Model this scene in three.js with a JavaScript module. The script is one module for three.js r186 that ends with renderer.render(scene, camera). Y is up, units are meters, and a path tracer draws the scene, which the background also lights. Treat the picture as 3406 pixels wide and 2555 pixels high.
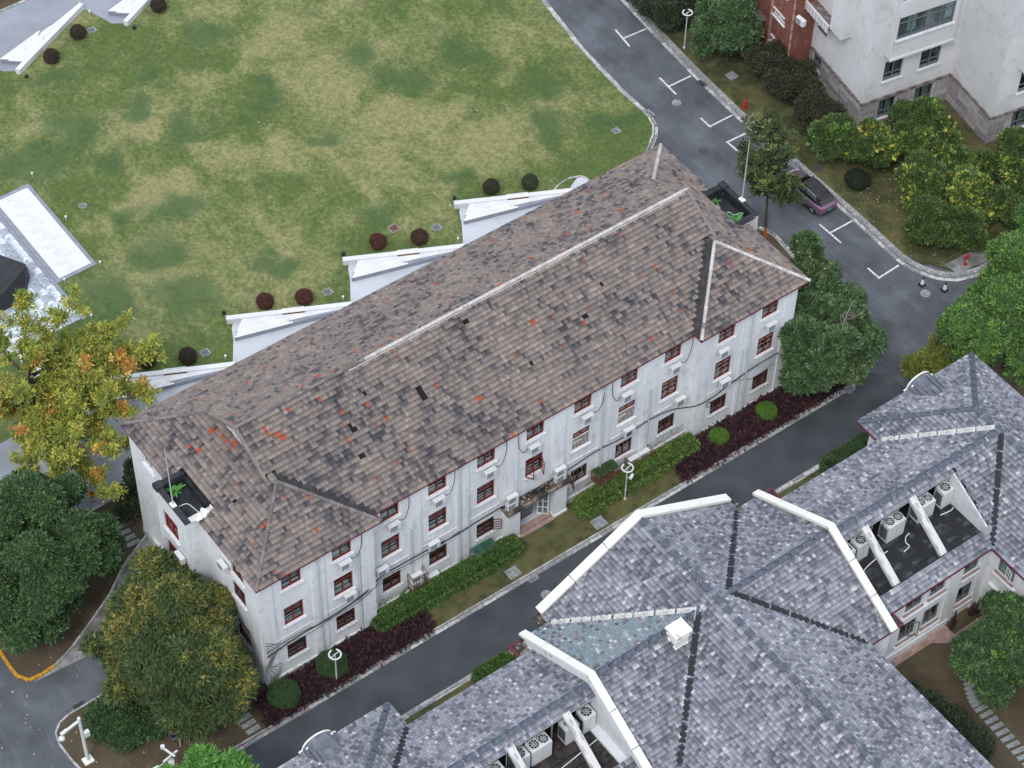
import * as THREE from 'three';
import { mergeGeometries } from 'three/addons/utils/BufferGeometryUtils.js';
import { RoundedBoxGeometry } from 'three/addons/geometries/RoundedBoxGeometry.js';

// ------------------------------------------------------------------ camera, sky, sun, exposure
const scene = new THREE.Scene();
const camera = new THREE.PerspectiveCamera(18.304, 4 / 3, 1, 1500);
camera.position.set(-38.793, 128, 75.325);
camera.rotation.set(THREE.MathUtils.degToRad(-49.5307), THREE.MathUtils.degToRad(-37.4563), THREE.MathUtils.degToRad(1.4703), 'YXZ');
const renderer = new THREE.WebGLRenderer({ antialias: true });
renderer.setSize(1024, 768);
renderer.toneMapping = THREE.LinearToneMapping;
renderer.toneMappingExposure = 1.1;
renderer.shadowMap.enabled = true;
{ // overcast sky: bright layer of cloud, a little brighter overhead
  const w = 256, h = 128, d = new Float32Array(w * h * 4);
  for (let j = 0; j < h; j++) {
    const el = ((j + 0.5) / h - 0.5) * Math.PI, s = Math.sin(el);
    for (let i = 0; i < w; i++) {
      const k = (j * w + i) * 4;
      const L = s > 0 ? 0.72 + 0.36 * s : Math.max(0.12, 0.72 + 4 * s);
      d[k] = L * 0.9; d[k + 1] = L * 0.98; d[k + 2] = L * 1.14; d[k + 3] = 1;
    }
  }
  const sky = new THREE.DataTexture(d, w, h, THREE.RGBAFormat, THREE.FloatType);
  sky.mapping = THREE.EquirectangularReflectionMapping;
  sky.magFilter = THREE.LinearFilter; sky.needsUpdate = true;
  scene.background = sky; scene.environment = sky;
}
const sun = new THREE.DirectionalLight(new THREE.Color(1, 0.965, 0.91), 1.3);
sun.position.set(-60 + 20, 95, 42 - 15); sun.target.position.set(20, 0, -15);
sun.castShadow = true; sun.shadow.radius = 30; sun.shadow.mapSize.set(2048, 2048);
Object.assign(sun.shadow.camera, { left: -80, right: 80, top: 80, bottom: -80, near: 1, far: 300 });
scene.add(sun); scene.add(sun.target);

// ------------------------------------------------------------------ helpers
function rng(seed) { let s = seed | 0; return () => { s = (s + 0x6d2b79f5) | 0; let t = Math.imul(s ^ (s >>> 15), 1 | s); t = (t + Math.imul(t ^ (t >>> 7), 61 | t)) ^ t; return ((t ^ (t >>> 14)) >>> 0) / 4294967296; }; }
const V = (x, y, z) => new THREE.Vector3(x, y, z);
const clamp = (x, a, b) => Math.min(b, Math.max(a, x));
const lerp = (a, b, t) => a + (b - a) * t;
const sstep = (a, b, x) => { const t = clamp((x - a) / (b - a), 0, 1); return t * t * (3 - 2 * t); };
function hash2(x, y, s) { let h = Math.imul(x, 374761393) + Math.imul(y, 668265263) + Math.imul(s, 2147483647 - 61) | 0; h = Math.imul(h ^ (h >>> 13), 1274126177); return ((h ^ (h >>> 16)) >>> 0) / 4294967296; }
function vnoise(x, y, s, per) {
  let xi = Math.floor(x), yi = Math.floor(y); const fx = x - xi, fy = y - yi, u = fx * fx * (3 - 2 * fx), v = fy * fy * (3 - 2 * fy);
  let x1 = xi + 1, y1 = yi + 1;
  if (per) { xi = ((xi % per) + per) % per; x1 = ((x1 % per) + per) % per; yi = ((yi % per) + per) % per; y1 = ((y1 % per) + per) % per; }
  return lerp(lerp(hash2(xi, yi, s), hash2(x1, yi, s), u), lerp(hash2(xi, y1, s), hash2(x1, y1, s), u), v);
}
function fbm(x, y, s, oct, per) { let a = 0, w = 0.5, n = 0; for (let i = 0; i < oct; i++) { a += w * vnoise(x, y, s + i * 17, per); n += w; x *= 2; y *= 2; if (per) per *= 2; w *= 0.5; } return a / n; }
const names = new Map();
function numbered(n) { const k = names.get(n) || 0; names.set(n, k + 1); return k ? n + '_' + String(k).padStart(3, '0') : n; }
function shade(o) { o.traverse((m) => { if (m.isMesh) { m.castShadow = true; m.receiveShadow = true; } }); return o; }
function tag(o, label, category, group, kind) { o.userData.label = label; o.userData.category = category; if (group) o.userData.group = group; if (kind) o.userData.kind = kind; return o; }
// a thing: a Group at its base
function thing(name, label, category, x = 0, y = 0, z = 0, group, turn = 0) {
  const g = new THREE.Group(); g.name = numbered(name); g.position.set(x, y, z); g.rotation.y = turn; scene.add(g);
  return tag(g, label, category, group);
}
function mesh(parent, name, geo, mat, x = 0, y = 0, z = 0) {
  const m = new THREE.Mesh(Array.isArray(geo) ? merge(geo) : geo, mat); m.name = name; m.position.set(x, y, z);
  m.castShadow = true; m.receiveShadow = true; parent.add(m); return m;
}
function solo(name, geo, mat, label, category, group, kind) { const m = mesh(scene, numbered(name), geo, mat); return tag(m, label, category, group, kind); }
function struct(name, geo, mat, x = 0, y = 0, z = 0) { const m = mesh(scene, numbered(name), geo, mat, x, y, z); m.userData.kind = 'structure'; return m; }
function dup(src, label, x, y, z, turn = 0) {
  const c = src.clone(); c.name = numbered(src.name.replace(/_\d{3}$/, '')); c.userData = { ...src.userData, label }; c.position.set(x, y, z); c.rotation.y = turn; scene.add(c); return c;
}
function merge(list) {
  const idx = list.some((g) => g.index) && list.some((g) => !g.index);
  const l = list.map((g) => { let q = idx && g.index ? g.toNonIndexed() : g; for (const k of Object.keys(q.attributes)) if (!['position', 'normal', 'uv'].includes(k)) q.deleteAttribute(k); return q; });
  return l.length === 1 ? l[0] : mergeGeometries(l);
}
// box between corners, uv in metres
function bx(x0, x1, y0, y1, z0, z1) {
  const w = x1 - x0, h = y1 - y0, d = z1 - z0, g = new THREE.BoxGeometry(w, h, d), uv = g.attributes.uv, S = [[d, h], [d, h], [w, d], [w, d], [w, h], [w, h]];
  for (let f = 0; f < 6; f++) for (let i = 0; i < 4; i++) { const k = f * 4 + i; uv.setXY(k, uv.getX(k) * S[f][0] + x0, uv.getY(k) * S[f][1] + y0 + z0); }
  return g.translate((x0 + x1) / 2, (y0 + y1) / 2, (z0 + z1) / 2);
}
const cyl = (r0, r1, h, x = 0, y = 0, z = 0, seg = 10) => new THREE.CylinderGeometry(r1, r0, h, seg).translate(x, y + h / 2, z);
function tube(pts, r, seg = 6, n) { const c = new THREE.CatmullRomCurve3(pts.map((p) => p.isVector3 ? p : V(...p)), false, 'centripetal'); return new THREE.TubeGeometry(c, n || Math.max(2, pts.length * 4), r, seg, false); }
// straight bar between two points with rectangular section
function bar(a, b, w, h) {
  const A = V(...a), B = V(...b), d = B.clone().sub(A), L = d.length(); const g = new THREE.BoxGeometry(L, h, w);
  const m = new THREE.Matrix4(), ux = d.normalize(), uz = V(0, 1, 0).cross(ux); if (uz.lengthSq() < 1e-6) uz.set(0, 0, 1); uz.normalize().negate(); const uy = uz.clone().cross(ux);
  m.makeBasis(ux, uy, uz); m.setPosition(A.add(B).multiplyScalar(0.5)); return g.applyMatrix4(m);
}
// flat sheet from plan polygon [[x,z]..] at height y; uv in metres
function sheet(poly, y = 0, holes = []) {
  const pts = poly.map((p) => new THREE.Vector2(p[0], p[1])), hs = holes.map((h) => h.map((p) => new THREE.Vector2(p[0], p[1])));
  if (THREE.ShapeUtils.area(pts) < 0) pts.reverse(); hs.forEach((h) => { if (THREE.ShapeUtils.area(h) > 0) h.reverse(); });
  const tri = THREE.ShapeUtils.triangulateShape(pts, hs), all = pts.concat(...hs), pos = [], nor = [], uv = [];
  for (const t of tri) for (const k of [t[0], t[2], t[1]]) { const p = all[k]; pos.push(p.x, y, p.y); nor.push(0, 1, 0); uv.push(p.x, -p.y); }
  const g = new THREE.BufferGeometry(); g.setAttribute('position', new THREE.Float32BufferAttribute(pos, 3)); g.setAttribute('normal', new THREE.Float32BufferAttribute(nor, 3)); g.setAttribute('uv', new THREE.Float32BufferAttribute(uv, 2)); return g;
}
// prism over a plan polygon, top and bottom heights may be functions of (x,z)
function prism(poly, yTop, yBot) {
  const ft = typeof yTop === 'function' ? yTop : () => yTop, fb = typeof yBot === 'function' ? yBot : () => yBot;
  const pts = poly.map((p) => new THREE.Vector2(p[0], p[1])); if (THREE.ShapeUtils.area(pts) < 0) pts.reverse();
  const tri = THREE.ShapeUtils.triangulateShape(pts, []), pos = [], uv = [];
  const put = (p, y) => { pos.push(p.x, y, p.y); uv.push(p.x, -p.y); };
  for (const t of tri) { for (const k of [t[0], t[2], t[1]]) put(pts[k], ft(pts[k].x, pts[k].y)); for (const k of t) put(pts[k], fb(pts[k].x, pts[k].y)); }
  for (let i = 0, s = 0; i < pts.length; i++) {
    const a = pts[i], b = pts[(i + 1) % pts.length], L = a.distanceTo(b), at = ft(a.x, a.y), bt = ft(b.x, b.y), ab = fb(a.x, a.y), bb = fb(b.x, b.y);
    for (const [p, y, u] of [[a, ab, s], [a, at, s], [b, bb, s + L], [b, bb, s + L], [a, at, s], [b, bt, s + L]]) { pos.push(p.x, y, p.y); uv.push(u, y); } s += L;
  }
  const g = new THREE.BufferGeometry(); g.setAttribute('position', new THREE.Float32BufferAttribute(pos, 3)); g.setAttribute('uv', new THREE.Float32BufferAttribute(uv, 2)); g.computeVertexNormals(); return g;
}
// upright wall in the XY plane with rectangular holes [x0,x1,y0,y1], thickness towards -z
function wallGeo(outline, holes, t) {
  const s = new THREE.Shape(outline.map((p) => new THREE.Vector2(...p)));
  for (const [a, b, c, d] of holes) s.holes.push(new THREE.Path([new THREE.Vector2(a, c), new THREE.Vector2(a, d), new THREE.Vector2(b, d), new THREE.Vector2(b, c)]));
  return new THREE.ExtrudeGeometry(s, { depth: t, bevelEnabled: false }).translate(0, 0, -t);
}
function inPoly(x, z, poly) { let c = false; for (let i = 0, j = poly.length - 1; i < poly.length; j = i++) { const [xi, zi] = poly[i], [xj, zj] = poly[j]; if ((zi > z) !== (zj > z) && x < (xj - xi) * (z - zi) / (zj - zi) + xi) c = !c; } return c; }

// ------------------------------------------------------------------ textures and materials
function tex(w, h, fn, rep = 1, srgb = true) {
  const d = new Uint8Array(w * h * 4);
  for (let j = 0; j < h; j++) for (let i = 0; i < w; i++) { const c = fn(i / w, j / h, i, j), k = (j * w + i) * 4; if (typeof c === 'number') { d[k] = d[k + 1] = d[k + 2] = clamp(c, 0, 255); } else { d[k] = clamp(c[0], 0, 255); d[k + 1] = clamp(c[1], 0, 255); d[k + 2] = clamp(c[2], 0, 255); } d[k + 3] = 255; }
  const t = new THREE.DataTexture(d, w, h, THREE.RGBAFormat); t.wrapS = t.wrapT = THREE.RepeatWrapping; t.magFilter = THREE.LinearFilter; t.minFilter = THREE.LinearMipmapLinearFilter; t.generateMipmaps = true;
  if (srgb) t.colorSpace = THREE.SRGBColorSpace; t.repeat.set(rep, rep); t.needsUpdate = true; return t;
}
const std = (o) => new THREE.MeshStandardMaterial({ roughness: 0.8, ...o });
const mixc = (a, b, t) => [lerp(a[0], b[0], t), lerp(a[1], b[1], t), lerp(a[2], b[2], t)];
// grain: [base colour], amplitude of fine and coarse noise, size of the tile in metres
function grainTex(base, fine, coarse, size, seed, n = 512, f = 64) {
  return tex(n, n, (u, v) => { const a = fbm(u * f, v * f, seed, 2, f) - 0.5, b = fbm(u * 6, v * 6, seed + 5, 4, 6) - 0.5, c = hash2(u * n | 0, v * n | 0, seed) - 0.5; const k = 1 + fine * (a * 1.2 + c * 0.8) + coarse * b * 2; return [base[0] * k, base[1] * k, base[2] * k]; }, 1 / size);
}
const M = {};
M.asphalt = std({ map: tex(1024, 1024, (u, v, i, j) => {
  const a = hash2(i, j, 3) - 0.5, b = fbm(u * 8, v * 8, 9, 4, 8) - 0.5, st = sstep(0.62, 0.75, fbm(u * 30, v * 5, 31, 3, 5)), sp = hash2(i, j, 77) > 0.9985 ? 0.5 : 0;
  const k = 1 + a * 0.34 + b * 0.55 + sp + st * 0.06; return [92 * k, 96 * k, 101 * k];
}, 1 / 14), roughness: 0.88 });
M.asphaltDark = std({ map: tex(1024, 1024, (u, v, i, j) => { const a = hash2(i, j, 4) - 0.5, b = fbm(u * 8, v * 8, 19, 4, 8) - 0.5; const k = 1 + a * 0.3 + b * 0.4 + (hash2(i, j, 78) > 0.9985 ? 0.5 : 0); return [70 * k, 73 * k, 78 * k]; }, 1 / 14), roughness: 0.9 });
const plaster = (seed, base, streak) => tex(1024, 1024, (u, v, i, j) => {
  const b = fbm(u * 5, v * 5, seed, 5, 5) - 0.5, s = sstep(0.56, 0.8, fbm(u * 60, v * 4, seed + 3, 3, 4)), p = sstep(0.6, 0.74, fbm(u * 14, v * 14, seed + 8, 4, 14)), g = hash2(i, j, seed) - 0.5;
  const k = 1 + b * 0.1 + g * 0.03 - s * streak - p * 0.05; return [base[0] * k, base[1] * k, base[2] * k];
}, 1 / 9);
M.wall = std({ map: plaster(11, [234, 236, 237], 0.035), roughness: 0.9 });
M.wall2 = std({ map: plaster(41, [228, 230, 232], 0.03), roughness: 0.9 });
M.stainWall = std({ map: tex(512, 512, (u, v, i, j) => { const p = sstep(0.42, 0.66, fbm(u * 9, v * 9, 5, 5, 9)), q = sstep(0.55, 0.7, fbm(u * 30, v * 6, 15, 4, 6)); const c = mixc([222, 223, 223], [138, 130, 122], Math.max(p * 0.4, q * 0.3)); const g = 1 + (hash2(i, j, 6) - 0.5) * 0.06; return [c[0] * g, c[1] * g, c[2] * g]; }, 1 / 3), roughness: 0.92 });
M.white = std({ map: grainTex([236, 235, 230], 0.05, 0.06, 3, 21), roughness: 0.75 });
M.coping = std({ map: tex(512, 512, (u, v, i, j) => { const s = sstep(0.6, 0.8, fbm(u * 10, v * 10, 55, 5, 10)), g = hash2(i, j, 5) - 0.5, k = 1 + g * 0.04; const c = mixc([240, 238, 228], [150, 140, 122], s * 0.5); return [c[0] * k, c[1] * k, c[2] * k]; }, 1 / 4), roughness: 0.8 });
M.whitePlastic = std({ color: '#dfe1df', roughness: 0.5 });
M.greyPlastic = std({ color: '#8f959b', roughness: 0.55 });
M.darkPlastic = std({ color: '#24262a', roughness: 0.6 });
M.louvre = std({ color: '#9aa0a5', roughness: 0.5, metalness: 0.2 });
M.red = std({ color: '#7d2722', roughness: 0.55 });
M.redDull = std({ color: '#5f2a28', roughness: 0.7 });
M.brownFrame = std({ color: '#5a2f27', roughness: 0.65 });
M.greyFrame = std({ color: '#80868c', roughness: 0.5, metalness: 0.3 });
M.glass = new THREE.MeshPhysicalMaterial({ color: '#dfe9ea', roughness: 0.05, transmission: 1, thickness: 0, ior: 1.5 });
M.blind = std({ color: '#d9dcda', roughness: 0.8 });
M.curtain = std({ color: '#a9b5b0', roughness: 0.95 });
M.curtainTan = std({ color: '#8a8378', roughness: 0.95 });
M.dark = std({ color: '#101113', roughness: 0.95 });
M.room = std({ color: '#2a2826', roughness: 1 });  // dark tone with the unlit interior put into the colour
M.bitumen = std({ map: grainTex([40, 42, 46], 0.2, 0.5, 3, 61), roughness: 0.75 });
M.membrane = std({ map: tex(512, 512, (u, v, i, j) => { const p = sstep(0.5, 0.72, fbm(u * 7, v * 7, 63, 5, 7)); const g = 1 + (hash2(i, j, 9) - 0.5) * 0.3; const c = mixc([33, 34, 37], [92, 98, 101], p * 0.7); return [c[0] * g, c[1] * g, c[2] * g]; }, 1 / 3), roughness: 0.7 });
M.soilRoof = std({ map: grainTex([58, 53, 50], 0.5, 0.6, 2, 64), roughness: 0.95 });
M.concrete = std({ map: tex(1024, 1024, (u, v, i, j) => { const b = fbm(u * 5, v * 5, 71, 5, 5) - 0.5, g = hash2(i, j, 7) - 0.5, s = sstep(0.6, 0.78, fbm(u * 12, v * 12, 75, 4, 12)); const k = 1 + b * 0.14 + g * 0.06 - s * 0.06; return [196 * k, 199 * k, 205 * k]; }, 1 / 10), roughness: 0.85 });
M.plaza = std({ map: tex(1024, 1024, (u, v, i, j) => { const b = fbm(u * 6, v * 6, 81, 5, 6) - 0.5, g = hash2(i, j, 8) - 0.5; const k = 1 + b * 0.22 + g * 0.09; return [150 * k, 154 * k, 162 * k]; }, 1 / 12), roughness: 0.85 });
M.path = std({ map: grainTex([128, 128, 127], 0.14, 0.5, 5, 83), roughness: 0.9 });
M.kerb = [0, 1, 2, 3].map((i) => std({ map: grainTex([[176, 176, 174], [160, 160, 158], [188, 187, 183], [148, 148, 147]][i], 0.12, 0.36, 1.3, 90 + i, 128, 32), roughness: 0.9 }));
M.yellow = std({ map: grainTex([206, 150, 44], 0.12, 0.3, 1.1, 97, 256, 32), roughness: 0.8 });
M.granite = std({ map: grainTex([222, 222, 224], 0.1, 0.07, 2, 98), roughness: 0.7 });
M.graniteGrey = std({ map: grainTex([140, 144, 154], 0.12, 0.12, 2, 99), roughness: 0.75 });
M.slabGrey = std({ map: grainTex([142, 146, 148], 0.12, 0.3, 1, 100, 256, 32), roughness: 0.85 });
M.darkStone = std({ map: grainTex([42, 42, 46], 0.3, 0.25, 1.5, 101), roughness: 0.6 });
M.paint = std({ map: tex(256, 256, (u, v, i, j) => { const w = sstep(0.55, 0.72, fbm(u * 14, v * 14, 111, 4, 14)); const c = mixc([226, 226, 222], [120, 122, 124], w * 0.7); return c; }, 1), roughness: 0.8 });
M.iron = std({ map: grainTex([74, 76, 80], 0.2, 0.4, 0.8, 115, 256, 32), roughness: 0.7 });
M.ironLight = std({ map: grainTex([142, 144, 146], 0.16, 0.3, 0.8, 116, 256, 32), roughness: 0.75 });
M.steel = std({ color: '#b9bfc2', roughness: 0.45, metalness: 0.4 });
M.paleSteel = std({ color: '#c9d0d2', roughness: 0.5 });
M.rust = std({ map: grainTex([110, 74, 56], 0.3, 0.5, 0.8, 118, 256, 32), roughness: 0.9 });
M.bark = std({ map: grainTex([78, 66, 56], 0.4, 0.5, 0.6, 119, 256, 32), roughness: 0.95 });
M.barkPale = std({ map: grainTex([128, 120, 108], 0.3, 0.4, 0.6, 120, 256, 32), roughness: 0.95 });
M.twig = std({ color: '#8a8076', roughness: 0.95 });
M.cable = std({ color: '#1d1e22', roughness: 0.7 });
M.cableGrey = std({ color: '#5b5e64', roughness: 0.7 });
M.wood = std({ map: grainTex([104, 52, 40], 0.3, 0.3, 0.7, 121, 256, 32), roughness: 0.8 });
M.rubble = std({ map: grainTex([126, 110, 98], 0.4, 0.7, 0.6, 122, 256, 32), roughness: 0.95 });
M.canopy = std({ map: tex(512, 512, (u, v, i, j) => { const p = fbm(u * 8, v * 8, 125, 5, 8); const c = mixc([60, 54, 50], [150, 138, 124], sstep(0.35, 0.72, p)); const g = 1 + (hash2(i, j, 12) - 0.5) * 0.3; return [c[0] * g, c[1] * g, c[2] * g]; }, 1 / 2), roughness: 0.95 });
M.pinkStone = std({ map: grainTex([164, 138, 130], 0.1, 0.2, 1.5, 126), roughness: 0.8 });
M.soil = std({ map: tex(1024, 1024, (u, v, i, j) => { const p = fbm(u * 10, v * 10, 131, 5, 10), q = sstep(0.5, 0.7, fbm(u * 26, v * 26, 137, 3, 26)); const g = 1 + (hash2(i, j, 13) - 0.5) * 0.5; const c = mixc(mixc([76, 64, 52], [104, 92, 72], p), [72, 76, 46], q * 0.5); return [c[0] * g, c[1] * g, c[2] * g]; }, 1 / 9), roughness: 1 });
M.grassRough = std({ map: tex(1024, 1024, (u, v, i, j) => { const p = fbm(u * 9, v * 9, 141, 5, 9), q = fbm(u * 30, v * 30, 147, 3, 30); const g = 1 + (hash2(i, j, 14) - 0.5) * 0.45; const c = mixc(mixc([62, 70, 40], [98, 98, 60], sstep(0.3, 0.7, p)), [104, 84, 58], sstep(0.5, 0.7, q) * 0.6); return [c[0] * g, c[1] * g, c[2] * g]; }, 1 / 8), roughness: 1 });
M.gutterRed = std({ color: '#6b2b33', roughness: 0.6 });
M.copingWorn = std({ map: tex(512, 512, (u, v, i, j) => { const s = sstep(0.52, 0.72, fbm(u * 14, v * 14, 155, 5, 14)), g = hash2(i, j, 5) - 0.5, k = 1 + g * 0.06; const c = mixc([214, 212, 208], [128, 124, 128], s * 0.6); return [c[0] * k, c[1] * k, c[2] * k]; }, 1 / 2), roughness: 0.85 });
M.dormerRoof = std({ map: grainTex([104, 108, 116], 0.1, 0.3, 2, 157, 256, 32), roughness: 0.55 });
M.redDark = std({ color: '#3a2526', roughness: 0.5 });
M.greenMat = std({ map: grainTex([44, 84, 68], 0.2, 0.4, 1, 161, 128, 16), roughness: 0.95 });
M.moss = std({ map: grainTex([62, 78, 44], 0.4, 0.6, 0.8, 162, 128, 16), roughness: 1 });
M.brickPale = std({ map: grainTex([186, 148, 138], 0.2, 0.5, 1, 163, 256, 32), roughness: 0.9 });
M.tail = std({ color: '#a81820', roughness: 0.25 });
M.lens = std({ color: '#d5dde2', roughness: 0.2 });
M.tyre = std({ color: '#1b1c1e', roughness: 0.85 });
M.plate = std({ color: '#58b48c', roughness: 0.5 });
M.signRed = std({ color: '#b3262c', roughness: 0.5 });
M.signOrange = std({ color: '#c98a3c', roughness: 0.6 });
M.bikeYellow = std({ color: '#d69a1e', roughness: 0.5 });
M.orange = std({ color: '#c4602a', roughness: 0.7 });
// ------------------------------------------------------------------ ground, roads, lawn, paving
{
  const blobs = [[14.8, -51.9, 2.2], [16.2, -46.6, 2.0], [20.6, -51.7, 1.6], [29.5, -55.4, 1.6], [39.0, -46.3, 1.8], [39.6, -42.2, 2.0], [29.4, -46.4, 1.4], [22.8, -46.6, 1.4], [14.2, -36.1, 2.2], [14.2, -41.1, 1.8], [17.4, -39.4, 1.8], [24.0, -54.2, 1.2], [25.8, -45.7, 1.0], [46.1, -31.4, 2.0], [45.2, -41.9, 1.4], [50.2, -28.4, 1.6], [31.1, -39.4, 1.2], [11, -50, 2.4], [9, -35, 2.6], [13, -31, 2.4], [17, -57.5, 1.8], [48, -35, 1.6], [37, -30.5, 1.8], [29.5, -30.5, 1.4], [20.5, -31, 1.6]];
  const tans = [[33.4, -44.2, 3.0], [46.6, -38.8, 2.6], [23.3, -43.1, 2.2], [27.1, -38.5, 3.0], [37.6, -37.4, 3], [50.6, -36.7, 1.8], [21.9, -35.6, 2.6], [16.7, -42.3, 1.8], [11.6, -42.3, 1.8], [34.6, -51.4, 2.4], [43.7, -32.4, 1.8], [32, -34, 2.4], [40.5, -50.5, 2.2], [19, -48.8, 1.8], [26.5, -50, 2]];
  const W = 2048, H = 1152;
  const lawnTex = tex(W, H, (u, v, i, j) => {
    const x = u * 72 - 18, z = -(v * 40.5 + 23.5), wx = x + (fbm(x * 0.35, z * 0.35, 201, 4) - 0.5) * 4.5, wz = z + (fbm(x * 0.35 + 40, z * 0.35, 207, 4) - 0.5) * 4.5;
    let t = fbm(wx * 0.22, wz * 0.22, 211, 4) * 1.2 - 0.2 + (fbm(x * 1.1, z * 0.6, 219, 3) - 0.5) * 0.55;
    let g = 0;
    for (const [bx_, bz, r] of tans) { const d = Math.hypot(wx - bx_, wz - bz) / r; if (d < 1.6) t += 0.34 * (1 - sstep(0.2, 1.6, d)); }
    for (const [bx_, bz, r] of blobs) { const d = Math.hypot(wx - bx_, wz - bz) / r; if (d < 1.25) g = Math.max(g, 1 - sstep(0.35, 1.25, d)); }
    const edge = sstep(12, 4, x) * 0.5 + sstep(-29, -25, z) * 0.4; t -= edge * 0.5;
    const fine = fbm(x * 5, z * 5, 223, 3) - 0.5, sp = hash2(i, j, 15) - 0.5;
    let c = mixc([84, 101, 50], [136, 134, 90], sstep(0.1, 0.95, t + fine * 0.3));
    c = mixc(c, [66, 90, 52], g * 0.8 * (0.8 + fine * 0.8));
    const k = 1 + fine * 0.32 + sp * 0.26; return [c[0] * k, c[1] * k, c[2] * k];
  });
  lawnTex.repeat.set(1 / 72, 1 / 40.5); lawnTex.offset.set(18 / 72, -23.5 / 40.5); lawnTex.wrapS = lawnTex.wrapT = THREE.MirroredRepeatWrapping;
  M.lawn = std({ map: lawnTex, roughness: 1 });
}
struct('ground', sheet([[-260, -300], [340, -300], [340, 260], [-260, 260]], -0.05), M.grassRough);
struct('road', sheet([[-70, -110], [60, -110], [60, -40], [60.6, -39.5], [60.6, -0.5], [120, -0.5], [120, 7], [-70, 7]], 0), M.asphalt);
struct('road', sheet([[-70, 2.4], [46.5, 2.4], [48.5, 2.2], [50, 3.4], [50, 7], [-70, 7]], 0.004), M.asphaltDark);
const lawnEast = [[57.6, -62], [55.4, -50], [53.95, -43.2], [52.9, -36.6], [52.45, -30.6], [52.5, -27.6], [52.3, -26.5], [51.7, -25.6], [49.8, -24.2], [47, -23.4]];
struct('lawn', sheet([[-70, -110], [57.6, -110], ...lawnEast, [40, -23], [-3, -23], [-3, -27.4], [-70, -27.4]], 0.1), M.lawn);

// kerbs: every stone is a piece of its own
const stoneGeo = new RoundedBoxGeometry(1, 1, 1, 1, 0.04);
function kerbLine(parent, name, pts, len, off, w, y0, y1, mats, seed = 1) {
  const R = rng(seed), P = pts.map((p) => V(p[0], 0, p[1])), seg = []; let tot = 0;
  for (let i = 0; i < P.length - 1; i++) { const L = P[i].distanceTo(P[i + 1]); seg.push([tot, L, P[i], P[i + 1]]); tot += L; }
  const at = (s) => { s = clamp(s, 0, tot - 1e-4); const q = seg.find((g) => s <= g[0] + g[1]) || seg[seg.length - 1]; return q[2].clone().lerp(q[3], (s - q[0]) / q[1]); };
  const n = Math.max(1, Math.round(tot / len)), L = tot / n;
  for (let i = 0; i < n; i++) {
    const a = at(i * L), b = at((i + 1) * L), d = b.clone().sub(a), l = d.length(); d.normalize(); const nx = -d.z, nz = d.x;
    const m = mesh(parent, name, stoneGeo, Array.isArray(mats) ? mats[Math.floor(R() * mats.length)] : mats);
    m.position.set((a.x + b.x) / 2 + nx * off, (y0 + y1) / 2 + (R() - 0.5) * 0.012, (a.z + b.z) / 2 + nz * off); m.rotation.y = -Math.atan2(d.z, d.x) + (R() - 0.5) * 0.006; m.scale.set(l - 0.02, y1 - y0, w);
  }
}
function kerbThing() { const g = new THREE.Group(); g.name = numbered('kerb'); g.userData.kind = 'structure'; scene.add(g); return g; }
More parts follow.
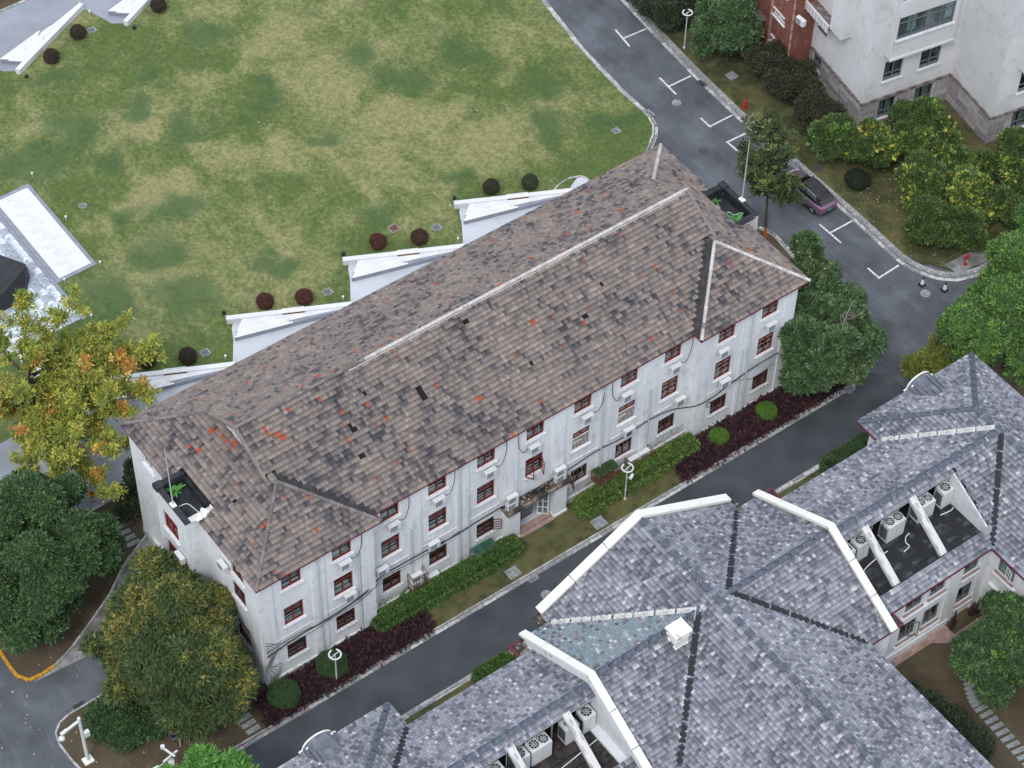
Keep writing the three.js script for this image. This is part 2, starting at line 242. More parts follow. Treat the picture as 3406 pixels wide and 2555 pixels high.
{
  const frontN = [[-8.5, 2.75], [47, 2.75]], neTip = [[47, 2.75], [48.4, 2.2], [49.4, 1.1], [50.2, -1.5], [51.4, -6], [52.1, -10.6], [52.2, -12], [51.6, -13.2], [49, -14], [45, -14.2]];
  let k = kerbThing(); kerbLine(k, 'gutter_slab', frontN, 0.98, 0.1, 0.27, -0.08, 0.03, M.kerb, 3); kerbLine(k, 'kerb_stone', frontN, 0.98, -0.11, 0.13, -0.08, 0.13, M.kerb.slice(0, 2), 5);
  kerbLine(k, 'gutter_slab', neTip, 0.7, 0.12, 0.27, -0.08, 0.03, M.kerb, 7); kerbLine(k, 'kerb_stone', neTip, 0.7, -0.1, 0.13, -0.08, 0.13, M.kerb.slice(0, 2), 9);
  k = kerbThing(); kerbLine(k, 'kerb_stone', [[0, 6.88], [50, 6.88]], 1.0, 0, 0.27, -0.08, 0.1, M.kerb, 11); kerbLine(k, 'edge_stone', [[0, 7.1], [50, 7.1]], 1.0, 0, 0.12, -0.08, 0.14, M.kerb, 12);
  k = kerbThing(); kerbLine(k, 'kerb_stone', lawnEast, 1.0, -0.06, 0.14, -0.08, 0.15, M.kerb, 13); kerbLine(k, 'gutter_slab', lawnEast.slice(1), 1.0, -0.3, 0.27, -0.08, 0.03, M.kerb, 14);
  const east = [[62.2, -62], [60.1, -45], [59.32, -39.5], [58.93, -35.5], [58.36, -29.1], [58.08, -23.6], [58.05, -9.5], [57.9, -4.3], [58.15, -3.04], [58.58, -2.04], [59.2, -1.08], [60.1, -0.3], [62, 0.35], [68, 0.7]];
  k = kerbThing(); kerbLine(k, 'gutter_slab', east, 0.72, -0.17, 0.32, -0.08, 0.04, M.kerb, 15); kerbLine(k, 'kerb_stone', east, 1.0, -0.6, 0.46, -0.08, 0.15, [M.kerb[3], M.kerb[1]], 16);
  const off = east.map(([x, z], i) => [x + 0.8 + (i > 7 ? 0.25 : 0), z - (i > 8 ? 0.7 : 0)]);
  struct('grass_verge', sheet([...off, [120, 0.2], [120, -62]], 0.115), M.grassRough);
  // west side: path kerb, yellow corner kerb, island
  const pk = [[0.1, -14.9], [-0.7, -14.5], [-2.66, -13.5], [-4.62, -11.95], [-6.66, -10.85], [-8.72, -9.75], [-10.2, -9.25]], yk = [[-10.2, -9.25], [-11.35, -9.1], [-12.2, -9.25], [-12.5, -9.65], [-12.55, -10.7], [-12.5, -12.5], [-12.4, -18], [-12.4, -26]];
  k = kerbThing(); kerbLine(k, 'kerb_stone', pk, 0.9, 0, 0.16, -0.08, 0.14, M.kerb, 17); kerbLine(k, 'yellow_kerb_stone', yk, 0.95, 0, 0.2, -0.08, 0.16, M.yellow, 18);
  struct('planting_bed', sheet([...pk, ...yk.slice(1), [-12.4, -18.6], [2, -18.6], [2, -14.9]], 0.1), M.soil);
  struct('footpath', sheet([[0.1, -14.85], ...pk.slice(1), [-11.9, -8.95], [-7.7, -8.7], [-5, -9.6], [-2.2, -11.5], [-0.2, -13], [0.3, -14]], 0.012), M.path);
  const isl = [[0, -5.5], [-8.5, -5.5], [-11.74, -5.45], [-12.55, -4.9], [-12.78, -3.9], [-12.7, -1.9], [-12.1, 0.2], [-11, 1.7], [-9.6, 2.6], [-8.5, 2.75]];
  k = kerbThing(); kerbLine(k, 'kerb_stone', isl, 0.8, 0.05, 0.14, -0.08, 0.14, M.kerb.slice(0, 2), 19); kerbLine(k, 'gutter_slab', isl.slice(1), 0.8, -0.16, 0.27, -0.08, 0.03, M.kerb, 20);
  struct('planting_bed', sheet([[0, -5.4], ...isl.slice(1), [47, 2.66], ...neTip.slice(1), [43, -14.2], [43, -0.5], [0, -0.5]], 0.1), M.soil);
  struct('grass_verge', sheet([[11.2, -0.1], [11.2, 2.6], [32.4, 2.6], [32.4, -0.1]], 0.106), M.grassRough);
  // strip and courtyard round the grey-roofed building
  struct('planting_bed', sheet([[-30, 7.12], [50, 7.12], [50, 6.9], [120, 6.9], [120, 90], [-30, 90]], 0.1), M.soil);
  struct('grass_verge', sheet([[0, 7.14], [50, 7.14], [50, 8.9], [0, 8.9]], 0.106), M.grassRough);
  struct('courtyard_paving', sheet([[31.4, 21.4], [38.3, 21.4], [38.3, 22.6], [41.4, 22.6], [41.4, 24.4], [40, 25.2], [38.6, 24.6], [37.6, 23], [36.6, 22.25], [31.4, 22.25]], 0.112), M.pinkStone);
}
// paving south and north of the lawn with its saw-tooth edge
{
  const s = []; const n = [];
  for (let k = -2; k <= 2; k++) { const ox = 14.4 + 10.03 * k; s.push([ox - 0.6, -26.2], [ox - 0.1, -27.2], [ox + 0.45, -27.85], [ox + 8.05, -24.05]); }
  struct('paving', sheet([...s.filter((p) => p[0] > 3.7 && p[0] < 43), [42.9, -24.6], [43.9, -25.05], [44.4, -24.7], [44.3, -24.0], [43.4, -23.2], [43.4, -14.6], [2, -14.6], [2, -24]], 0.112), M.concrete);
  for (let k = -2; k <= 3; k++) { const ox = 14.95 + 9.9 * k; n.push([ox - 0.9, -60.8], [ox + 0.3, -60.0], [ox + 8.1, -63.6]); }
  struct('paving', sheet([...n, [60, -64], [60, -67.2], [-40, -67.2]], 0.112), M.plaza);
  let k = kerbThing(); kerbLine(k, 'kerb_stone', [[-10, -67.3], [40, -67.3]], 1, 0, 0.2, 0, 0.2, M.kerb, 31);
  struct('planting_bed', sheet([[-40, -67.4], [60, -67.4], [60, -110], [-40, -110]], 0.115), M.soil);
  k = kerbThing(); kerbLine(k, 'kerb_stone', [[41.4, -24.9], [42.2, -25.25], [43.2, -25.35], [44.1, -25.1], [44.5, -24.5], [44.2, -23.8]], 0.5, 0, 0.12, 0, 0.17, M.kerb, 33);
  // grey square west of the long building
  struct('paving', sheet([[-40, -27.4], [6.5, -27.4], [6.5, -18.75], [-40, -18.75]], 0.016 + 0.1), M.plaza);
  k = kerbThing(); kerbLine(k, 'kerb_stone', [[-14, -18.68], [1.9, -18.68]], 1, 0, 0.14, 0, 0.19, M.kerb, 34);
}
// stone platform with border bands at the left, wet paving beside it
{
  const p = thing('stone_platform', 'pale rectangular stone platform with grey border beside the lawn', 'platform', 8, 0.1, -43.4);
  mesh(p, 'border', bx(-1.7, 1.6, 0, 0.06, -5.15, 5.1), M.graniteGrey);
  mesh(p, 'top_slab', bx(-1.35, 1.3, 0.02, 0.085, -4.8, 4.8), M.granite);
  const b = thing('stone_border', 'grey stone border strip running along the paved square', 'border strip', 6.2, 0.1, -42);
  mesh(b, 'strip', bx(-0.19, 0.08, 0, 0.05, -10, 7.9), M.graniteGrey);
  const q = new THREE.Group(); q.name = numbered('paving'); q.userData.kind = 'structure'; scene.add(q); const R = rng(77);
  const mats = [0, 1, 2].map((i) => std({ map: grainTex([[182, 190, 196], [170, 178, 186], [196, 203, 208]][i], 0.06, 0.4, 2.3, 150 + i, 256, 16), roughness: 0.35 }));
  for (let i = 0; i < 12; i++) for (let j = 0; j < 24; j++) { const m = mesh(q, 'paving_slab', stoneGeo, mats[Math.floor(R() * 3)], 5.65 - i * 0.7, 0.115 + R() * 0.006, -34.6 - j * 0.7); m.scale.set(0.685, 0.06, 0.685); }
}
// dark cut-stone sculpture
{
  const g = thing('stone_sculpture', 'dark angular cut-stone sculpture block at the left edge', 'sculpture', 2.4, 0.1, -41.4);
  const lo = [[2.9, 0.6], [2.6, 1.4], [1.2, 3.2], [-2.6, 3.4], [-3, -4.6], [0.4, -4.8]], hi = [[2.45, 1.4], [2.35, 1.65], [-0.2, 3.0], [-2.6, 3.2], [-2.8, -3.0], [0.2, -2.6]];
  const pos = [], tri = (a, b, c) => pos.push(...a, ...b, ...c), L = lo.map(([x, z]) => [x, 0, z]), T = hi.map(([x, z]) => [x, 1.5, z]);
  for (let i = 0; i < 6; i++) { const j = (i + 1) % 6; tri(L[i], T[i], L[j]); tri(L[j], T[i], T[j]); } for (let i = 1; i < 5; i++) tri(T[0], T[i + 1], T[i]);
  const ge = new THREE.BufferGeometry(); ge.setAttribute('position', new THREE.Float32BufferAttribute(pos, 3)); ge.setAttribute('uv', new THREE.Float32BufferAttribute(pos.filter((_, i) => i % 3 !== 1), 2)); ge.computeVertexNormals();
  mesh(g, 'block', ge, M.darkStone);
}
// painted parking marks
{
  const g = new THREE.Group(); g.name = 'parking_markings'; g.userData.kind = 'structure'; scene.add(g);
  const ln = (x0, z0, x1, z1, w = 0.15) => { const d = Math.hypot(x1 - x0, z1 - z0), nx = -(z1 - z0) / d * w / 2, nz = (x1 - x0) / d * w / 2; mesh(g, 'painted_line', sheet([[x0 + nx, z0 + nz], [x1 + nx, z1 + nz], [x1 - nx, z1 - nz], [x0 - nx, z0 - nz]], 0.005), M.paint); };
  const ln2 = (x0, z0, x1, z1) => { const d = Math.hypot(x1 - x0, z1 - z0), w = 0.15, nx = -(z1 - z0) / d * w / 2, nz = (x1 - x0) / d * w / 2; mesh(g, 'painted_line', sheet([[x0 + nx, z0 + nz], [x1 + nx, z1 + nz], [x1 - nx, z1 - nz], [x0 - nx, z0 - nz]], 0.009), M.paint); };
  ln(56.76, -36.85, 56.45, -34.6); ln2(56.62, -35.65, 58.9, -35.5);
  ln(56.1, -30.3, 55.95, -28.05); ln2(56.0, -29.08, 58.3, -29.02);
  ln(55.82, -24.8, 55.79, -23.56); ln2(55.75, -23.64, 58.03, -23.63);
  ln(55.78, -21.6, 55.81, -20.3); ln2(55.75, -21.5, 58.03, -21.42);
  ln(55.8, -17.3, 55.8, -14.9); ln2(55.8, -16.1, 58.0, -16.15);
  ln(55.76, -10.65, 55.8, -8.24); ln2(55.8, -9.5, 58.0, -9.48);
  ln(55.69, -5.17, 55.71, -3.85); ln2(55.66, -3.93, 57.77, -4.03);
}
// manhole covers, drain grates and inspection covers
function cover(label, x, z, r, mat, y = 0.004) {
  const g = thing('manhole_cover', label, 'manhole cover', x, y, z); mesh(g, 'rim', new THREE.RingGeometry(r * 0.9, r, 28).rotateX(-Math.PI / 2).translate(0, 0.006, 0), M.iron); mesh(g, 'lid', cyl(r * 0.9, r * 0.9, 0.01, 0, -0.004, 0, 28), mat); return g;
}
cover('grey round manhole cover on the narrow road near the white gable', 18.69, 4.61, 0.42, M.ironLight);
cover('pale round manhole cover on the road beside the second parking mark', 55.37, -27.26, 0.42, M.slabGrey);
cover('dark round manhole cover on the road near the long roof corner', 53.67, -21.74, 0.45, M.iron);
cover('grey round manhole cover on the road beside the two bollards', 57.43, -0.79, 0.42, M.ironLight);
cover('faint dark manhole cover on the road between the two big trees', 49.65, 2.86 + 1, 0.42, M.iron);
cover('dark round cover in the verge beside the parked car', 59.55, -15.2, 0.35, M.iron, 0.12);
function grate(label, x, z, y, w, d, mat, turn = 0, round = false) {
  const g = thing('drain_grate', label, 'drain grate', x, y, z, null, turn), n = Math.round(w / 0.13);
  if (round) mesh(g, 'frame', new THREE.RingGeometry(w * 0.42, w / 2, 24).rotateX(-Math.PI / 2).translate(0, 0.03, 0), mat);
  else mesh(g, 'frame', [bx(-w / 2, w / 2, 0, 0.03, -d / 2, -d / 2 + 0.06), bx(-w / 2, w / 2, 0, 0.03, d / 2 - 0.06, d / 2), bx(-w / 2, -w / 2 + 0.06, 0, 0.029, -d / 2 + 0.06, d / 2 - 0.06), bx(w / 2 - 0.06, w / 2, 0, 0.029, -d / 2 + 0.06, d / 2 - 0.06)], mat);
  mesh(g, 'sump', bx(-w / 2 + 0.08, w / 2 - 0.08, -0.002, 0.006, -d / 2 + 0.08, d / 2 - 0.08), M.dark);
  for (let i = 0; i < n; i++) { const bxx = -w / 2 + 0.1 + i * (w - 0.2) / Math.max(1, n - 1), hd = round ? Math.sqrt(Math.max(0.01, (w / 2) ** 2 - bxx * bxx)) - 0.02 : d / 2 - 0.06; mesh(g, 'grate_bar', bx(bxx - 0.028, bxx + 0.028, 0.008, 0.028, -hd, hd), mat); }
  return g;
}
grate('pale drain grate at the kerb of the narrow road opposite the porch', 18.75, 3.0, 0.004, 0.75, 0.5, M.ironLight);
grate('grey drain grate at the curved kerb under the tree', 46.75, 2.95, 0.034, 0.75, 0.5, M.ironLight, 0.2);
grate('pale drain grate at the lawn kerb corner beside the wide road', 52.85, -27.5, 0.034, 0.5, 0.85, M.ironLight, 0.05);
grate('dark drain grate at the parking kerb beside the verge', 58.35, -27.8, 0.045, 0.45, 0.8, M.iron);
grate('dark drain grate at the island kerb in the lower left', -10.44, -5.72, 0.034, 0.8, 0.4, M.iron);
grate('pale square grate in the lawn near the road corner', 49.45, -27.4, 0.104, 0.62, 0.62, M.ironLight);
grate('pale square grate in the lawn beside the leftmost dark bush', 11.54, -26.34, 0.104, 0.7, 0.62, M.ironLight);
grate('pale square grate in the lawn above the middle bench', 21.85, -26.18, 0.104, 0.7, 0.62, M.ironLight);
grate('pale square grate in the lawn above the eastern bench pair', 32.08, -26.93, 0.104, 0.7, 0.62, M.ironLight);
grate('pale square grate in the lawn by the far upper-left bench', 22.21, -61.05, 0.104, 0.7, 0.62, M.ironLight);
grate('round pale grate in the lawn beside the stone platform', 11.76, -44.15, 0.104, 0.62, 0.62, M.ironLight, 0.5, true);
function hatch(label, x, z, y, w, d, mat) { const g = thing('inspection_cover', label, 'inspection cover', x, y, z); mesh(g, 'frame', bx(-w / 2, w / 2, -0.05, 0.04, -d / 2, d / 2), M.kerb[1]); mesh(g, 'lid', bx(-w / 2 + 0.07, w / 2 - 0.07, 0.0, 0.055, -d / 2 + 0.07, d / 2 - 0.07), mat); }
hatch('brown square inspection cover in the lawn above the dark bushes', 29.43, -28.7, 0.1, 0.75, 0.75, M.rust);
hatch('grey square inspection cover in the verge opposite the parking bays', 60.84, -27.04, 0.115, 0.8, 0.8, M.slabGrey);
hatch('grey square cover in the verge right of the porch', 25.05, 2.0, 0.106, 0.95, 0.85, M.slabGrey);
hatch('grey square cover in the verge left of the drain grate', 17.9, 1.95, 0.106, 0.9, 0.8, M.slabGrey);
{ const g = thing('stone_box', 'square stone box with recessed top in the brown bed', 'stone box', -0.42, 0.1, -16.68, null, 0.1); mesh(g, 'rim', [bx(-0.55, 0.55, 0, 0.3, -0.5, -0.38), bx(-0.55, 0.55, 0, 0.3, 0.38, 0.5), bx(-0.55, -0.43, 0, 0.298, -0.38, 0.38), bx(0.43, 0.55, 0, 0.298, -0.38, 0.38)], M.rubble); mesh(g, 'lid', bx(-0.43, 0.43, 0, 0.2, -0.38, 0.38), M.soil); }
// stepping slabs
function stepSlab(label, x, z, w, d, y, turn, mat, group) { const g = thing('stepping_slab', label, 'stepping slab', x, y, z, group, turn); mesh(g, 'slab', new RoundedBoxGeometry(w, 0.08, d, 1, 0.02), mat); }
for (let i = 0; i < 5; i++) stepSlab('grey stepping slab in the brown bed beside the left wall', -1.34 + i * 0.04, -16.95 + i * 0.56, 0.95, 0.36, 0.12, -0.1, M.slabGrey, 'grey stepping slabs in the brown bed');
for (let i = 0; i < 4; i++) stepSlab('grey stepping slab beside the round clipped bush near the road', -2.5, 0.62 + i * 0.53, 0.95, 0.36, 0.12, 0, M.slabGrey, 'grey stepping slabs crossing the bed to the road');
for (let i = 0; i < 9; i++) stepSlab('white stepping slab under the yellow tree', 1.45 - i * 0.1, -35.2 + i * 0.55, 1.15, 0.33, 0.13, -0.08, M.granite, 'white stepping slabs under the yellow tree');
for (let i = 0; i < 2; i++) stepSlab('long white slab step under the yellow tree', 1.4, -29.5 + i * 0.62, 3.0, 0.38, 0.16, 0.0, M.granite, 'long white slab steps under the yellow tree');
{
  for (let i = 0; i < 24; i++) { const t = i / 23, a = lerp(2.05, 0.35, Math.min(1, t * 1.35)); const x = t < 0.55 ? 38.3 - 2.6 * Math.sin(t / 0.55 * 1.35) : 35.77 - (t - 0.55) * 0.9, z = t < 0.55 ? 23.6 + t / 0.55 * 4.0 : 27.6 + (t - 0.55) / 0.45 * 5.4; stepSlab('grey stepping slab of the curved courtyard path', x, z, 0.92, 0.31, 0.125, t < 0.55 ? lerp(0.75, -0.1, t / 0.55) : -0.1 - (t - 0.55) * 0.3, M.slabGrey, 'stepping slabs of the curved courtyard path'); }
}
// lawn-edge benches
const bench = (() => {
  const g = thing('bench_wall', '', 'bench', 0, 0.1, 0, 'angular stone benches along the lawn');
  mesh(g, 'back_wall', new RoundedBoxGeometry(9.05, 0.5, 0.4, 1, 0.015).translate(4.525, 0.25, 0.2), M.granite);
  mesh(g, 'seat', prism([[1.06, 0.402], [0.42, 2.1], [0.6, 2.12], [8.9, 0.52], [9.0, 0.402]], 0.38, 0), M.graniteGrey);
  mesh(g, 'seat_top', prism([[1.1, 0.41], [0.62, 1.5], [8.7, 0.5], [8.7, 0.41]], 0.4, 0.37), M.granite);
  const fx = (t) => [lerp(0.46, 8.9, t), lerp(2.08, 0.5, t)];
  for (let i = 0; i < 4; i++) { const o = i * 0.17; const [x0, z0] = fx(0.0), [x1, z1] = fx(0.5); mesh(g, 'slat', bar([x0 + o * 0.5, 0.425, z0 - o], [x1 - o * 1.6, 0.425, z1 - o * 0.7], 0.125, 0.05), M.white); }
  for (let i = 0; i < 12; i++) { const x = 4.1 + i * 0.135, zf = 2.0 - (x + 0.2) * 0.1875; mesh(g, 'slat', bx(x - 0.045, x + 0.045, 0.402, 0.45, 0.55, i < 4 ? zf - (3 - i) * 0.2 : zf), M.white); mesh(g, 'slat', bx(x - 0.045, x + 0.045, 0.5, 0.55, -0.03, 0.44), M.white); }
  mesh(g, 'backrest_board', bx(4.03, 5.65, 0.41, 0.499, 0.402, 0.47), M.wood);
  return g;
})();
const bturn = -Math.atan2(0.4472, 0.8944);
bench.position.set(14.4, 0.1, -28.1); bench.rotation.y = bturn; bench.userData.label = 'white angular bench wall in the middle of the lawn edge, two red bushes above it';
dup(bench, 'white angular bench wall with three dark and red bushes left of the eastern one', 24.43, 0.1, -28.08, bturn);
dup(bench, 'white angular bench wall nearest the wide road', 34.47, 0.1, -28.08, bturn);
dup(bench, 'white angular bench wall half under the yellow tree', 4.5, 0.1, -28.1, bturn);
{ // far side: mirrored benches
  const mk = (label, x, z) => { const c = dup(bench, label, x, 0.1, z, -bturn); c.scale.z = -1; };
  mk('white angular bench wall at the top left, fully in view', 14.95, -59.65); mk('white angular bench wall cut by the top edge of the picture', 24.8, -59.75);
}
// ------------------------------------------------------------------ roof tiles
function tileGeo(w, L, rise, ribs) { // lower end at z=0 raised, upper end at z=-L
  const pts = []; const n = ribs * 3;
  pts.push([-w / 2, 0]);
  for (let i = 0; i < ribs; i++) { const c = -w / 2 + w * (i + 0.5) / ribs, h = w / ribs * 0.36; pts.push([c - h, 0.004], [c - h * 0.72, 0.02], [c + h * 0.72, 0.02], [c + h, 0.004]); }
  pts.push([w / 2, 0]);
  const pos = [], q = (a, b, c, d) => pos.push(...a, ...b, ...c, ...a, ...c, ...d);
  for (let i = 0; i < pts.length - 1; i++) { const [x0, y0] = pts[i], [x1, y1] = pts[i + 1];
    q([x0, y0 + rise, 0], [x1, y1 + rise, 0], [x1, y1, -L], [x0, y0, -L]);
    q([x0, rise - 0.016, 0], [x1, rise - 0.016, 0], [x1, y1 + rise, 0], [x0, y0 + rise, 0]); }
  q([w / 2, rise - 0.016, 0], [w / 2, -0.018, -L], [w / 2, 0, -L], [w / 2, rise, 0]); q([-w / 2, rise, 0], [-w / 2, 0, -L], [-w / 2, -0.018, -L], [-w / 2, rise - 0.016, 0]);
  const g = new THREE.BufferGeometry(), p = new Float32Array(pos), uv = new Float32Array(p.length / 3 * 2);
  for (let i = 0; i < p.length / 3; i++) { uv[i * 2] = p[i * 3] / w + 0.5; uv[i * 2 + 1] = -p[i * 3 + 2] / L; }
  g.setAttribute('position', new THREE.BufferAttribute(p, 3)); g.setAttribute('uv', new THREE.BufferAttribute(uv, 2)); g.computeVertexNormals(); return g;
}
const tileTex = tex(256, 256, (u, v, i, j) => { const a = fbm(u * 20, v * 3, 301, 3, 1 * 3) - 0.5, b = fbm(u * 8, v * 8, 303, 4, 8) - 0.5, g = hash2(i, j, 17) - 0.5; return 205 * (1 + a * 0.3 + b * 0.35 + g * 0.16); });
const lin = (h) => new THREE.Color(h);
// tile field: faces = [{poly, f(x,z), dir:[dx,dz] uphill unit, e: plan distance origin}], skip(x,z)
function tileField(roof, faces, o) {
  const R = rng(o.seed), list = [], geos = o.geos, sl = Math.atan(o.slope), cs = Math.cos(sl), sn = Math.sin(sl);
  const rp = o.row * cs;
  for (const F of faces) {
    const [dx, dz] = F.dir, ux = -dz, uz = dx; // along
    let a0 = 1e9, a1 = -1e9, b0 = 1e9, b1 = -1e9; for (const [x, z] of F.poly) { const a = x * ux + z * uz, b = x * dx + z * dz; a0 = Math.min(a0, a); a1 = Math.max(a1, a); b0 = Math.min(b0, b); b1 = Math.max(b1, b); }
    const nr = Math.ceil((b1 - b0) / rp) + 1;
    for (let j = -1; j < nr; j++) {
      const shift = (j % 2) * o.w * o.stagger + (R() - 0.5) * 0.03, nc = Math.ceil((a1 - a0) / o.w) + 1;
      for (let i = -1; i < nc; i++) {
        const a = a0 + (i + 0.5) * o.w + shift, b = b0 + j * rp - 0.03; // b = lower edge
        const cx = a * ux + (b + rp * 0.5) * dx, cz = a * uz + (b + rp * 0.5) * dz;
        if (!inPoly(cx, cz, F.poly) || (o.skip && o.skip(cx, cz, F))) continue;
        const x = a * ux + b * dx, z = a * uz + b * dz, y = F.f(x, z) + 0.012;
        list.push({ x, y, z, dx, dz, ux, uz, cx, cz, F, j, i });
      }
    }
  }
  const mtx = (t) => { const X = V(-t.ux, 0, -t.uz), up = V(t.dx * cs, sn, t.dz * cs), N = X.clone().cross(up.clone().negate()).negate(); if (N.y < 0) { X.negate(); N.negate(); }
    const Z = up.clone().negate(), m = new THREE.Matrix4().makeBasis(Z.clone().cross(N).negate(), N, Z), r = new THREE.Matrix4().makeRotationFromEuler(new THREE.Euler((R() - 0.5) * 0.035, (R() - 0.5) * 0.03, (R() - 0.5) * 0.035)); m.multiply(r); m.setPosition(t.x + (R() - 0.5) * 0.008, t.y + R() * 0.012, t.z); return m; };
  for (const t of list) { t.c = o.pick(t, R); t.g = R() < 0.5 ? 0 : 1; t.d = Math.hypot(t.x - camera.position.x, t.y - camera.position.y, t.z - camera.position.z) / Math.max(0.15, faceCos(t)); }
  function faceCos(t) { const n = V(-t.dx * sn, cs, -t.dz * sn); return n.dot(V(camera.position.x - t.x, camera.position.y - t.y, camera.position.z - t.z).normalize()); }
  const order = list.map((_, i) => i).sort((p, q) => list[p].d - list[q].d), near = new Set(order.slice(0, 300));
  const mats = new Map();
  const matOf = (c) => { if (!mats.has(c)) mats.set(c, std({ color: lin(o.colors[c]), map: tileTex, roughness: 0.85 })); return mats.get(c); };
  const white = std({ color: '#ffffff', map: tileTex, roughness: 0.85 });
  for (const gi of [0, 1]) {
    const far = list.filter((t, i) => !near.has(i) && t.g === gi); if (!far.length) continue;
    const im = new THREE.InstancedMesh(geos[gi], white, far.length); im.name = gi ? 'tile_field_mixed' : 'tile_field'; im.userData.kind = 'stuff'; im.castShadow = im.receiveShadow = true;
    const cc = new THREE.Color();
    far.forEach((t, k) => { im.setMatrixAt(k, mtx(t)); cc.set(o.colors[t.c]); const v = 0.9 + R() * 0.2; cc.multiplyScalar(v); im.setColorAt(k, cc); });
    roof.add(im);
  }
  for (const i of near) { const t = list[i], m = new THREE.Mesh(geos[t.g], matOf(t.c)); m.name = 'roof_tile'; m.castShadow = m.receiveShadow = true; m.matrixAutoUpdate = true; mtx(t).decompose(m.position, m.quaternion, m.scale); roof.add(m); }
}
// cap tiles along a line
const capGeo = (() => { const g = new THREE.CylinderGeometry(0.115, 0.13, 0.46, 8, 1, true, -Math.PI / 2, Math.PI); g.rotateX(-Math.PI / 2); const c = new THREE.CylinderGeometry(0.14, 0.14, 0.06, 8, 1, true, -Math.PI / 2, Math.PI).rotateX(-Math.PI / 2).translate(0, 0, 0.22); return merge([g, c]); })();
function capLine(parent, name, a, b, mats, seed, len = 0.42, sc = 1) {
  const R = rng(seed), A = V(...a), B = V(...b), d = B.clone().sub(A), L = d.length(), n = Math.round(L / len); d.normalize();
  for (let i = 0; i < n; i++) {
    const m = mesh(parent, name, capGeo, typeof mats === 'function' ? mats((i + 0.5) / n, R) : mats[Math.floor(R() * mats.length)]); const p = A.clone().addScaledVector(d, (i + 0.5) * L / n); m.position.copy(p); m.position.y += 0.02 + R() * 0.015;
    m.lookAt(p.clone().sub(d)); m.position.copy(p); m.position.y += 0.02; m.scale.set(sc, sc, L / n / 0.42); m.rotateZ((R() - 0.5) * 0.08);
  }
}
// strip lying on a roof along a line (valley lining, ridge sheet): width w, given two heights functions
function ribbon(a, b, w, side, lift, bend) { // a,b 3D; side: horizontal unit [x,z] across; bend: drop at edges
  const pos = [], uv = [], q = (p0, p1, p2, p3) => { pos.push(...p0, ...p1, ...p2, ...p0, ...p2, ...p3); };
  const n = 1, P = (t, s) => [lerp(a[0], b[0], t) + side[0] * s * w / 2, lerp(a[1], b[1], t) + lift - Math.abs(s) * bend, lerp(a[2], b[2], t) + side[1] * s * w / 2];
  const L = Math.hypot(b[0] - a[0], b[1] - a[1], b[2] - a[2]);
  for (const [s0, s1] of [[-1, 0], [0, 1]]) { q(P(0, s0), P(0, s1), P(1, s1), P(1, s0)); uv.push(0, s0 * w / 2, 0, s1 * w / 2, L, s1 * w / 2, 0, s0 * w / 2, L, s1 * w / 2, L, s0 * w / 2); }
  for (const s of [-1, 1]) { const p0 = P(0, s), p1 = P(1, s), d0 = [p0[0], p0[1] - 0.06, p0[2]], d1 = [p1[0], p1[1] - 0.06, p1[2]]; q(p0, p1, d1, d0); uv.push(0, 0, L, 0, L, 0.06, 0, 0, L, 0.06, 0, 0.06); }
  const g = new THREE.BufferGeometry(); g.setAttribute('position', new THREE.Float32BufferAttribute(pos, 3)); g.setAttribute('uv', new THREE.Float32BufferAttribute(uv, 2)); g.computeVertexNormals(); return g;
}
M.capGrey = [std({ map: grainTex([132, 124, 120], 0.2, 0.4, 0.5, 311, 128, 16), roughness: 0.9 }), std({ map: grainTex([108, 102, 100], 0.2, 0.4, 0.5, 312, 128, 16), roughness: 0.9 })];
M.capWhite = [std({ map: grainTex([205, 200, 194], 0.15, 0.5, 0.5, 313, 128, 16), roughness: 0.9 }), std({ map: grainTex([180, 174, 168], 0.2, 0.6, 0.5, 314, 128, 16), roughness: 0.9 })];
M.mortar = std({ map: grainTex([186, 180, 174], 0.3, 0.6, 0.6, 315, 128, 16), roughness: 0.95 });
M.valleyDark = std({ map: grainTex([62, 60, 62], 0.15, 0.4, 2, 316, 256, 32), roughness: 0.85 });
M.peel = std({ map: tex(512, 256, (u, v, i, j) => { const p = sstep(0.5, 0.56, fbm(u * 26, v * 40, 321, 4, 2) * 0.7 + fbm(u * 5, v * 5, 323, 2, 5) * 0.3); const g = 1 + (hash2(i, j, 18) - 0.5) * 0.25; const c = mixc([38, 40, 44], [205, 205, 200], p); return [c[0] * g, c[1] * g, c[2] * g]; }, 1 / 1.6), roughness: 0.8 });
M.peelMostly = std({ map: tex(512, 256, (u, v, i, j) => { const p = sstep(0.4, 0.47, fbm(u * 26, v * 40, 331, 4, 2) * 0.7 + fbm(u * 5, v * 5, 333, 2, 5) * 0.3); const g = 1 + (hash2(i, j, 19) - 0.5) * 0.25; const c = mixc([44, 46, 48], [210, 209, 203], p); return [c[0] * g, c[1] * g, c[2] * g]; }, 1 / 1.6), roughness: 0.8 });
M.deck = std({ color: '#1c1a1a', roughness: 1 });

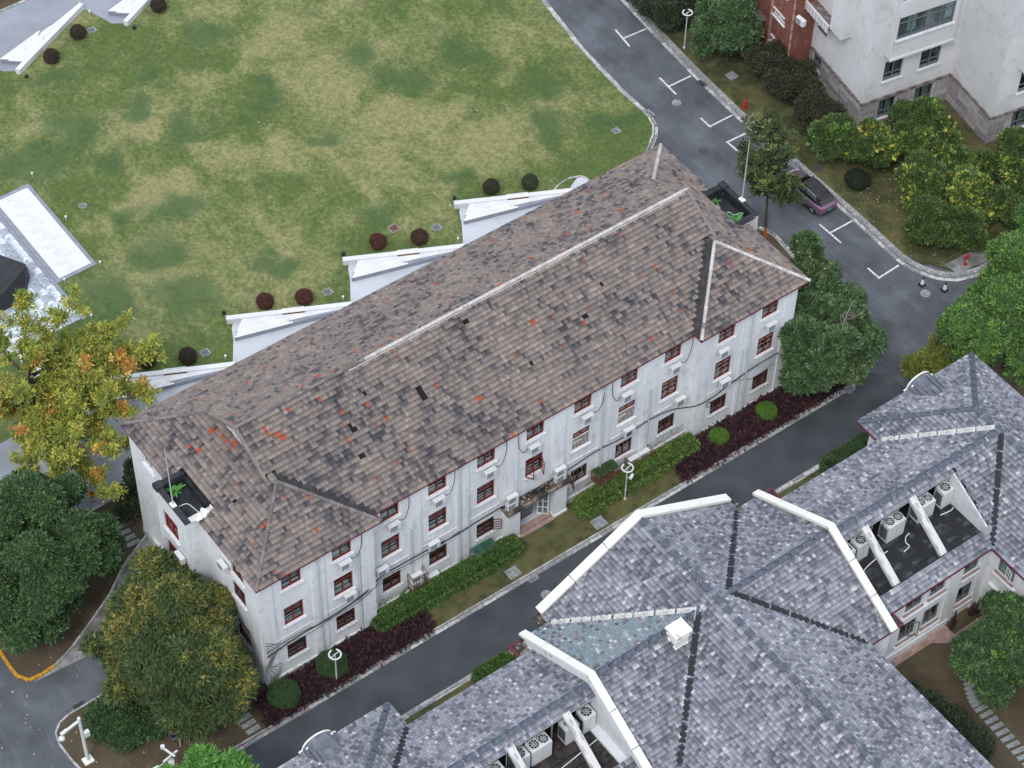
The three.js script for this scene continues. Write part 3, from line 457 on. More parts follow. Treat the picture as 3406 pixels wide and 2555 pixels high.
// ------------------------------------------------------------------ the long white building
const LB = thing('long_building', 'long white three-storey building with brown tiled hipped roof in the centre', 'building', 21.5, 0, -7.9);
const lp = (parent, name, geo, mat) => mesh(parent, name, geo, mat, -21.5, 0, 7.9);
const COLS = [1.66, 5.35, 9.4, 13.05, 16.85, 20.75, 24.6, 28.42, 32.1, 36.12, 39.9], WW = 1.42;
const ROWS = [[1.66, 3.2], [5.32, 7.15], [9.05, 10.62]];
{
  const rect = (x0, x1) => [[x0, 0], [x1, 0], [x1, 11], [x0, 11]];
  const holes = (cols, skipLow) => cols.flatMap((i) => ROWS.filter((_, r) => !(r === 0 && i === 5)).map(([a, b]) => [COLS[i], COLS[i] + WW, a, b]));
  lp(LB, 'front_wall', wallGeo(rect(0, 8.35), holes([0, 1]), 0.32), M.wall);
  lp(LB, 'front_wall', wallGeo(rect(34.6, 42.9), holes([9, 10]), 0.32), M.wall);
  lp(LB, 'front_wall', wallGeo(rect(8.35, 34.6), [...holes([2, 3, 4, 5, 6, 7, 8]), [20.05, 22.8, 0.3, 3.2]], 0.32).translate(0, 0, -0.72), M.wall);
  for (const x of [8.04, 34.6]) lp(LB, 'return_wall', bx(x, x + 0.31, 0, 11, -1.0, -0.321), M.wall);
  // left end wall with its windows (built in XY, turned to face -x)
  const lw = wallGeo([[-15.1, 0], [-0.321, 0], [-0.321, 11], [-6.0, 11], [-6.0, 10.5], [-9.9, 10.5], [-9.9, 11], [-15.1, 11]], [[-3.1, -1.7, 6.6, 8.2], [-3.1, -1.6, 2.3, 4.2], [-3.1, -1.7, 9.0, 10.6], [-13.7, -12.4, 8.9, 10.5]], 0.32); lw.rotateY(-Math.PI / 2); lp(LB, 'end_wall', lw.translate(0, 0, 0), M.wall);
  lp(LB, 'end_wall', wallGeo([[0.321, 0], [15.1, 0], [15.1, 11], [9.9, 11], [9.9, 10.5], [6.0, 10.5], [6.0, 11], [0.321, 11]], [], 0.32).rotateY(Math.PI / 2).translate(42.9, 0, 0), M.wall);
  lp(LB, 'back_wall', bx(0.321, 42.579, 0, 11, -15.1, -14.78), M.wall);
  lp(LB, 'dark_backing', bx(0.33, 42.55, 0.02, 10.9, -2.05, -2.0), M.room); lp(LB, 'dark_backing', bx(1.6, 1.65, 0.02, 10.9, -14.7, -2.1), M.room);  // added dark sheets, so the panes look into unlit rooms
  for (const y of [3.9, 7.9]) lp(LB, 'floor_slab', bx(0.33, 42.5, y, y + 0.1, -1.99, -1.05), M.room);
  // pilasters, plinth, string course
  const mids = []; for (let i = 0; i < 10; i++) mids.push((COLS[i] + WW + COLS[i + 1]) / 2);
  for (let i = 0; i < 10; i++) {
    const m = mids[i]; if (i === 1) { lp(LB, 'pilaster', bx(7.35, 8.35, 0.5, 10.9, 0.0, 0.1), M.wall); continue; } if (i === 8) { lp(LB, 'pilaster', bx(34.6, 35.5, 0.5, 10.9, 0, 0.1), M.wall); continue; }
    if (i === 4 || i === 5) { lp(LB, 'pilaster', bx(m - 0.5, m + 0.5, 4.3, 10.9, -0.72, -0.6), M.wall); continue; }
    const z = i === 0 || i === 9 ? 0 : -0.72; lp(LB, 'pilaster', bx(m - 0.48, m + 0.48, 0.5, 10.9, z, z + 0.11), M.wall);
  }
  lp(LB, 'pilaster', bx(0.001, 0.95, 0.5, 10.9, 0, 0.1), M.wall); lp(LB, 'pilaster', bx(41.95, 42.89, 0.5, 10.9, 0, 0.1), M.wall);
  for (const [z0, z1] of [[-15.1, -14.1], [-12.0, -11.1], [-5.2, -4.3], [-1.05, -0.1]]) lp(LB, 'pilaster', bx(-0.1, 0, 0.5, 10.9, z0, z1), M.wall);
  for (const q of [bx(-0.06, 8.41, 0, 0.5, -0.3, 0.14), bx(34.54, 42.96, 0, 0.5, -0.3, 0.14), bx(8.41, 18.95, 0, 0.5, -0.9, -0.58), bx(23.95, 34.54, 0, 0.5, -0.9, -0.58)]) lp(LB, 'plinth', q, M.stainWall);
  for (const q of [bx(-0.16, 0, 0, 0.7, -15.1, -9.9), bx(-0.16, 0, 0, 0.7, -6.1, -0.31)]) lp(LB, 'plinth', q, M.stainWall);
  for (const q of [bx(8.41, 18.7, 4.18, 4.3, -0.72, -0.68), bx(24.2, 34.55, 4.18, 4.3, -0.72, -0.68), bx(0.95, 7.3, 4.2, 4.26, 0, 0.03), bx(35.6, 41.9, 4.2, 4.26, 0, 0.03)]) lp(LB, 'string_course', q, M.wall2);
  for (const q of [bx(24.0, 26.6, 0.5, 1.5, -0.72, -0.705), bx(25.2, 29.6, 0.5, 1.25, -0.703, -0.698), bx(9.0, 13.0, 0.5, 1.2, -0.72, -0.705), bx(31.4, 34.5, 0.5, 1.4, -0.72, -0.706)]) lp(LB, 'stained_base', q, M.stainWall);
}
// windows
const winG = {
  frame: [bx(0, 0.09, 0, 1, -0.05, 0.05), bx(WW - 0.09, WW, 0, 1, -0.05, 0.05), bx(WW / 2 - 0.055, WW / 2 + 0.055, 0, 1, -0.045, 0.055)],
};
const wcache = new Map();
M.bars = std({ color: '#a8948e', roughness: 0.7 });
function windowPart(parent, h, frameMat, R, opt = {}) {
  const W = opt.w || WW, key = W + '_' + h.toFixed(2);
  if (!wcache.has(key)) wcache.set(key, {
    frame: merge([bx(0, 0.09, 0, h, -0.05, 0.05), bx(W - 0.09, W, 0, h, -0.05, 0.05), bx(W / 2 - 0.04, W / 2 + 0.04, 0.09, h - 0.09, -0.045, 0.06), bx(0.09, W - 0.09, 0, 0.09, -0.05, 0.05), bx(0.09, W - 0.09, h - 0.1, h, -0.05, 0.05)]),
    transom: bx(0.09, W - 0.09, h * 0.7, h * 0.7 + 0.07, -0.04, 0.058),
    pane: bx(0.1, W / 2 - 0.06, 0.1, h - 0.11, -0.012, -0.006), pane2: bx(W / 2 + 0.06, W - 0.1, 0.1, h - 0.11, -0.012, -0.006),
    bars: merge([1, 2, 3].map((i) => bx(0.09, W - 0.09, h * i * 0.25 - 0.014, h * i * 0.25 + 0.014, -0.03, 0.025))),
    vbars: merge([0.25, 0.75].map((t) => bx(W * t - 0.012, W * t + 0.012, 0.09, h - 0.1, -0.03, 0.025))),
    grille: merge([...Array(9)].map((_, i) => bx(0.06 + i * (W - 0.12) / 8 - 0.011, 0.06 + i * (W - 0.12) / 8 + 0.011, 0.02, h - 0.02, 0.09, 0.112)).concat([0.25, 0.5, 0.75].map((t) => bx(0.05, W - 0.05, h * t - 0.01, h * t + 0.012, 0.085, 0.116)))),
    slat: bx(0.1, W - 0.1, 0, 0.11, -0.16, -0.14), sill: bx(-0.12, W + 0.12, -0.12, -0.005, -0.05, 0.26), blind: bx(0.1, W / 2 - 0.05, 0, h * 0.4, -0.22, -0.2),
  });
  const c = wcache.get(key), g = new THREE.Group(); g.name = 'window'; parent.add(g);
  mesh(g, 'frame', c.frame, frameMat); if (opt.transom) mesh(g, 'transom', c.transom, frameMat);
  mesh(g, 'pane', c.pane, M.glass); mesh(g, 'pane', c.pane2, M.glass);
  if (opt.bars) mesh(g, 'glazing_bars', c.bars, opt.barMat || frameMat); if (opt.vbars) mesh(g, 'glazing_bars', c.vbars, opt.barMat || frameMat);
  if (opt.grille) mesh(g, 'security_bars', c.grille, opt.grilleMat || M.brownFrame);
  const n = opt.slats || 0; for (let i = 0; i < n; i++) { const s = mesh(g, 'blind_slat', c.slat, M.blind, 0, 0.15 + (i + R() * 0.5) * (h - 0.35) / Math.max(1, n - 0.5), 0); s.rotation.x = -0.4; }
  if (opt.blind) mesh(g, 'blind', c.blind, M.blind, opt.blind === 2 ? W / 2 : 0, h * 0.58, 0);
  mesh(g, 'sill', c.sill, opt.sillMat || M.wall2); return g;
}
{
  const R = rng(5);
  COLS.forEach((x, i) => ROWS.forEach(([y0, y1], r) => {
    if (r === 0 && i === 5) return; const block = i < 2 || i > 8, z = block ? -0.14 : -0.86;
    const low = r === 0, odd = i === 7 && r === 1 || i === 6 && r === 1;
    const w = windowPart(LB, y1 - y0, low ? M.redDull : M.red, R, { transom: !low, grille: low && i !== 7 && i !== 6, grilleMat: M.brownFrame, slats: low ? 2 : i < 6 ? 4 + Math.floor(R() * 2) : 2 + Math.floor(R() * 2), vbars: i > 5 || (r === 2 && i > 3), bars: i > 5 && !low, barMat: M.bars, blind: R() < 0.35 ? 1 + Math.floor(R() * 2) : 0, sillMat: low ? M.stainWall : M.wall2 });
    w.position.set(x - 21.5, y0, z + 7.9);
    if (odd) mesh(w, 'white_grille', [bx(0.05, WW / 2, 0.05, 0.1, 0.1, 0.13), bx(0.05, WW / 2, 0.75, 0.8, 0.1, 0.13), ...[...Array(12)].map((_, k) => bx(0.08 + k * 0.115, 0.1 + k * 0.115, 0.04, 1.2, 0.1, 0.125)), bx(0.02, WW - 0.02, 0.0, 0.05, 0.1, 0.14), bx(0.02, WW - 0.02, 1.2, 1.25, 0.1, 0.14)], M.white);
    if (i === 5 && r === 1) { // casements standing open
      const leaf = [bx(0, 0.06, 0, 1.2, 0, 0.05), bx(0.56, 0.62, 0, 1.2, 0, 0.05), bx(0.06, 0.56, 0, 0.06, 0, 0.05), bx(0.06, 0.56, 1.14, 1.2, 0, 0.05), bx(0.06, 0.56, 0.4, 0.44, 0.01, 0.04), bx(0.06, 0.56, 0.78, 0.82, 0.01, 0.04)];
      const a = mesh(w, 'open_casement', leaf, M.red, 0.06, 0.06, 0.08); a.rotation.y = -1.0; const b = mesh(w, 'open_casement', merge(leaf.map((q) => q.clone())), M.red, WW - 0.06, 0.06, 0.08); b.rotation.y = Math.PI + 1.25;
    }
    if (low && (i === 4 || i === 6)) { const leaf = [bx(0, 0.05, 0, 1.1, 0, 0.04), bx(0.55, 0.6, 0, 1.1, 0, 0.04), ...[0.0, 0.26, 0.52, 0.78, 1.05].map((t) => bx(0.05, 0.55, t, t + 0.05, 0, 0.04))]; const a = mesh(w, 'open_casement', leaf, M.brownFrame, i === 4 ? WW - 0.1 : 0.1, 0.1, 0.12); a.rotation.y = i === 4 ? -0.5 : -1.9; }
  }));
  // left end wall windows (facing -x)
  for (const [z1, y0, y1, w] of [[-1.7, 6.6, 8.2, 1.4], [-1.6, 2.3, 4.2, 1.5], [-1.7, 9.0, 10.6, 1.4], [-12.4, 8.9, 10.5, 1.3]]) {
    const g = windowPart(LB, y1 - y0, y0 > 8.8 && z1 < -9 ? M.white : M.redDull, R, { w, transom: true, grille: y0 < 8.8, slats: 2 }); g.position.set(0.15 - 21.5, y0, z1 - w + 7.9); g.rotation.y = -Math.PI / 2;
  }
}
// projecting end bays with black flat roofs
function endBay(side) {
  const X = (x) => side < 0 ? x : 43.2 - x, b = (x0, x1, y0, y1, z0, z1) => { const a = X(x0), c = X(x1); return bx(Math.min(a, c), Math.max(a, c), y0, y1, z0, z1); };
  const many = (n, l, m) => { for (const q of l) lp(LB, n, q, m); };
  many('bay_wall', side < 0 ? [b(-1.25, -1.0, 0, 10.2, -9.8, -9.0), b(-1.25, -1.0, 0, 10.2, -7.3, -6.1), b(-1.25, -1.0, 0, 1.5, -9.0, -7.3), b(-1.25, -1.0, 3.4, 5.0, -9.0, -7.3), b(-1.25, -1.0, 7.0, 8.2, -9.0, -7.3), b(-1.249, -1.0, 10.0, 10.2, -9.0, -7.3), b(-1.0, 0, 0, 10.2, -9.8, -9.5), b(-1.0, 0, 0, 10.2, -6.4, -6.1)] : [b(-1.25, 0, 0, 10.2, -9.8, -6.1)], M.wall);
  if (side < 0) lp(LB, 'dark_backing', bx(-0.6, -0.55, 0.1, 10.1, -9.45, -6.45), M.room);  // added dark sheet behind the bay panes, interior shade as colour
  many('bay_parapet', [b(-1.28, -0.95, 10.2, 11.5, -9.85, -6.05), b(-0.95, 0.75, 10.2, 11.5, -9.85, -9.5), b(-0.95, 0.75, 10.2, 11.35, -6.4, -6.05)], side < 0 ? M.wall : M.stainWall);
  many('parapet_cap', [b(-1.3, -0.9, 11.5, 11.56, -9.88, -6.0), b(-0.9, 0.78, 11.5, 11.56, -9.88, -9.45), b(-0.94, -0.9, 10.72, 11.49, -9.4, -6.45), b(-0.9, 0.7, 10.72, 11.49, -9.49, -9.45), b(-1.32, -0.8, 11.3, 11.66, -9.9, -9.3)], M.bitumen);
  lp(LB, 'parapet_cap', b(-0.9, 0.8, 11.36, 11.46, -6.45, -6.0), side < 0 ? M.peelMostly : M.bitumen);
  many('bay_roof', [b(-0.949, 0.62, 10.6, 10.72, -9.49, -6.41), b(0.62, 0.95, 10.6, 11.3, -9.49, -6.41)], M.bitumen);
  if (side > 0) lp(LB, 'bay_facing', b(-1.26, -0.9, 9.4, 11.48, -6.1, -6.03), M.peelMostly);
}
endBay(-1); endBay(1);
{ const R = rng(8); for (const [y0, y1] of [[1.5, 3.4], [5.0, 7.0], [8.2, 10.0]]) { const g = windowPart(LB, y1 - y0, M.red, R, { w: 1.7, transom: true, bars: true, vbars: true, barMat: M.red }); g.position.set(-1.12 - 21.5, y0, -9.0 + 7.9); g.rotation.y = -Math.PI / 2; } }
// roof
const LS = 0.56, LE = 11.1;
const LF = {
  N: { poly: [[-0.3, -15.55], [43.5, -15.55], [39.25, -11.3], [39.25, -7.925], [3.8, -7.925], [3.8, -11.45]], f: (x, z) => LE + LS * (z + 15.55), dir: [0, 1] },
  S: { poly: [[8.8, -0.3], [34.17, -0.3], [38.835, -4.965], [39.25, -4.965], [39.25, -7.925], [3.8, -7.925], [3.8, -4.85], [4.25, -4.85]], f: (x, z) => LE + LS * (-0.3 - z), dir: [0, -1] },
  W: { poly: [[-0.3, -15.55], [-0.3, -9.9], [0.8, -9.9], [0.8, -6.0], [-0.3, -6.0], [-0.3, 0.42], [4.25, -4.13], [4.25, -11.0]], f: (x, z) => LE + LS * (x + 0.3), dir: [1, 0] },
  E: { poly: [[43.5, -15.55], [43.5, -9.9], [42.4, -9.9], [42.4, -6.0], [43.5, -6.0], [43.5, 0.42], [38.835, -4.245], [38.835, -10.885]], f: (x, z) => LE + LS * (43.5 - x), dir: [-1, 0] },
  BL: { poly: [[-0.3, 0.42], [8.8, 0.42], [4.25, -4.13]], f: (x, z) => LE + LS * (0.42 - z), dir: [0, -1] },
  BR: { poly: [[34.17, 0.42], [43.5, 0.42], [38.835, -4.245]], f: (x, z) => LE + LS * (0.42 - z), dir: [0, -1] },
};
{
  const slab = (F, up = 0, t = 0.1) => prism(F.poly, (x, z) => F.f(x, z) + up, (x, z) => F.f(x, z) + up - t);
  const roof = lp(LB, 'roof', Object.values(LF).map((F) => slab(F)), M.deck);
  const rc = (name, geo, mat) => mesh(roof, name, geo, mat);
  rc('valley_lining', [prism([[8.8, 0.42], [4.25, -4.13], [4.25, -4.85], [8.8, -0.3]], (x, z) => LE + LS * (8.8 - x) + 0.03, (x, z) => LE + LS * (8.8 - x) - 0.1)], M.valleyDark);
  rc('valley_lining', [prism([[34.17, 0.42], [38.835, -4.245], [38.835, -4.965], [34.17, -0.3]], (x, z) => LE + LS * (x - 34.17) + 0.03, (x, z) => LE + LS * (x - 34.17) - 0.1)], M.valleyDark);
  rc('valley_lining', prism([[8.8, -0.3], [4.25, -4.85], [4.7, -4.85], [9.3, -0.3]], (x, z) => LF.S.f(x, z) + 0.035, (x, z) => LF.S.f(x, z) - 0.05), M.valleyDark); rc('valley_lining', prism([[34.17, -0.3], [38.72, -4.85], [38.27, -4.85], [33.67, -0.3]], (x, z) => LF.S.f(x, z) + 0.035, (x, z) => LF.S.f(x, z) - 0.05), M.valleyDark);
  const gab = (x0, x1, zf, zb, y) => { const z0 = -7.925, yr = 15.37; const s = new THREE.Shape([new THREE.Vector2(zb, y), new THREE.Vector2(zf, y), new THREE.Vector2(z0, yr - 0.05)]); const g = new THREE.ExtrudeGeometry(s, { depth: 0.12, bevelEnabled: false }); g.rotateY(-Math.PI / 2); return g.translate(x0, 0, 0); };
  rc('gablet_wall', gab(4.22, 0, -4.85, -11.0, 13.6), M.stainWall); rc('gablet_wall', gab(38.98, 0, -4.9, -10.9, 13.68), M.stainWall);
  // verge boards beside the gablets
  for (const x of [3.8, 39.25]) for (const [za, zb, ya, yb] of [[-11.4, -7.925, 13.42, 15.37], [-4.6, -7.925, 13.5, 15.37]]) rc('verge_tiles', bar([x, ya + 0.02, za], [x, yb + 0.03, zb], 0.2, 0.16), M.capGrey[0]);
  const skipT = [[12.2, -6.3], [15.4, -4.9], [15.5, -4.55], [10.3, -5.0], [23.0, -3.3], [20.6, -7.2], [9.9, -3.3], [30.2, -5.3], [28.0, -4.3], [1.75, -5.2]];
  const red = [[9.4, -7.2], [10.2, -6.1], [11.9, -5.8], [9.7, -4.6], [12.6, -4.4], [16.6, -4.9], [18.7, -3.0], [24.6, -5.3], [27.7, -3.9], [22.2, -1.4], [31.3, -1.2], [34.2, -4.9], [19.3, -0.55], [5.4, -7.0], [5.9, -6.6], [6.1, -6.2], [7.3, -7.5], [3.3, -10.3], [3.5, -9.9], [3.6, -9.3], [3.7, -8.9], [3.9, -8.3], [3.5, -8.2], [2.2, -9.8], [1.9, -10.6], [2.3, -2.6], [4.9, -0.9], [5.6, -2.5], [41, -3.2], [9, -8.5], [10.5, -8.7], [11.2, -8.5], [13.5, -9.4], [15, -8.3], [16, -8.6], [24, -8.2], [27.5, -9.6], [29, -8.2], [31, -10.2], [33.5, -12.3], [35, -9.6], [36.4, -12.8], [33, -14], [28, -14.4], [22, -12.4], [19, -13.6], [7.3, -12.6], [9, -13.2], [4.6, -9.3]];
  const C = { a: '#a8998f', b: '#9b8e88', c: '#897f7c', d: '#6f6a6c', e: '#57555a', f: '#b8a99d', r: '#c9674a', s: '#a5705f', k: '#3b393c' };
  tileField(roof, Object.values(LF), { seed: 21, slope: LS, row: 0.335, w: 0.212, stagger: 0, geos: [tileGeo(0.207, 0.36, 0.075, 2), tileGeo(0.207, 0.36, 0.082, 2)], colors: C,
    skip: (x, z, F) => F === LF.S && (x < 9.4 && x - 9.1 - z < 0.3 && z > -4.9 || x > 33.6 && 33.87 - z - x < 0.3 && z > -4.9) || F === LF.S && skipT.some(([a, b]) => Math.abs(x - a) < 0.17 && Math.abs(z - b) < 0.2) || F === LF.W && skipT.some(([a, b]) => Math.hypot(x - a, z - b) < 0.18),
    pick: (t, R) => { if (red.some(([a, b]) => Math.hypot(t.cx - a, t.cz - b) < 0.17)) return 'r'; const n = fbm(t.cx * 0.5 + 3, t.cz * 0.5, 341, 3) * 0.5 + 0.3 + (R() - 0.5) * 0.34 + (hash2(Math.floor(t.i / 2.3 + t.j * 0.37), t.j, 7) - 0.5) * 0.4; if (R() < 0.006) return 's'; return n < 0.26 ? 'e' : n < 0.37 ? 'd' : n < 0.47 ? 'c' : n < 0.62 ? 'b' : n < 0.84 ? 'a' : 'f'; } });
  const grey = M.capGrey, wh = M.capWhite, mix = (t, R) => t < 0.27 ? grey[R() < 0.7 ? 0 : 1] : wh[R() < 0.65 ? 0 : 1];
  capLine(roof, 'ridge_tile', [3.7, 15.39, -7.925], [39.3, 15.39, -7.925], mix, 31);
  const E = LE + 0.03; const yl = LE + LS * 4.55, yr = LE + LS * 4.665;
  capLine(roof, 'hip_tile', [-0.3, E, 0.42], [4.25, yl + 0.03, -4.13], grey, 32); capLine(roof, 'hip_tile', [8.75, E, 0.37], [4.25, yl + 0.03, -4.13], grey, 33);
  capLine(roof, 'hip_tile', [-0.3, E, -15.55], [3.85, LE + LS * 4.15 + 0.03, -11.4], grey, 34); capLine(roof, 'hip_tile', [43.5, E, 0.42], [38.835, yr + 0.03, -4.245], wh, 35);
  capLine(roof, 'hip_tile', [34.2, E, 0.38], [38.835, yr + 0.03, -4.245], [wh[1], grey[0], wh[0]], 36); capLine(roof, 'hip_tile', [43.5, E, -15.55], [39.2, LE + LS * 4.3 + 0.03, -11.25], wh, 37, 0.42, 1.15);
  rc('ridge_mortar', [...[[12, 39]].map(([a, b]) => bar([a, 15.33, -7.79], [b, 15.33, -7.79], 0.13, 0.05))], M.mortar);
  // fascia boards and soffit
  const fas = [[-0.3, -15.55, 43.5, -15.55], [43.5, -15.55, 43.5, -9.9], [43.5, -6.0, 43.5, 0.42], [43.5, 0.42, 34.17, 0.42], [34.17, 0.42, 34.17, -0.3], [34.17, -0.3, 8.8, -0.3], [8.8, -0.3, 8.8, 0.42], [8.8, 0.42, -0.3, 0.42], [-0.3, 0.42, -0.3, -6.0], [-0.3, -9.9, -0.3, -15.55]];
  for (const [x0, z0, x1, z1] of fas) { const dx = Math.sign(x1 - x0), dz = Math.sign(z1 - z0); rc('fascia_board', bar([x0 - dx * 0.03, LE - 0.05, z0 - dz * 0.03], [x1 + dx * 0.03, LE - 0.05, z1 + dz * 0.03], 0.06, 0.17), M.red); }
  rc('soffit', prism([[-0.25, 0.38], [8.75, 0.38], [8.75, -0.32], [34.2, -0.32], [34.2, 0.38], [43.45, 0.38], [43.45, -5.95], [42, -5.95], [42, -9.95], [43.45, -9.95], [43.45, -15.5], [-0.25, -15.5], [-0.25, -9.95], [1.2, -9.95], [1.2, -5.95], [-0.25, -5.95]], 11.02, 11.0), M.wall2);
  // broken tiles, tile patches
}
// downpipes
{
  const pipe = (x, z, y1, y0 = 0.25, hopper = true) => { const g = [cyl(0.06, 0.06, y1 - y0, x, y0, z + 0.1, 8), tube([[x, y0 + 0.02, z + 0.1], [x, y0 - 0.08, z + 0.14], [x + 0.05, y0 - 0.15, z + 0.26]], 0.06, 8, 6)]; if (hopper) g.push(cyl(0.1, 0.16, 0.26, x, y1 - 0.05, z + 0.12, 8)); lp(LB, 'downpipe', g, M.paleSteel); };
  pipe(4.15, 0.12, 10.5); pipe(15.35, -0.6, 10.5); pipe(16.05, -0.6, 7.4, 0.4, false); pipe(26.95, -0.6, 10.5); pipe(30.95, -0.6, 7.6, 1.2, false); pipe(38.9, 0.12, 10.5); pipe(38.45, 0.02, 7.3, 0.4, false); pipe(11.6, -0.62, 7.2, 0.3, false); pipe(7.2, 0.02, 8.8, 0.5, false);
}
// porch
{
  lp(LB, 'porch_pillar', [bx(19.0, 20.0, 0.32, 3.4, -0.72, -0.15), bx(18.93, 20.05, 0, 0.32, -0.72, -0.08)], M.wall); lp(LB, 'porch_pillar', [bx(22.85, 23.88, 0.32, 3.4, -0.72, -0.15), bx(22.8, 23.95, 0, 0.32, -0.72, -0.08)], M.wall);
  lp(LB, 'porch_canopy', [bx(18.8, 24.15, 3.4, 3.62, -0.72, 0.12)], M.canopy);
  lp(LB, 'porch_step', [bx(20.06, 22.79, 0, 0.17, -0.71, 0.0)], M.pinkStone); lp(LB, 'porch_step', [bx(20.06, 22.79, 0.17, 0.34, -0.7, -0.3)], M.pinkStone);
  lp(LB, 'porch_floor', [bx(20.06, 22.79, 0.2, 0.36, -1.98, -0.71)], M.concrete);
  for (const q of [bx(19.9, 20.9, 0.36, 3.2, -1.99, -1.9), bx(22.0, 22.95, 0.36, 3.2, -1.99, -1.9)]) lp(LB, 'entrance_wall', q, M.wall); for (const q of [bx(19.9, 20.05, 0.36, 3.2, -1.9, -1.04), bx(22.8, 22.95, 0.36, 3.2, -1.9, -1.04)]) lp(LB, 'side_wall', q, M.wall);
  const d = new THREE.Group(); d.name = 'door'; d.position.set(20.3 - 21.5, 0.36, -1.2 + 7.9); LB.add(d);
  mesh(d, 'door_grille', [bx(0, 1.5, 0, 0.06, 0, 0.05), bx(0, 1.5, 1.3, 1.36, 0, 0.05), ...[...Array(11)].map((_, i) => bx(i * 0.145, i * 0.145 + 0.03, 0.06, 1.3, 0.01, 0.04))], M.brownFrame);
  const leaf = mesh(d, 'door_leaf', [bx(0, 0.09, 0, 2.1, 0, 0.05), bx(0.71, 0.8, 0, 2.1, 0, 0.05), bx(0.36, 0.44, 0.08, 2.02, 0, 0.05), bx(0.09, 0.71, 0, 0.08, 0, 0.05), bx(0.09, 0.71, 2.02, 2.1, 0, 0.05), bx(0.09, 0.71, 1.34, 1.4, 0.002, 0.048), bx(0.09, 0.71, 0.68, 0.74, 0.002, 0.048)], M.white, 1.75, 0, 0.2); leaf.rotation.y = -0.75;
  const gl = mesh(d, 'door_glass', bx(0.05, 0.75, 0.05, 2.05, 0.02, 0.028), M.glass, 1.75, 0, 0.2); gl.rotation.y = -0.75;
}
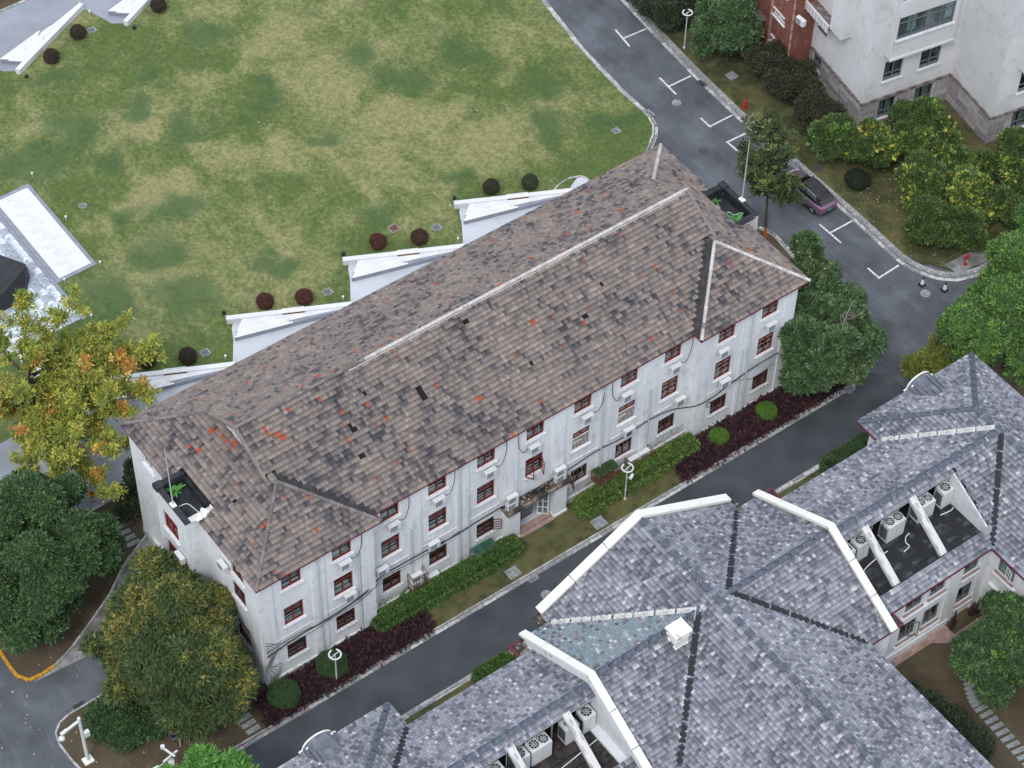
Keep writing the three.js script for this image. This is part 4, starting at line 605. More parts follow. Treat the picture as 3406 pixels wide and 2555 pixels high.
// ------------------------------------------------------------------ grey-roofed building in the foreground
const GB = thing('grey_roof_building', 'two-storey white building with grey tiled winged roof in the lower right', 'building', 21.87, 0, 20);
const gp = (parent, name, geo, mat) => mesh(parent, name, geo, mat, -21.87, 0, -20);
const GS = 0.54, GE = 7, MX = (x) => 43.74 - x;
{
  const base = {
    wingN: { poly: [[31.3, 11.3], [40.65, 11.3], [45.8, 16.45], [45.8, 16.65], [31.3, 16.65]], f: (x, z) => GE + GS * (z - 11.3), dir: [0, 1] },
    wingStrip: { poly: [[31.3, 16.65], [41.3, 16.65], [41.3, 17.35], [31.3, 17.35]], f: (x, z) => GE + GS * (22 - z), dir: [0, -1] },
    wingSide: { poly: [[41.3, 16.65], [45.8, 16.65], [45.8, 16.85], [41.3, 21.35]], f: (x, z) => GE + GS * (22 - z), dir: [0, -1] },
    wingLow: { poly: [[31.3, 21.1], [41.3, 21.1], [41.3, 21.35], [40.65, 22.0], [31.3, 22.0]], f: (x, z) => GE + GS * (22 - z), dir: [0, -1] },
    pavWn: { poly: [[40.65, 9.28], [40.65, 11.3], [45.8, 16.45], [45.8, 14.43]], f: (x, z) => GE + GS * (x - 40.65), dir: [1, 0] },
    pavWs: { poly: [[40.65, 22.0], [40.65, 44], [45.8, 44], [45.8, 16.85]], f: (x, z) => GE + GS * (x - 40.65), dir: [1, 0] },
    pavN: { poly: [[40.65, 9.28], [50.95, 9.28], [45.8, 14.43]], f: (x, z) => GE + GS * (z - 9.28), dir: [0, 1] },
    pavE: { poly: [[50.95, 9.28], [50.95, 44], [45.8, 44], [45.8, 14.43]], f: (x, z) => GE + GS * (50.95 - x), dir: [-1, 0] },
    interN: { poly: [[29.4, 10.28], [31.3, 10.28], [31.3, 16.65], [23.03, 16.65]], f: (x, z) => GE + GS * (z - 10.28), dir: [0, 1] },
    interS: { poly: [[29.4, 23.02], [31.3, 23.02], [31.3, 16.65], [23.03, 16.65]], f: (x, z) => GE + GS * (23.02 - z), dir: [0, -1] },
    central: { poly: [[29.4, 9.5], [29.4, 10.28], [23.03, 16.65], [29.4, 23.02], [29.4, 48], [21.87, 48], [21.87, 9.5]], f: (x, z) => GE + GS * (29.4 - x), dir: [-1, 0] },
  };
  const faces = [];
  for (const F of Object.values(base)) { faces.push(F); faces.push({ poly: F.poly.map(([x, z]) => [MX(x), z]), f: (x, z) => F.f(MX(x), z), dir: [-F.dir[0], F.dir[1]], left: true, key: F }); }
  const roof = gp(GB, 'roof', faces.map((F) => prism(F.poly, F.f, (x, z) => F.f(x, z) - 0.1)), M.deck), rc = (n, g, m) => mesh(roof, n, g, m);
  const C = { a: '#b4b5bf', b: '#a6a8b1', c: '#9799a3', d: '#868892', e: '#74767f', f: '#c4c5cc', h: '#dedfe2', t: '#9cafb4', p: '#b2abb4' };
  tileField(roof, faces, { seed: 51, slope: GS, row: 0.3, w: 0.215, stagger: 0.5, geos: [tileGeo(0.21, 0.325, 0.07, 2), tileGeo(0.21, 0.325, 0.065, 1)], colors: C,
    skip: (x, z) => (Math.abs(x - 18.6) < 0.5 && Math.abs(z - 17.3) < 0.5),
    pick: (t, R) => { const n = fbm(t.cx * 0.6 + 9, t.cz * 0.6, 351, 3) * 0.5 + 0.25 + (R() - 0.5) * 0.62; if (R() < 0.035) return 'h'; if (t.F.left && t.F.key === base.interN && R() < 0.55) return 't'; if (R() < 0.07) return 'p'; return n < 0.24 ? 'e' : n < 0.38 ? 'd' : n < 0.52 ? 'c' : n < 0.66 ? 'b' : n < 0.8 ? 'a' : 'f'; } });
  M.ridgeSheet = std({ map: grainTex([82, 90, 102], 0.12, 0.4, 1.5, 361, 256, 32), roughness: 0.6 });
  const both = (fn) => { fn((x) => x, 1); fn(MX, -1); };
  const pieces = (name, a, b, w, side, lift, bend, mat, len = 1.0) => { const L = Math.hypot(b[0] - a[0], b[1] - a[1], b[2] - a[2]), n = Math.max(1, Math.round(L / len)); for (let i = 0; i < n; i++) { const q = (t) => a.map((v, k) => lerp(v, b[k], t)); rc(name, ribbon(q(i / n), q((i + 1) / n - 0.012), w, side, lift, bend), mat); } };
  pieces('ridge_sheet', [21.87, GE + GS * 7.53, 9.6], [21.87, GE + GS * 7.53, 48], 0.44, [1, 0], 0.16, 0.1, M.ridgeSheet);
  both((X, s) => {
    const r45 = [Math.SQRT1_2 * s, -Math.SQRT1_2], l45 = [Math.SQRT1_2 * s, Math.SQRT1_2];
    pieces('ridge_sheet', [X(23.03), GE + GS * 6.37, 16.65], [X(30.9), GE + GS * 6.37, 16.65], 0.42, [0, 1], 0.16, 0.1, M.ridgeSheet);
    pieces('ridge_sheet', [X(31.5), GE + GS * 5.35, 16.65], [X(45.6), GE + GS * 5.35, 16.65], 0.44, [0, 1], 0.16, 0.1, M.ridgeSheet);
    pieces('ridge_sheet', [X(45.8), GE + GS * 5.15, 14.4], [X(45.8), GE + GS * 5.15, 44], 0.42, [1, 0], 0.16, 0.1, M.ridgeSheet);
    pieces('hip_sheet', [X(40.7), GE + 0.02, 9.33], [X(45.8), GE + GS * 5.15, 14.43], 0.4, r45, 0.14, 0.08, M.ridgeSheet); pieces('hip_sheet', [X(50.9), GE + 0.02, 9.33], [X(45.8), GE + GS * 5.15, 14.43], 0.4, l45, 0.14, 0.08, M.ridgeSheet);
    const v = (a, b, side, m) => pieces('valley_lining', a, b, 0.4, side, 0.15, -0.02, m, 1.3);
    v([X(29.3), GE + 0.03, 10.38], [X(23.05), GE + GS * 6.37, 16.62], l45, s > 0 ? M.peel : M.peelMostly); v([X(29.3), GE + 0.03, 22.92], [X(23.05), GE + GS * 6.37, 16.68], r45, M.peel);
    v([X(40.75), GE + 0.03, 11.4], [X(45.7), GE + GS * 5.1, 16.4], r45, s > 0 ? M.peelMostly : M.peel); v([X(40.75), GE + 0.03, 21.9], [X(45.7), GE + GS * 5.1, 16.9], l45, M.peel);
    // gable walls and copings of the middle blocks
    const gw = new THREE.ExtrudeGeometry(new THREE.Shape([[10.4, 6.6], [22.9, 6.6], [22.9, 7.15], [16.65, 10.6], [10.4, 7.15]].map((p) => new THREE.Vector2(...p))), { depth: 0.3, bevelEnabled: false }).rotateY(-Math.PI / 2).translate(s > 0 ? 31.35 : MX(31.05), 0, 0);
    gp(GB, 'gable_wall', gw, M.wall2);
    const cop = (z0, y0, z1, y1) => { const n = 3; for (let i = 0; i < n; i++) { const q = (t) => [X(31.2), lerp(y0, y1, t), lerp(z0, z1, t)]; gp(GB, 'coping_stone', bar(q(i / n), q((i + 1) / n - 0.008), 0.52, 0.2), M.coping); } };
    cop(10.0, 7.22, 16.72, 10.86); cop(23.2, 7.22, 16.58, 10.86);
    gp(GB, 'gutter_box', bx(Math.min(X(31.46), X(32.3)), Math.max(X(31.46), X(32.3)), 6.75, 6.96, 10.32, 11.28), s > 0 ? M.valleyDark : M.canopy); gp(GB, 'gutter_box', bx(Math.min(X(31.46), X(32.05)), Math.max(X(31.46), X(32.05)), 6.75, 6.96, 22.02, 23.0), M.valleyDark);
    gp(GB, 'gutter_box', bx(Math.min(X(29.3), X(29.9)), Math.max(X(29.3), X(29.9)), 6.75, 6.93, 9.35, 10.26), M.canopy);
    // eaves gutters
    const ev = [[29.4, 9.3, 29.4, 10.25], [29.4, 10.25, 32.35, 10.25], [32.35, 10.25, 32.35, 11.27], [32.35, 11.27, 40.62, 11.27], [40.62, 11.27, 40.62, 9.25], [40.62, 9.25, 50.98, 9.25], [50.98, 9.25, 50.98, 44], [29.43, 23.05, 29.43, 48], [29.43, 23.05, 32.1, 23.05], [32.1, 23.05, 32.1, 22.03], [32.1, 22.03, 40.62, 22.03], [40.62, 22.03, 40.62, 44]];
    for (const [x0, z0, x1, z1] of ev) rc('eaves_gutter', bar([X(x0), GE - 0.05, z0], [X(x1), GE - 0.05, z1], 0.13, 0.15), M.gutterRed);
    // walls below
    const B = (a, b, ...r) => bx(Math.min(X(a), X(b)), Math.max(X(a), X(b)), ...r);
    gp(GB, 'outer_wall', B(41.45, 50.45, 0, 6.9, 9.8, 43), M.wall2); gp(GB, 'outer_wall', B(31.65, 41.25, 0, 6.58, 11.8, 20.9), M.wall2); gp(GB, 'outer_wall', B(28.9, 31.9, 0, 6.9, 10.8, 22.4), M.wall2);
    // roof well
    gp(GB, 'well_floor', B(31.4, 41.15, 6.6, 6.7, 16.6, 21.15), s > 0 ? M.membrane : M.soilRoof);
    gp(GB, 'dark_opening_panel', B(31.4, 41.15, 6.7, 9.4, 16.5, 16.6), M.dark);  // near-black panel, the shade of the opening put into its colour
    for (let i = 0; i < 9; i++) { const x = 32.2 + i * 1.1; gp(GB, 'well_post', B(x, x + 0.06, 6.7, 9.4, 17.2, 17.26), M.greyPlastic); }
    gp(GB, 'well_beam', B(31.4, 41.15, 9.25, 9.38, 17.2, 17.34), M.paleSteel);
    const sw = new THREE.ExtrudeGeometry(new THREE.Shape([[16.7, 6.6], [21.3, 6.6], [21.3, 7.3], [17.3, 9.45], [16.7, 9.45]].map((p) => new THREE.Vector2(...p))), { depth: 0.12, bevelEnabled: false }).rotateY(-Math.PI / 2).translate(s > 0 ? 41.28 : MX(41.16), 0, 0); gp(GB, 'well_side_wall', sw, M.wall2);
    gp(GB, 'well_kerb', prism([[X(31.45), 20.7], [X(41.15), 20.7], [X(41.15), 21.12], [X(31.45), 21.12]], (x, z) => 6.75 + (z - 20.7) * 1.5, 6.7), M.membrane);
    for (const z of [18.4, 19.2, 20.0, 20.6]) gp(GB, 'membrane_seam', B(31.5, 41.1, 6.7, 6.722, z, z + 0.14), s > 0 ? M.bitumen : M.cable);
    for (const x of [33.55, 37.55]) gp(GB, 'raking_beam', bar([X(x), 9.62, 17.3], [X(x), 7.35, 20.75], 0.5, 0.3), M.copingWorn);
  });
  gp(GB, 'outer_wall', bx(14.85, 28.89, 0, 6.92, 9.75, 47), M.wall2);
  gp(GB, 'gable_wall', new THREE.ExtrudeGeometry(new THREE.Shape([[14.6, 6.6], [29.14, 6.6], [29.14, 7.15], [21.87, 11.05], [14.6, 7.15]].map((p) => new THREE.Vector2(...p))), { depth: 0.25, bevelEnabled: false }).translate(0, 0, 9.25), M.wall2);
  for (const [x0, x1] of [[14.3, 21.95], [29.44, 21.79]]) for (let i = 0; i < 3; i++) { const q = (t) => [lerp(x0, x1, t), lerp(7.28, 11.34, t), 9.33]; gp(GB, 'coping_stone', bar(q(i / 3), q((i + 1) / 3 - 0.006), 0.6, 0.2), M.coping); }
  // chimney
  const ch = new THREE.Group(); ch.name = 'chimney'; ch.position.set(18.6 - 21.87, 9.4, 17.3 - 20); GB.add(ch);
  mesh(ch, 'stack', bx(-0.48, 0.48, 0, 1.55, -0.42, 0.42), M.coping); mesh(ch, 'collar', bx(-0.53, 0.53, 1.1, 1.25, -0.47, 0.47), M.coping); mesh(ch, 'cap', bx(-0.62, 0.62, 1.55, 1.75, -0.56, 0.56), M.coping); mesh(ch, 'flashing', prism([[-0.62, -0.55], [0.62, -0.55], [0.62, 0.72], [-0.62, 0.72]], (x, z) => 0.72 - z * 0.54, -0.1), M.coping);
  gp(GB, 'roof_pipe', cyl(0.05, 0.04, 1.3, 20.15, 10.1, 16.95, 8), M.paleSteel);
}
// dormers with curved roofs
for (const [xc, R0] of [[46.0, 1], [-1.95, 2]]) {
  const d = new THREE.Group(); d.name = 'dormer'; d.position.set(xc - 21.87, 7.35, 9.3 - 20); GB.add(d);
  const pts = []; for (let i = 0; i <= 16; i++) { const a = Math.PI * i / 16; pts.push([-Math.cos(a) * 1.02, Math.sin(a) * 0.78]); } const prof = [[-1.28, -0.06], ...pts.map(([x, y]) => [x, y + 0.02]), [1.28, -0.06]];
  const s = new THREE.Shape([...prof.map((p) => new THREE.Vector2(...p)), ...prof.slice().reverse().map(([x, y]) => new THREE.Vector2(x * 0.95, y - 0.07))]);
  mesh(d, 'curved_roof', new THREE.ExtrudeGeometry(s, { depth: 3.6, bevelEnabled: false }), M.dormerRoof);
  const s2 = new THREE.Shape([...prof.map((p) => new THREE.Vector2(p[0] * 1.01, p[1] + 0.03)), ...prof.slice().reverse().map(([x, y]) => new THREE.Vector2(x * 0.93, y - 0.1))]); mesh(d, 'front_trim', new THREE.ExtrudeGeometry(s2, { depth: 0.1, bevelEnabled: false }).translate(0, 0, -0.1), M.white);
  for (const sx of [-1, 1]) mesh(d, 'cheek_wall', bx(sx * 0.98 - 0.05, sx * 0.98 + 0.05, -0.9, -0.02, 0.2, 2.0), M.white);
  mesh(d, 'front_wall', bx(-0.92, 0.92, -0.9, 0.5, 0.2, 0.3), M.white);
  for (let i = 0; i < (R0 === 1 ? 5 : 2); i++) { const a = [0.6, 0.95, 1.3, 1.75, 2.2][i], m = mesh(d, 'seam', bx(-0.02, 0.02, 0, 0.035, 0.3 + (i % 3) * 0.5, 1.9 + (i % 2) * 1.1), M.valleyDark, -Math.cos(a) * 1.03, Math.sin(a) * 0.79 + 0.02, 0); m.rotation.z = Math.PI / 2 - a; }
}
// courtyard side
{
  const holes = [[33.95, 35.43, 1.45, 3.3], [36.05, 37.43, 1.45, 3.3], [39.03, 40.33, 1.45, 3.3], [34.0, 35.48, 4.62, 6.2], [36.1, 37.45, 4.62, 6.2], [39.05, 40.35, 4.62, 6.2]];
  gp(GB, 'court_wall', wallGeo([[31.65, 0], [41.2, 0], [41.2, 6.85], [31.65, 6.85]], holes, 0.25).translate(0, 0, 21.55), M.wall);
  gp(GB, 'court_wall', wallGeo([[31.0, 0], [31.9, 0], [31.9, 6.85], [31.0, 6.85]], [], 0.2).translate(0, 0, 22.45), M.wall);
  const pw = wallGeo([[21.56, 0], [34, 0], [34, 6.85], [21.56, 6.85]], [[22.5, 23.9, 0.15, 2.8], [22.45, 23.85, 4.7, 6.05], [25.6, 27, 4.7, 6.05]], 0.24).rotateY(-Math.PI / 2).translate(41.2, 0, 0); gp(GB, 'court_wall', pw, M.wall);
  gp(GB, 'dark_backing', bx(31.7, 41.2, 0.1, 6.5, 20.92, 20.97), M.room);  // dark sheet added behind the courtyard panes in place of shaded rooms
  const R = rng(14);
  for (const [a, b, y0, y1] of holes) { const w = windowPart(GB, y1 - y0, M.greyFrame, R, { w: +(b - a).toFixed(2), sillMat: M.pinkStone }); w.position.set(a - 21.87, y0, 21.42 - 20); if (y0 < 2 && a < 34) { const m = mesh(w, 'open_casement', [bx(0, 0.06, 0, 1.5, 0, 0.05), bx(0.6, 0.66, 0, 1.5, 0, 0.05), bx(0.06, 0.6, 0, 0.06, 0, 0.05), bx(0.06, 0.6, 1.44, 1.5, 0, 0.05)], M.greyFrame, 0.9, 0.15, 0.1); m.rotation.y = -0.6; } }
  const w2 = windowPart(GB, 1.35, M.greyFrame, R, { w: 1.4, sillMat: M.pinkStone }); w2.position.set(41.32 - 21.87, 4.7, 22.45 - 20); w2.rotation.y = -Math.PI / 2; const oc = mesh(w2, 'open_casement', [bx(0, 0.06, 0, 0.95, 0, 0.05), bx(0.6, 0.66, 0, 0.95, 0, 0.05), bx(0.06, 0.6, 0, 0.06, 0, 0.05), bx(0.06, 0.6, 0.89, 0.95, 0, 0.05), bx(0.31, 0.34, 0.06, 0.89, 0.01, 0.04), bx(0.06, 0.6, 0.46, 0.49, 0.012, 0.038)], M.white, 0.72, 0.2, 0.12); oc.rotation.y = -0.35;
  const dr = windowPart(GB, 2.6, M.greyFrame, R, { w: 1.4, transom: true }); dr.name = 'glazed_door'; dr.position.set(41.32 - 21.87, 0.15, 22.5 - 20); dr.rotation.y = -Math.PI / 2;
  gp(GB, 'pilaster', bx(37.72, 38.85, 0, 6.8, 21.55, 21.66), M.wall); gp(GB, 'pilaster', bx(40.5, 41.05, 0, 6.8, 21.55, 21.63), M.wall); gp(GB, 'pilaster', bx(41.08, 41.2, 0, 6.8, 24.6, 25.3), M.wall);
  for (const [a, b, y] of [[33.7, 37.65, 4.25], [38.9, 40.5, 4.25], [33.7, 37.65, 1.15], [38.9, 40.5, 1.15]]) gp(GB, 'ledge', bx(a, b, y, y + 0.12, 21.55, 21.78), M.wall2);
  gp(GB, 'ledge', bx(40.98, 41.2, 4.3, 4.42, 22.2, 24.2), M.wall2); gp(GB, 'ledge', bx(40.98, 41.2, 3.0, 3.12, 22.2, 24.2), M.wall2);
  gp(GB, 'plinth', bx(31.9, 38.5, 0, 0.6, 21.55, 21.72), M.wall2);
}
// condensers in the roof wells
function condenser(label, x0, x1, z0 = 16.95, h = 1.68) {
  const w = x1 - x0, g = thing('roof_condenser', label, 'condenser unit', (x0 + x1) / 2, 6.7, z0 + 0.42), fans = w > 1.15 ? 2 : 1, hw = w / 2;
  mesh(g, 'casing', [new RoundedBoxGeometry(w, h - 0.12, 0.84, 1, 0.02).translate(0, h / 2 + 0.06, 0)], M.whitePlastic);
  mesh(g, 'foot', bx(-hw + 0.04, -hw + 0.16, 0, 0.12, -0.38, 0.4), M.darkPlastic); mesh(g, 'foot', bx(hw - 0.16, hw - 0.04, 0, 0.12, -0.38, 0.4), M.darkPlastic);
  for (let i = 0; i < 9; i++) mesh(g, 'louvre', bx(-hw - 0.012, -hw + 0.01, 0.35 + i * 0.12, 0.43 + i * 0.12, -0.36, 0.3), M.darkPlastic);
  mesh(g, 'panel_seam', bx(-0.006, 0.006, 0.2, h - 0.1, 0.415, 0.424), M.greyPlastic);
  mesh(g, 'base_rail', bx(-hw + 0.02, hw - 0.02, 0.2, 0.23, 0.415, 0.426), M.greyPlastic);
  for (let f = 0; f < fans; f++) { const cx = fans === 1 ? 0 : (f ? 1 : -1) * w * 0.235, r = Math.min(0.36, w * (fans === 1 ? 0.4 : 0.23));
    const fan = mesh(g, 'fan', cyl(r, r, 0.03, cx, h - 0.01, 0, 20), M.darkPlastic);
    mesh(fan, 'fan_ring', new THREE.TorusGeometry(r, 0.03, 6, 24).rotateX(Math.PI / 2).translate(cx, h + 0.06, 0), M.whitePlastic);
    const guard = [new THREE.TorusGeometry(r * 0.5, 0.014, 5, 18).rotateX(Math.PI / 2).translate(cx, h + 0.065, 0)]; for (let k = 0; k < 4; k++) guard.push(bx(-r, r, -0.012, 0.012, -0.014, 0.014).rotateY(k * Math.PI / 4 + 0.2).translate(cx, h + 0.06, 0)); mesh(fan, 'fan_guard', guard, M.paleSteel); }
  return g;
}
condenser('white rooftop condenser with two fans at the right end of the roof well', 40.2, 41.1);
condenser('white rooftop condenser half hidden by the second raking beam', 38.2, 39.5);
condenser('white rooftop condenser with two fans between the raking beams', 35.5, 36.95);
condenser('white rooftop condenser with one fan left of the first raking beam', 32.95, 33.9);
condenser('white rooftop condenser peeking out behind the white coping', 31.75, 32.7);
condenser('white single-fan condenser tucked beside the lower white coping', 11.3, 12.2);
condenser('white single-fan condenser behind the lower raking beam', 10.0, 10.95);
condenser('white double-fan condenser in the lower left roof well', 7.5, 8.95);
condenser('white single-fan condenser left of the double-fan one near the bottom edge', 6.35, 7.35);
condenser('white condenser cut off by the bottom edge of the picture', 4.6, 5.6);
for (const [label, pts] of [['white drain pipe on the black roof well beside the coping', [[32.3, 6.78, 18.9], [33.0, 6.8, 18.5], [34.0, 6.8, 18.3], [35.2, 6.8, 18.25]]], ['bent white pipe lying between the raking beams', [[36.0, 6.8, 18.9], [36.6, 6.8, 18.75], [36.6, 6.8, 18.45], [36.9, 6.8, 18.1], [37.3, 6.8, 18.0]]], ['short white pipe at the right end of the roof well', [[39.9, 6.8, 18.1], [40.8, 6.8, 18.2], [40.95, 6.85, 18.15]]], ['white pipe along the lower roof well', [[5.4, 6.8, 19.1], [8.4, 6.8, 18.9], [11.8, 6.8, 18.5]]]])
  solo('drain_pipe', tube(pts, 0.035, 6), M.white, label, 'pipe');
for (const [x, z, k] of [[38.45, 22.15, 0], [38.75, 22.0, 1], [40.25, 22.1, 2], [40.6, 22.2, 3]]) { const g = thing('garden_urn', ['dark pot-bellied garden urn left of its twin by the courtyard pilaster', 'tall dark pointed urn beside the courtyard pilaster', 'dark slender urn near the courtyard corner', 'dark urn in the courtyard corner beside the glazed door'][k], 'urn', x, 0.11, z); mesh(g, 'body', new THREE.LatheGeometry([[0.08, 0], [0.2, 0.1], [0.22, 0.3], [0.14, 0.5], [0.06, 0.7], [0.05, 1.2 + 0.2 * (k % 2)], [0.0, 1.5 + 0.25 * (k % 2)]].map((p) => new THREE.Vector2(...p)), 12), M.redDark); mesh(g, 'foot', cyl(0.16, 0.12, 0.06, 0, 0, 0, 12), M.redDark); }
// ------------------------------------------------------------------ vegetation
function leafCluster(n, len, wid, spread, seed, up = 0.35, fold = 0.25) {
  const R = rng(seed), pos = [];
  for (let i = 0; i < n; i++) {
    const a = R() * 6.283, e = Math.asin(clamp(lerp(-0.35, 1, R()) + up * (R() - 0.3), -1, 1)), d = V(Math.cos(a) * Math.cos(e), Math.sin(e), Math.sin(a) * Math.cos(e));
    const b = d.clone().multiplyScalar(spread * R()), L = len * (0.7 + R() * 0.6), w = wid * (0.75 + R() * 0.5), s = d.clone().cross(V(R() - 0.5, R() + 0.3, R() - 0.5)).normalize(), nrm = d.clone().cross(s);
    const tip = b.clone().addScaledVector(d, L), m = b.clone().addScaledVector(d, L * 0.5).addScaledVector(nrm, -fold * w), l = m.clone().addScaledVector(s, w / 2).addScaledVector(nrm, fold * w * 2), r = m.clone().addScaledVector(s, -w / 2).addScaledVector(nrm, fold * w * 2);
    for (const p of [b, l, tip, b, tip, r]) pos.push(p.x, p.y, p.z);
  }
  const g = new THREE.BufferGeometry(); g.setAttribute('position', new THREE.Float32BufferAttribute(pos, 3)); g.setAttribute('uv', new THREE.Float32BufferAttribute(new Float32Array(pos.length / 3 * 2), 2)); g.computeVertexNormals(); return g;
}
const leafMat = new THREE.MeshPhysicalMaterial({ color: '#ffffff', roughness: 0.62, side: THREE.DoubleSide, transmission: 0.22, thickness: 0 });
const LEAF = { small: leafCluster(9, 0.17, 0.085, 0.13, 1), mid: leafCluster(8, 0.26, 0.12, 0.16, 2), big: leafCluster(6, 0.36, 0.25, 0.14, 3, 0.5, 0.1), fine: leafCluster(10, 0.13, 0.05, 0.1, 4), spike: leafCluster(7, 0.3, 0.07, 0.08, 5, 0.9), palm: leafCluster(9, 0.42, 0.1, 0.06, 6, 0.3), tiny: leafCluster(8, 0.085, 0.045, 0.06, 7), sprig: leafCluster(7, 0.2, 0.1, 0.2, 8, 0.1), fallen: new THREE.PlaneGeometry(0.09, 0.07).rotateX(-Math.PI / 2) };
for (const k of Object.keys(LEAF)) if (k !== 'fallen' && k !== 'tiny' && k !== 'palm') LEAF[k].scale(1.35, 1.35, 1.35);
const Yup = V(0, 1, 0);
function leaves(parent, name, pts, geo, pal, size, seed, mat = leafMat) { // pts: [x,y,z,nx,ny,nz]
  const R = rng(seed), im = new THREE.InstancedMesh(geo, mat, pts.length), q = new THREE.Quaternion(), q2 = new THREE.Quaternion(), m = new THREE.Matrix4(), c = new THREE.Color(), n = V(0, 0, 0);
  im.name = name; im.userData.kind = 'stuff'; im.castShadow = im.receiveShadow = true;
  pts.forEach((p, i) => { n.set(p[3] + (R() - 0.5) * 0.7, p[4] + (R() - 0.5) * 0.7 + 0.25, p[5] + (R() - 0.5) * 0.7).normalize(); q.setFromUnitVectors(Yup, n); q2.setFromAxisAngle(Yup, R() * 6.283); q.multiply(q2); const s = lerp(size[0], size[1], R()); m.compose(V(p[0], p[1], p[2]), q, V(s, s, s)); im.setMatrixAt(i, m); c.set(p[6] || pal[Math.floor(R() * pal.length)]); c.multiplyScalar(0.8 + R() * 0.4); im.setColorAt(i, c); });
  parent.add(im); return im;
}
function shellPts(lobes, n, seed, o = {}) {
  const R = rng(seed), w = lobes.map((l) => Math.pow(l[3] * l[4] * l[5], 2 / 3)), tot = w.reduce((a, b) => a + b, 0), out = [], shell = o.shell ?? 0.45, low = o.low ?? 0.35; let guard = 0;
  while (out.length < n && guard++ < n * 12) {
    let k = 0, t = R() * tot; while (k < lobes.length - 1 && t > w[k]) { t -= w[k]; k++; }
    const l = lobes[k], u = R() * 2 - 1, a = R() * 6.283, s = Math.sqrt(1 - u * u), d = [s * Math.cos(a), u, s * Math.sin(a)]; if (d[1] < 0 && R() > low) continue;
    const r = 1 - shell * Math.pow(R(), 1.7) + (R() - 0.5) * 0.12, p = [l[0] + d[0] * l[3] * r, l[1] + d[1] * l[4] * r, l[2] + d[2] * l[5] * r]; if (p[1] < (o.floor ?? 0.05)) continue;
    if (o.deep !== 0 && lobes.some((q, j) => j !== k && ((p[0] - q[0]) / q[3]) ** 2 + ((p[1] - q[1]) / q[4]) ** 2 + ((p[2] - q[2]) / q[5]) ** 2 < (o.deep ?? 0.4))) continue;
    if (o.clip && o.clip(p)) continue;
    out.push([...p, ...d]);
  }
  return out;
}
// sub-lobes over the upper part of an ellipsoid so that a crown reads as clumps
function clumps(c, rad, count, r, seed) { const R = rng(seed), out = [[c[0], c[1], c[2], rad[0] * 0.6, rad[1] * 0.6, rad[2] * 0.6]]; for (let i = 0; i < count; i++) { const u = lerp(-0.5, 1, Math.pow(R(), 0.8)), a = i * 2.399 + R() * 0.8, s = Math.sqrt(1 - u * u), k = 0.68 + R() * 0.32, rr = r * (0.55 + R() * 0.5); out.push([c[0] + s * Math.cos(a) * rad[0] * k, c[1] + u * rad[1] * k, c[2] + s * Math.sin(a) * rad[2] * k, rr, rr * 0.85, rr]); } return out; }
function taper(pts, r0, r1, seg = 7) { const c = new THREE.CatmullRomCurve3(pts.map((p) => V(...p)), false, 'centripetal'), n = pts.length * 3, g = new THREE.TubeGeometry(c, n, 1, seg, false), p = g.attributes.position; for (let i = 0; i <= n; i++) { const o = c.getPointAt(i / n), r = lerp(r0, r1, i / n); for (let j = 0; j <= seg; j++) { const k = i * (seg + 1) + j; p.setXYZ(k, o.x + (p.getX(k) - o.x) * r, o.y + (p.getY(k) - o.y) * r, o.z + (p.getZ(k) - o.z) * r); } } g.computeVertexNormals(); return g; }
function crownTree(name, label, cat, base, o) { // o: lobes (world), n, geo, pal, size, trunk radius, extra
  const g = thing(name, label, cat, base[0], base[1], base[2], o.group), R = rng(o.seed || 1), loc = (l) => [l[0] - base[0], l[1] - base[1], l[2] - base[2], ...l.slice(3)], L = o.lobes.map(loc);
  if (o.r) { const top = L[0]; mesh(g, 'trunk', taper([[0, -0.1, 0], [top[0] * 0.2 + 0.1, top[1] * 0.35, top[2] * 0.2], [top[0] * 0.8, top[1] * 0.8, top[2] * 0.8]], o.r, o.r * 0.5), o.bark || M.bark); for (let i = 1; i < Math.min(L.length, 7); i++) { const t = L[i]; mesh(g, 'limb', taper([[top[0] * 0.3, top[1] * 0.45, top[2] * 0.3], [t[0] * 0.6 + (R() - 0.5) * 0.3, lerp(top[1] * 0.45, t[1], 0.6), t[2] * 0.6], [t[0], t[1], t[2]]], o.r * 0.5, o.r * 0.12, 6), o.bark || M.bark); } }
  leaves(g, 'crown', shellPts(L, o.n, (o.seed || 1) * 7 + 3, o), LEAF[o.geo], o.pal, o.size || [0.8, 1.3], (o.seed || 1) * 11);
  for (const e of o.extra || []) { const el = (e.lobes || o.lobes).map(loc), R2 = rng((o.seed || 1) * 17 + 1); let pts = shellPts(el, e.n, (o.seed || 1) * 13 + (e.seed || 5), { shell: 0.1, low: e.low ?? 0, deep: e.deep ?? 0.8, floor: 0.2, clip: o.clip }); if (e.patch) pts = pts.filter((p) => fbm(p[0] * e.patch + 5, (p[2] + p[1]) * e.patch, 77 + (o.seed || 0), 2) > e.cut); if (e.up) pts.forEach((p) => { p[3] *= 0.3; p[4] = 1; p[5] *= 0.3; p[1] += R2() * e.up; }); leaves(g, e.name, pts, LEAF[e.geo], e.pal, e.size || [0.8, 1.3], (o.seed || 1) * 19); }
  return g;
}
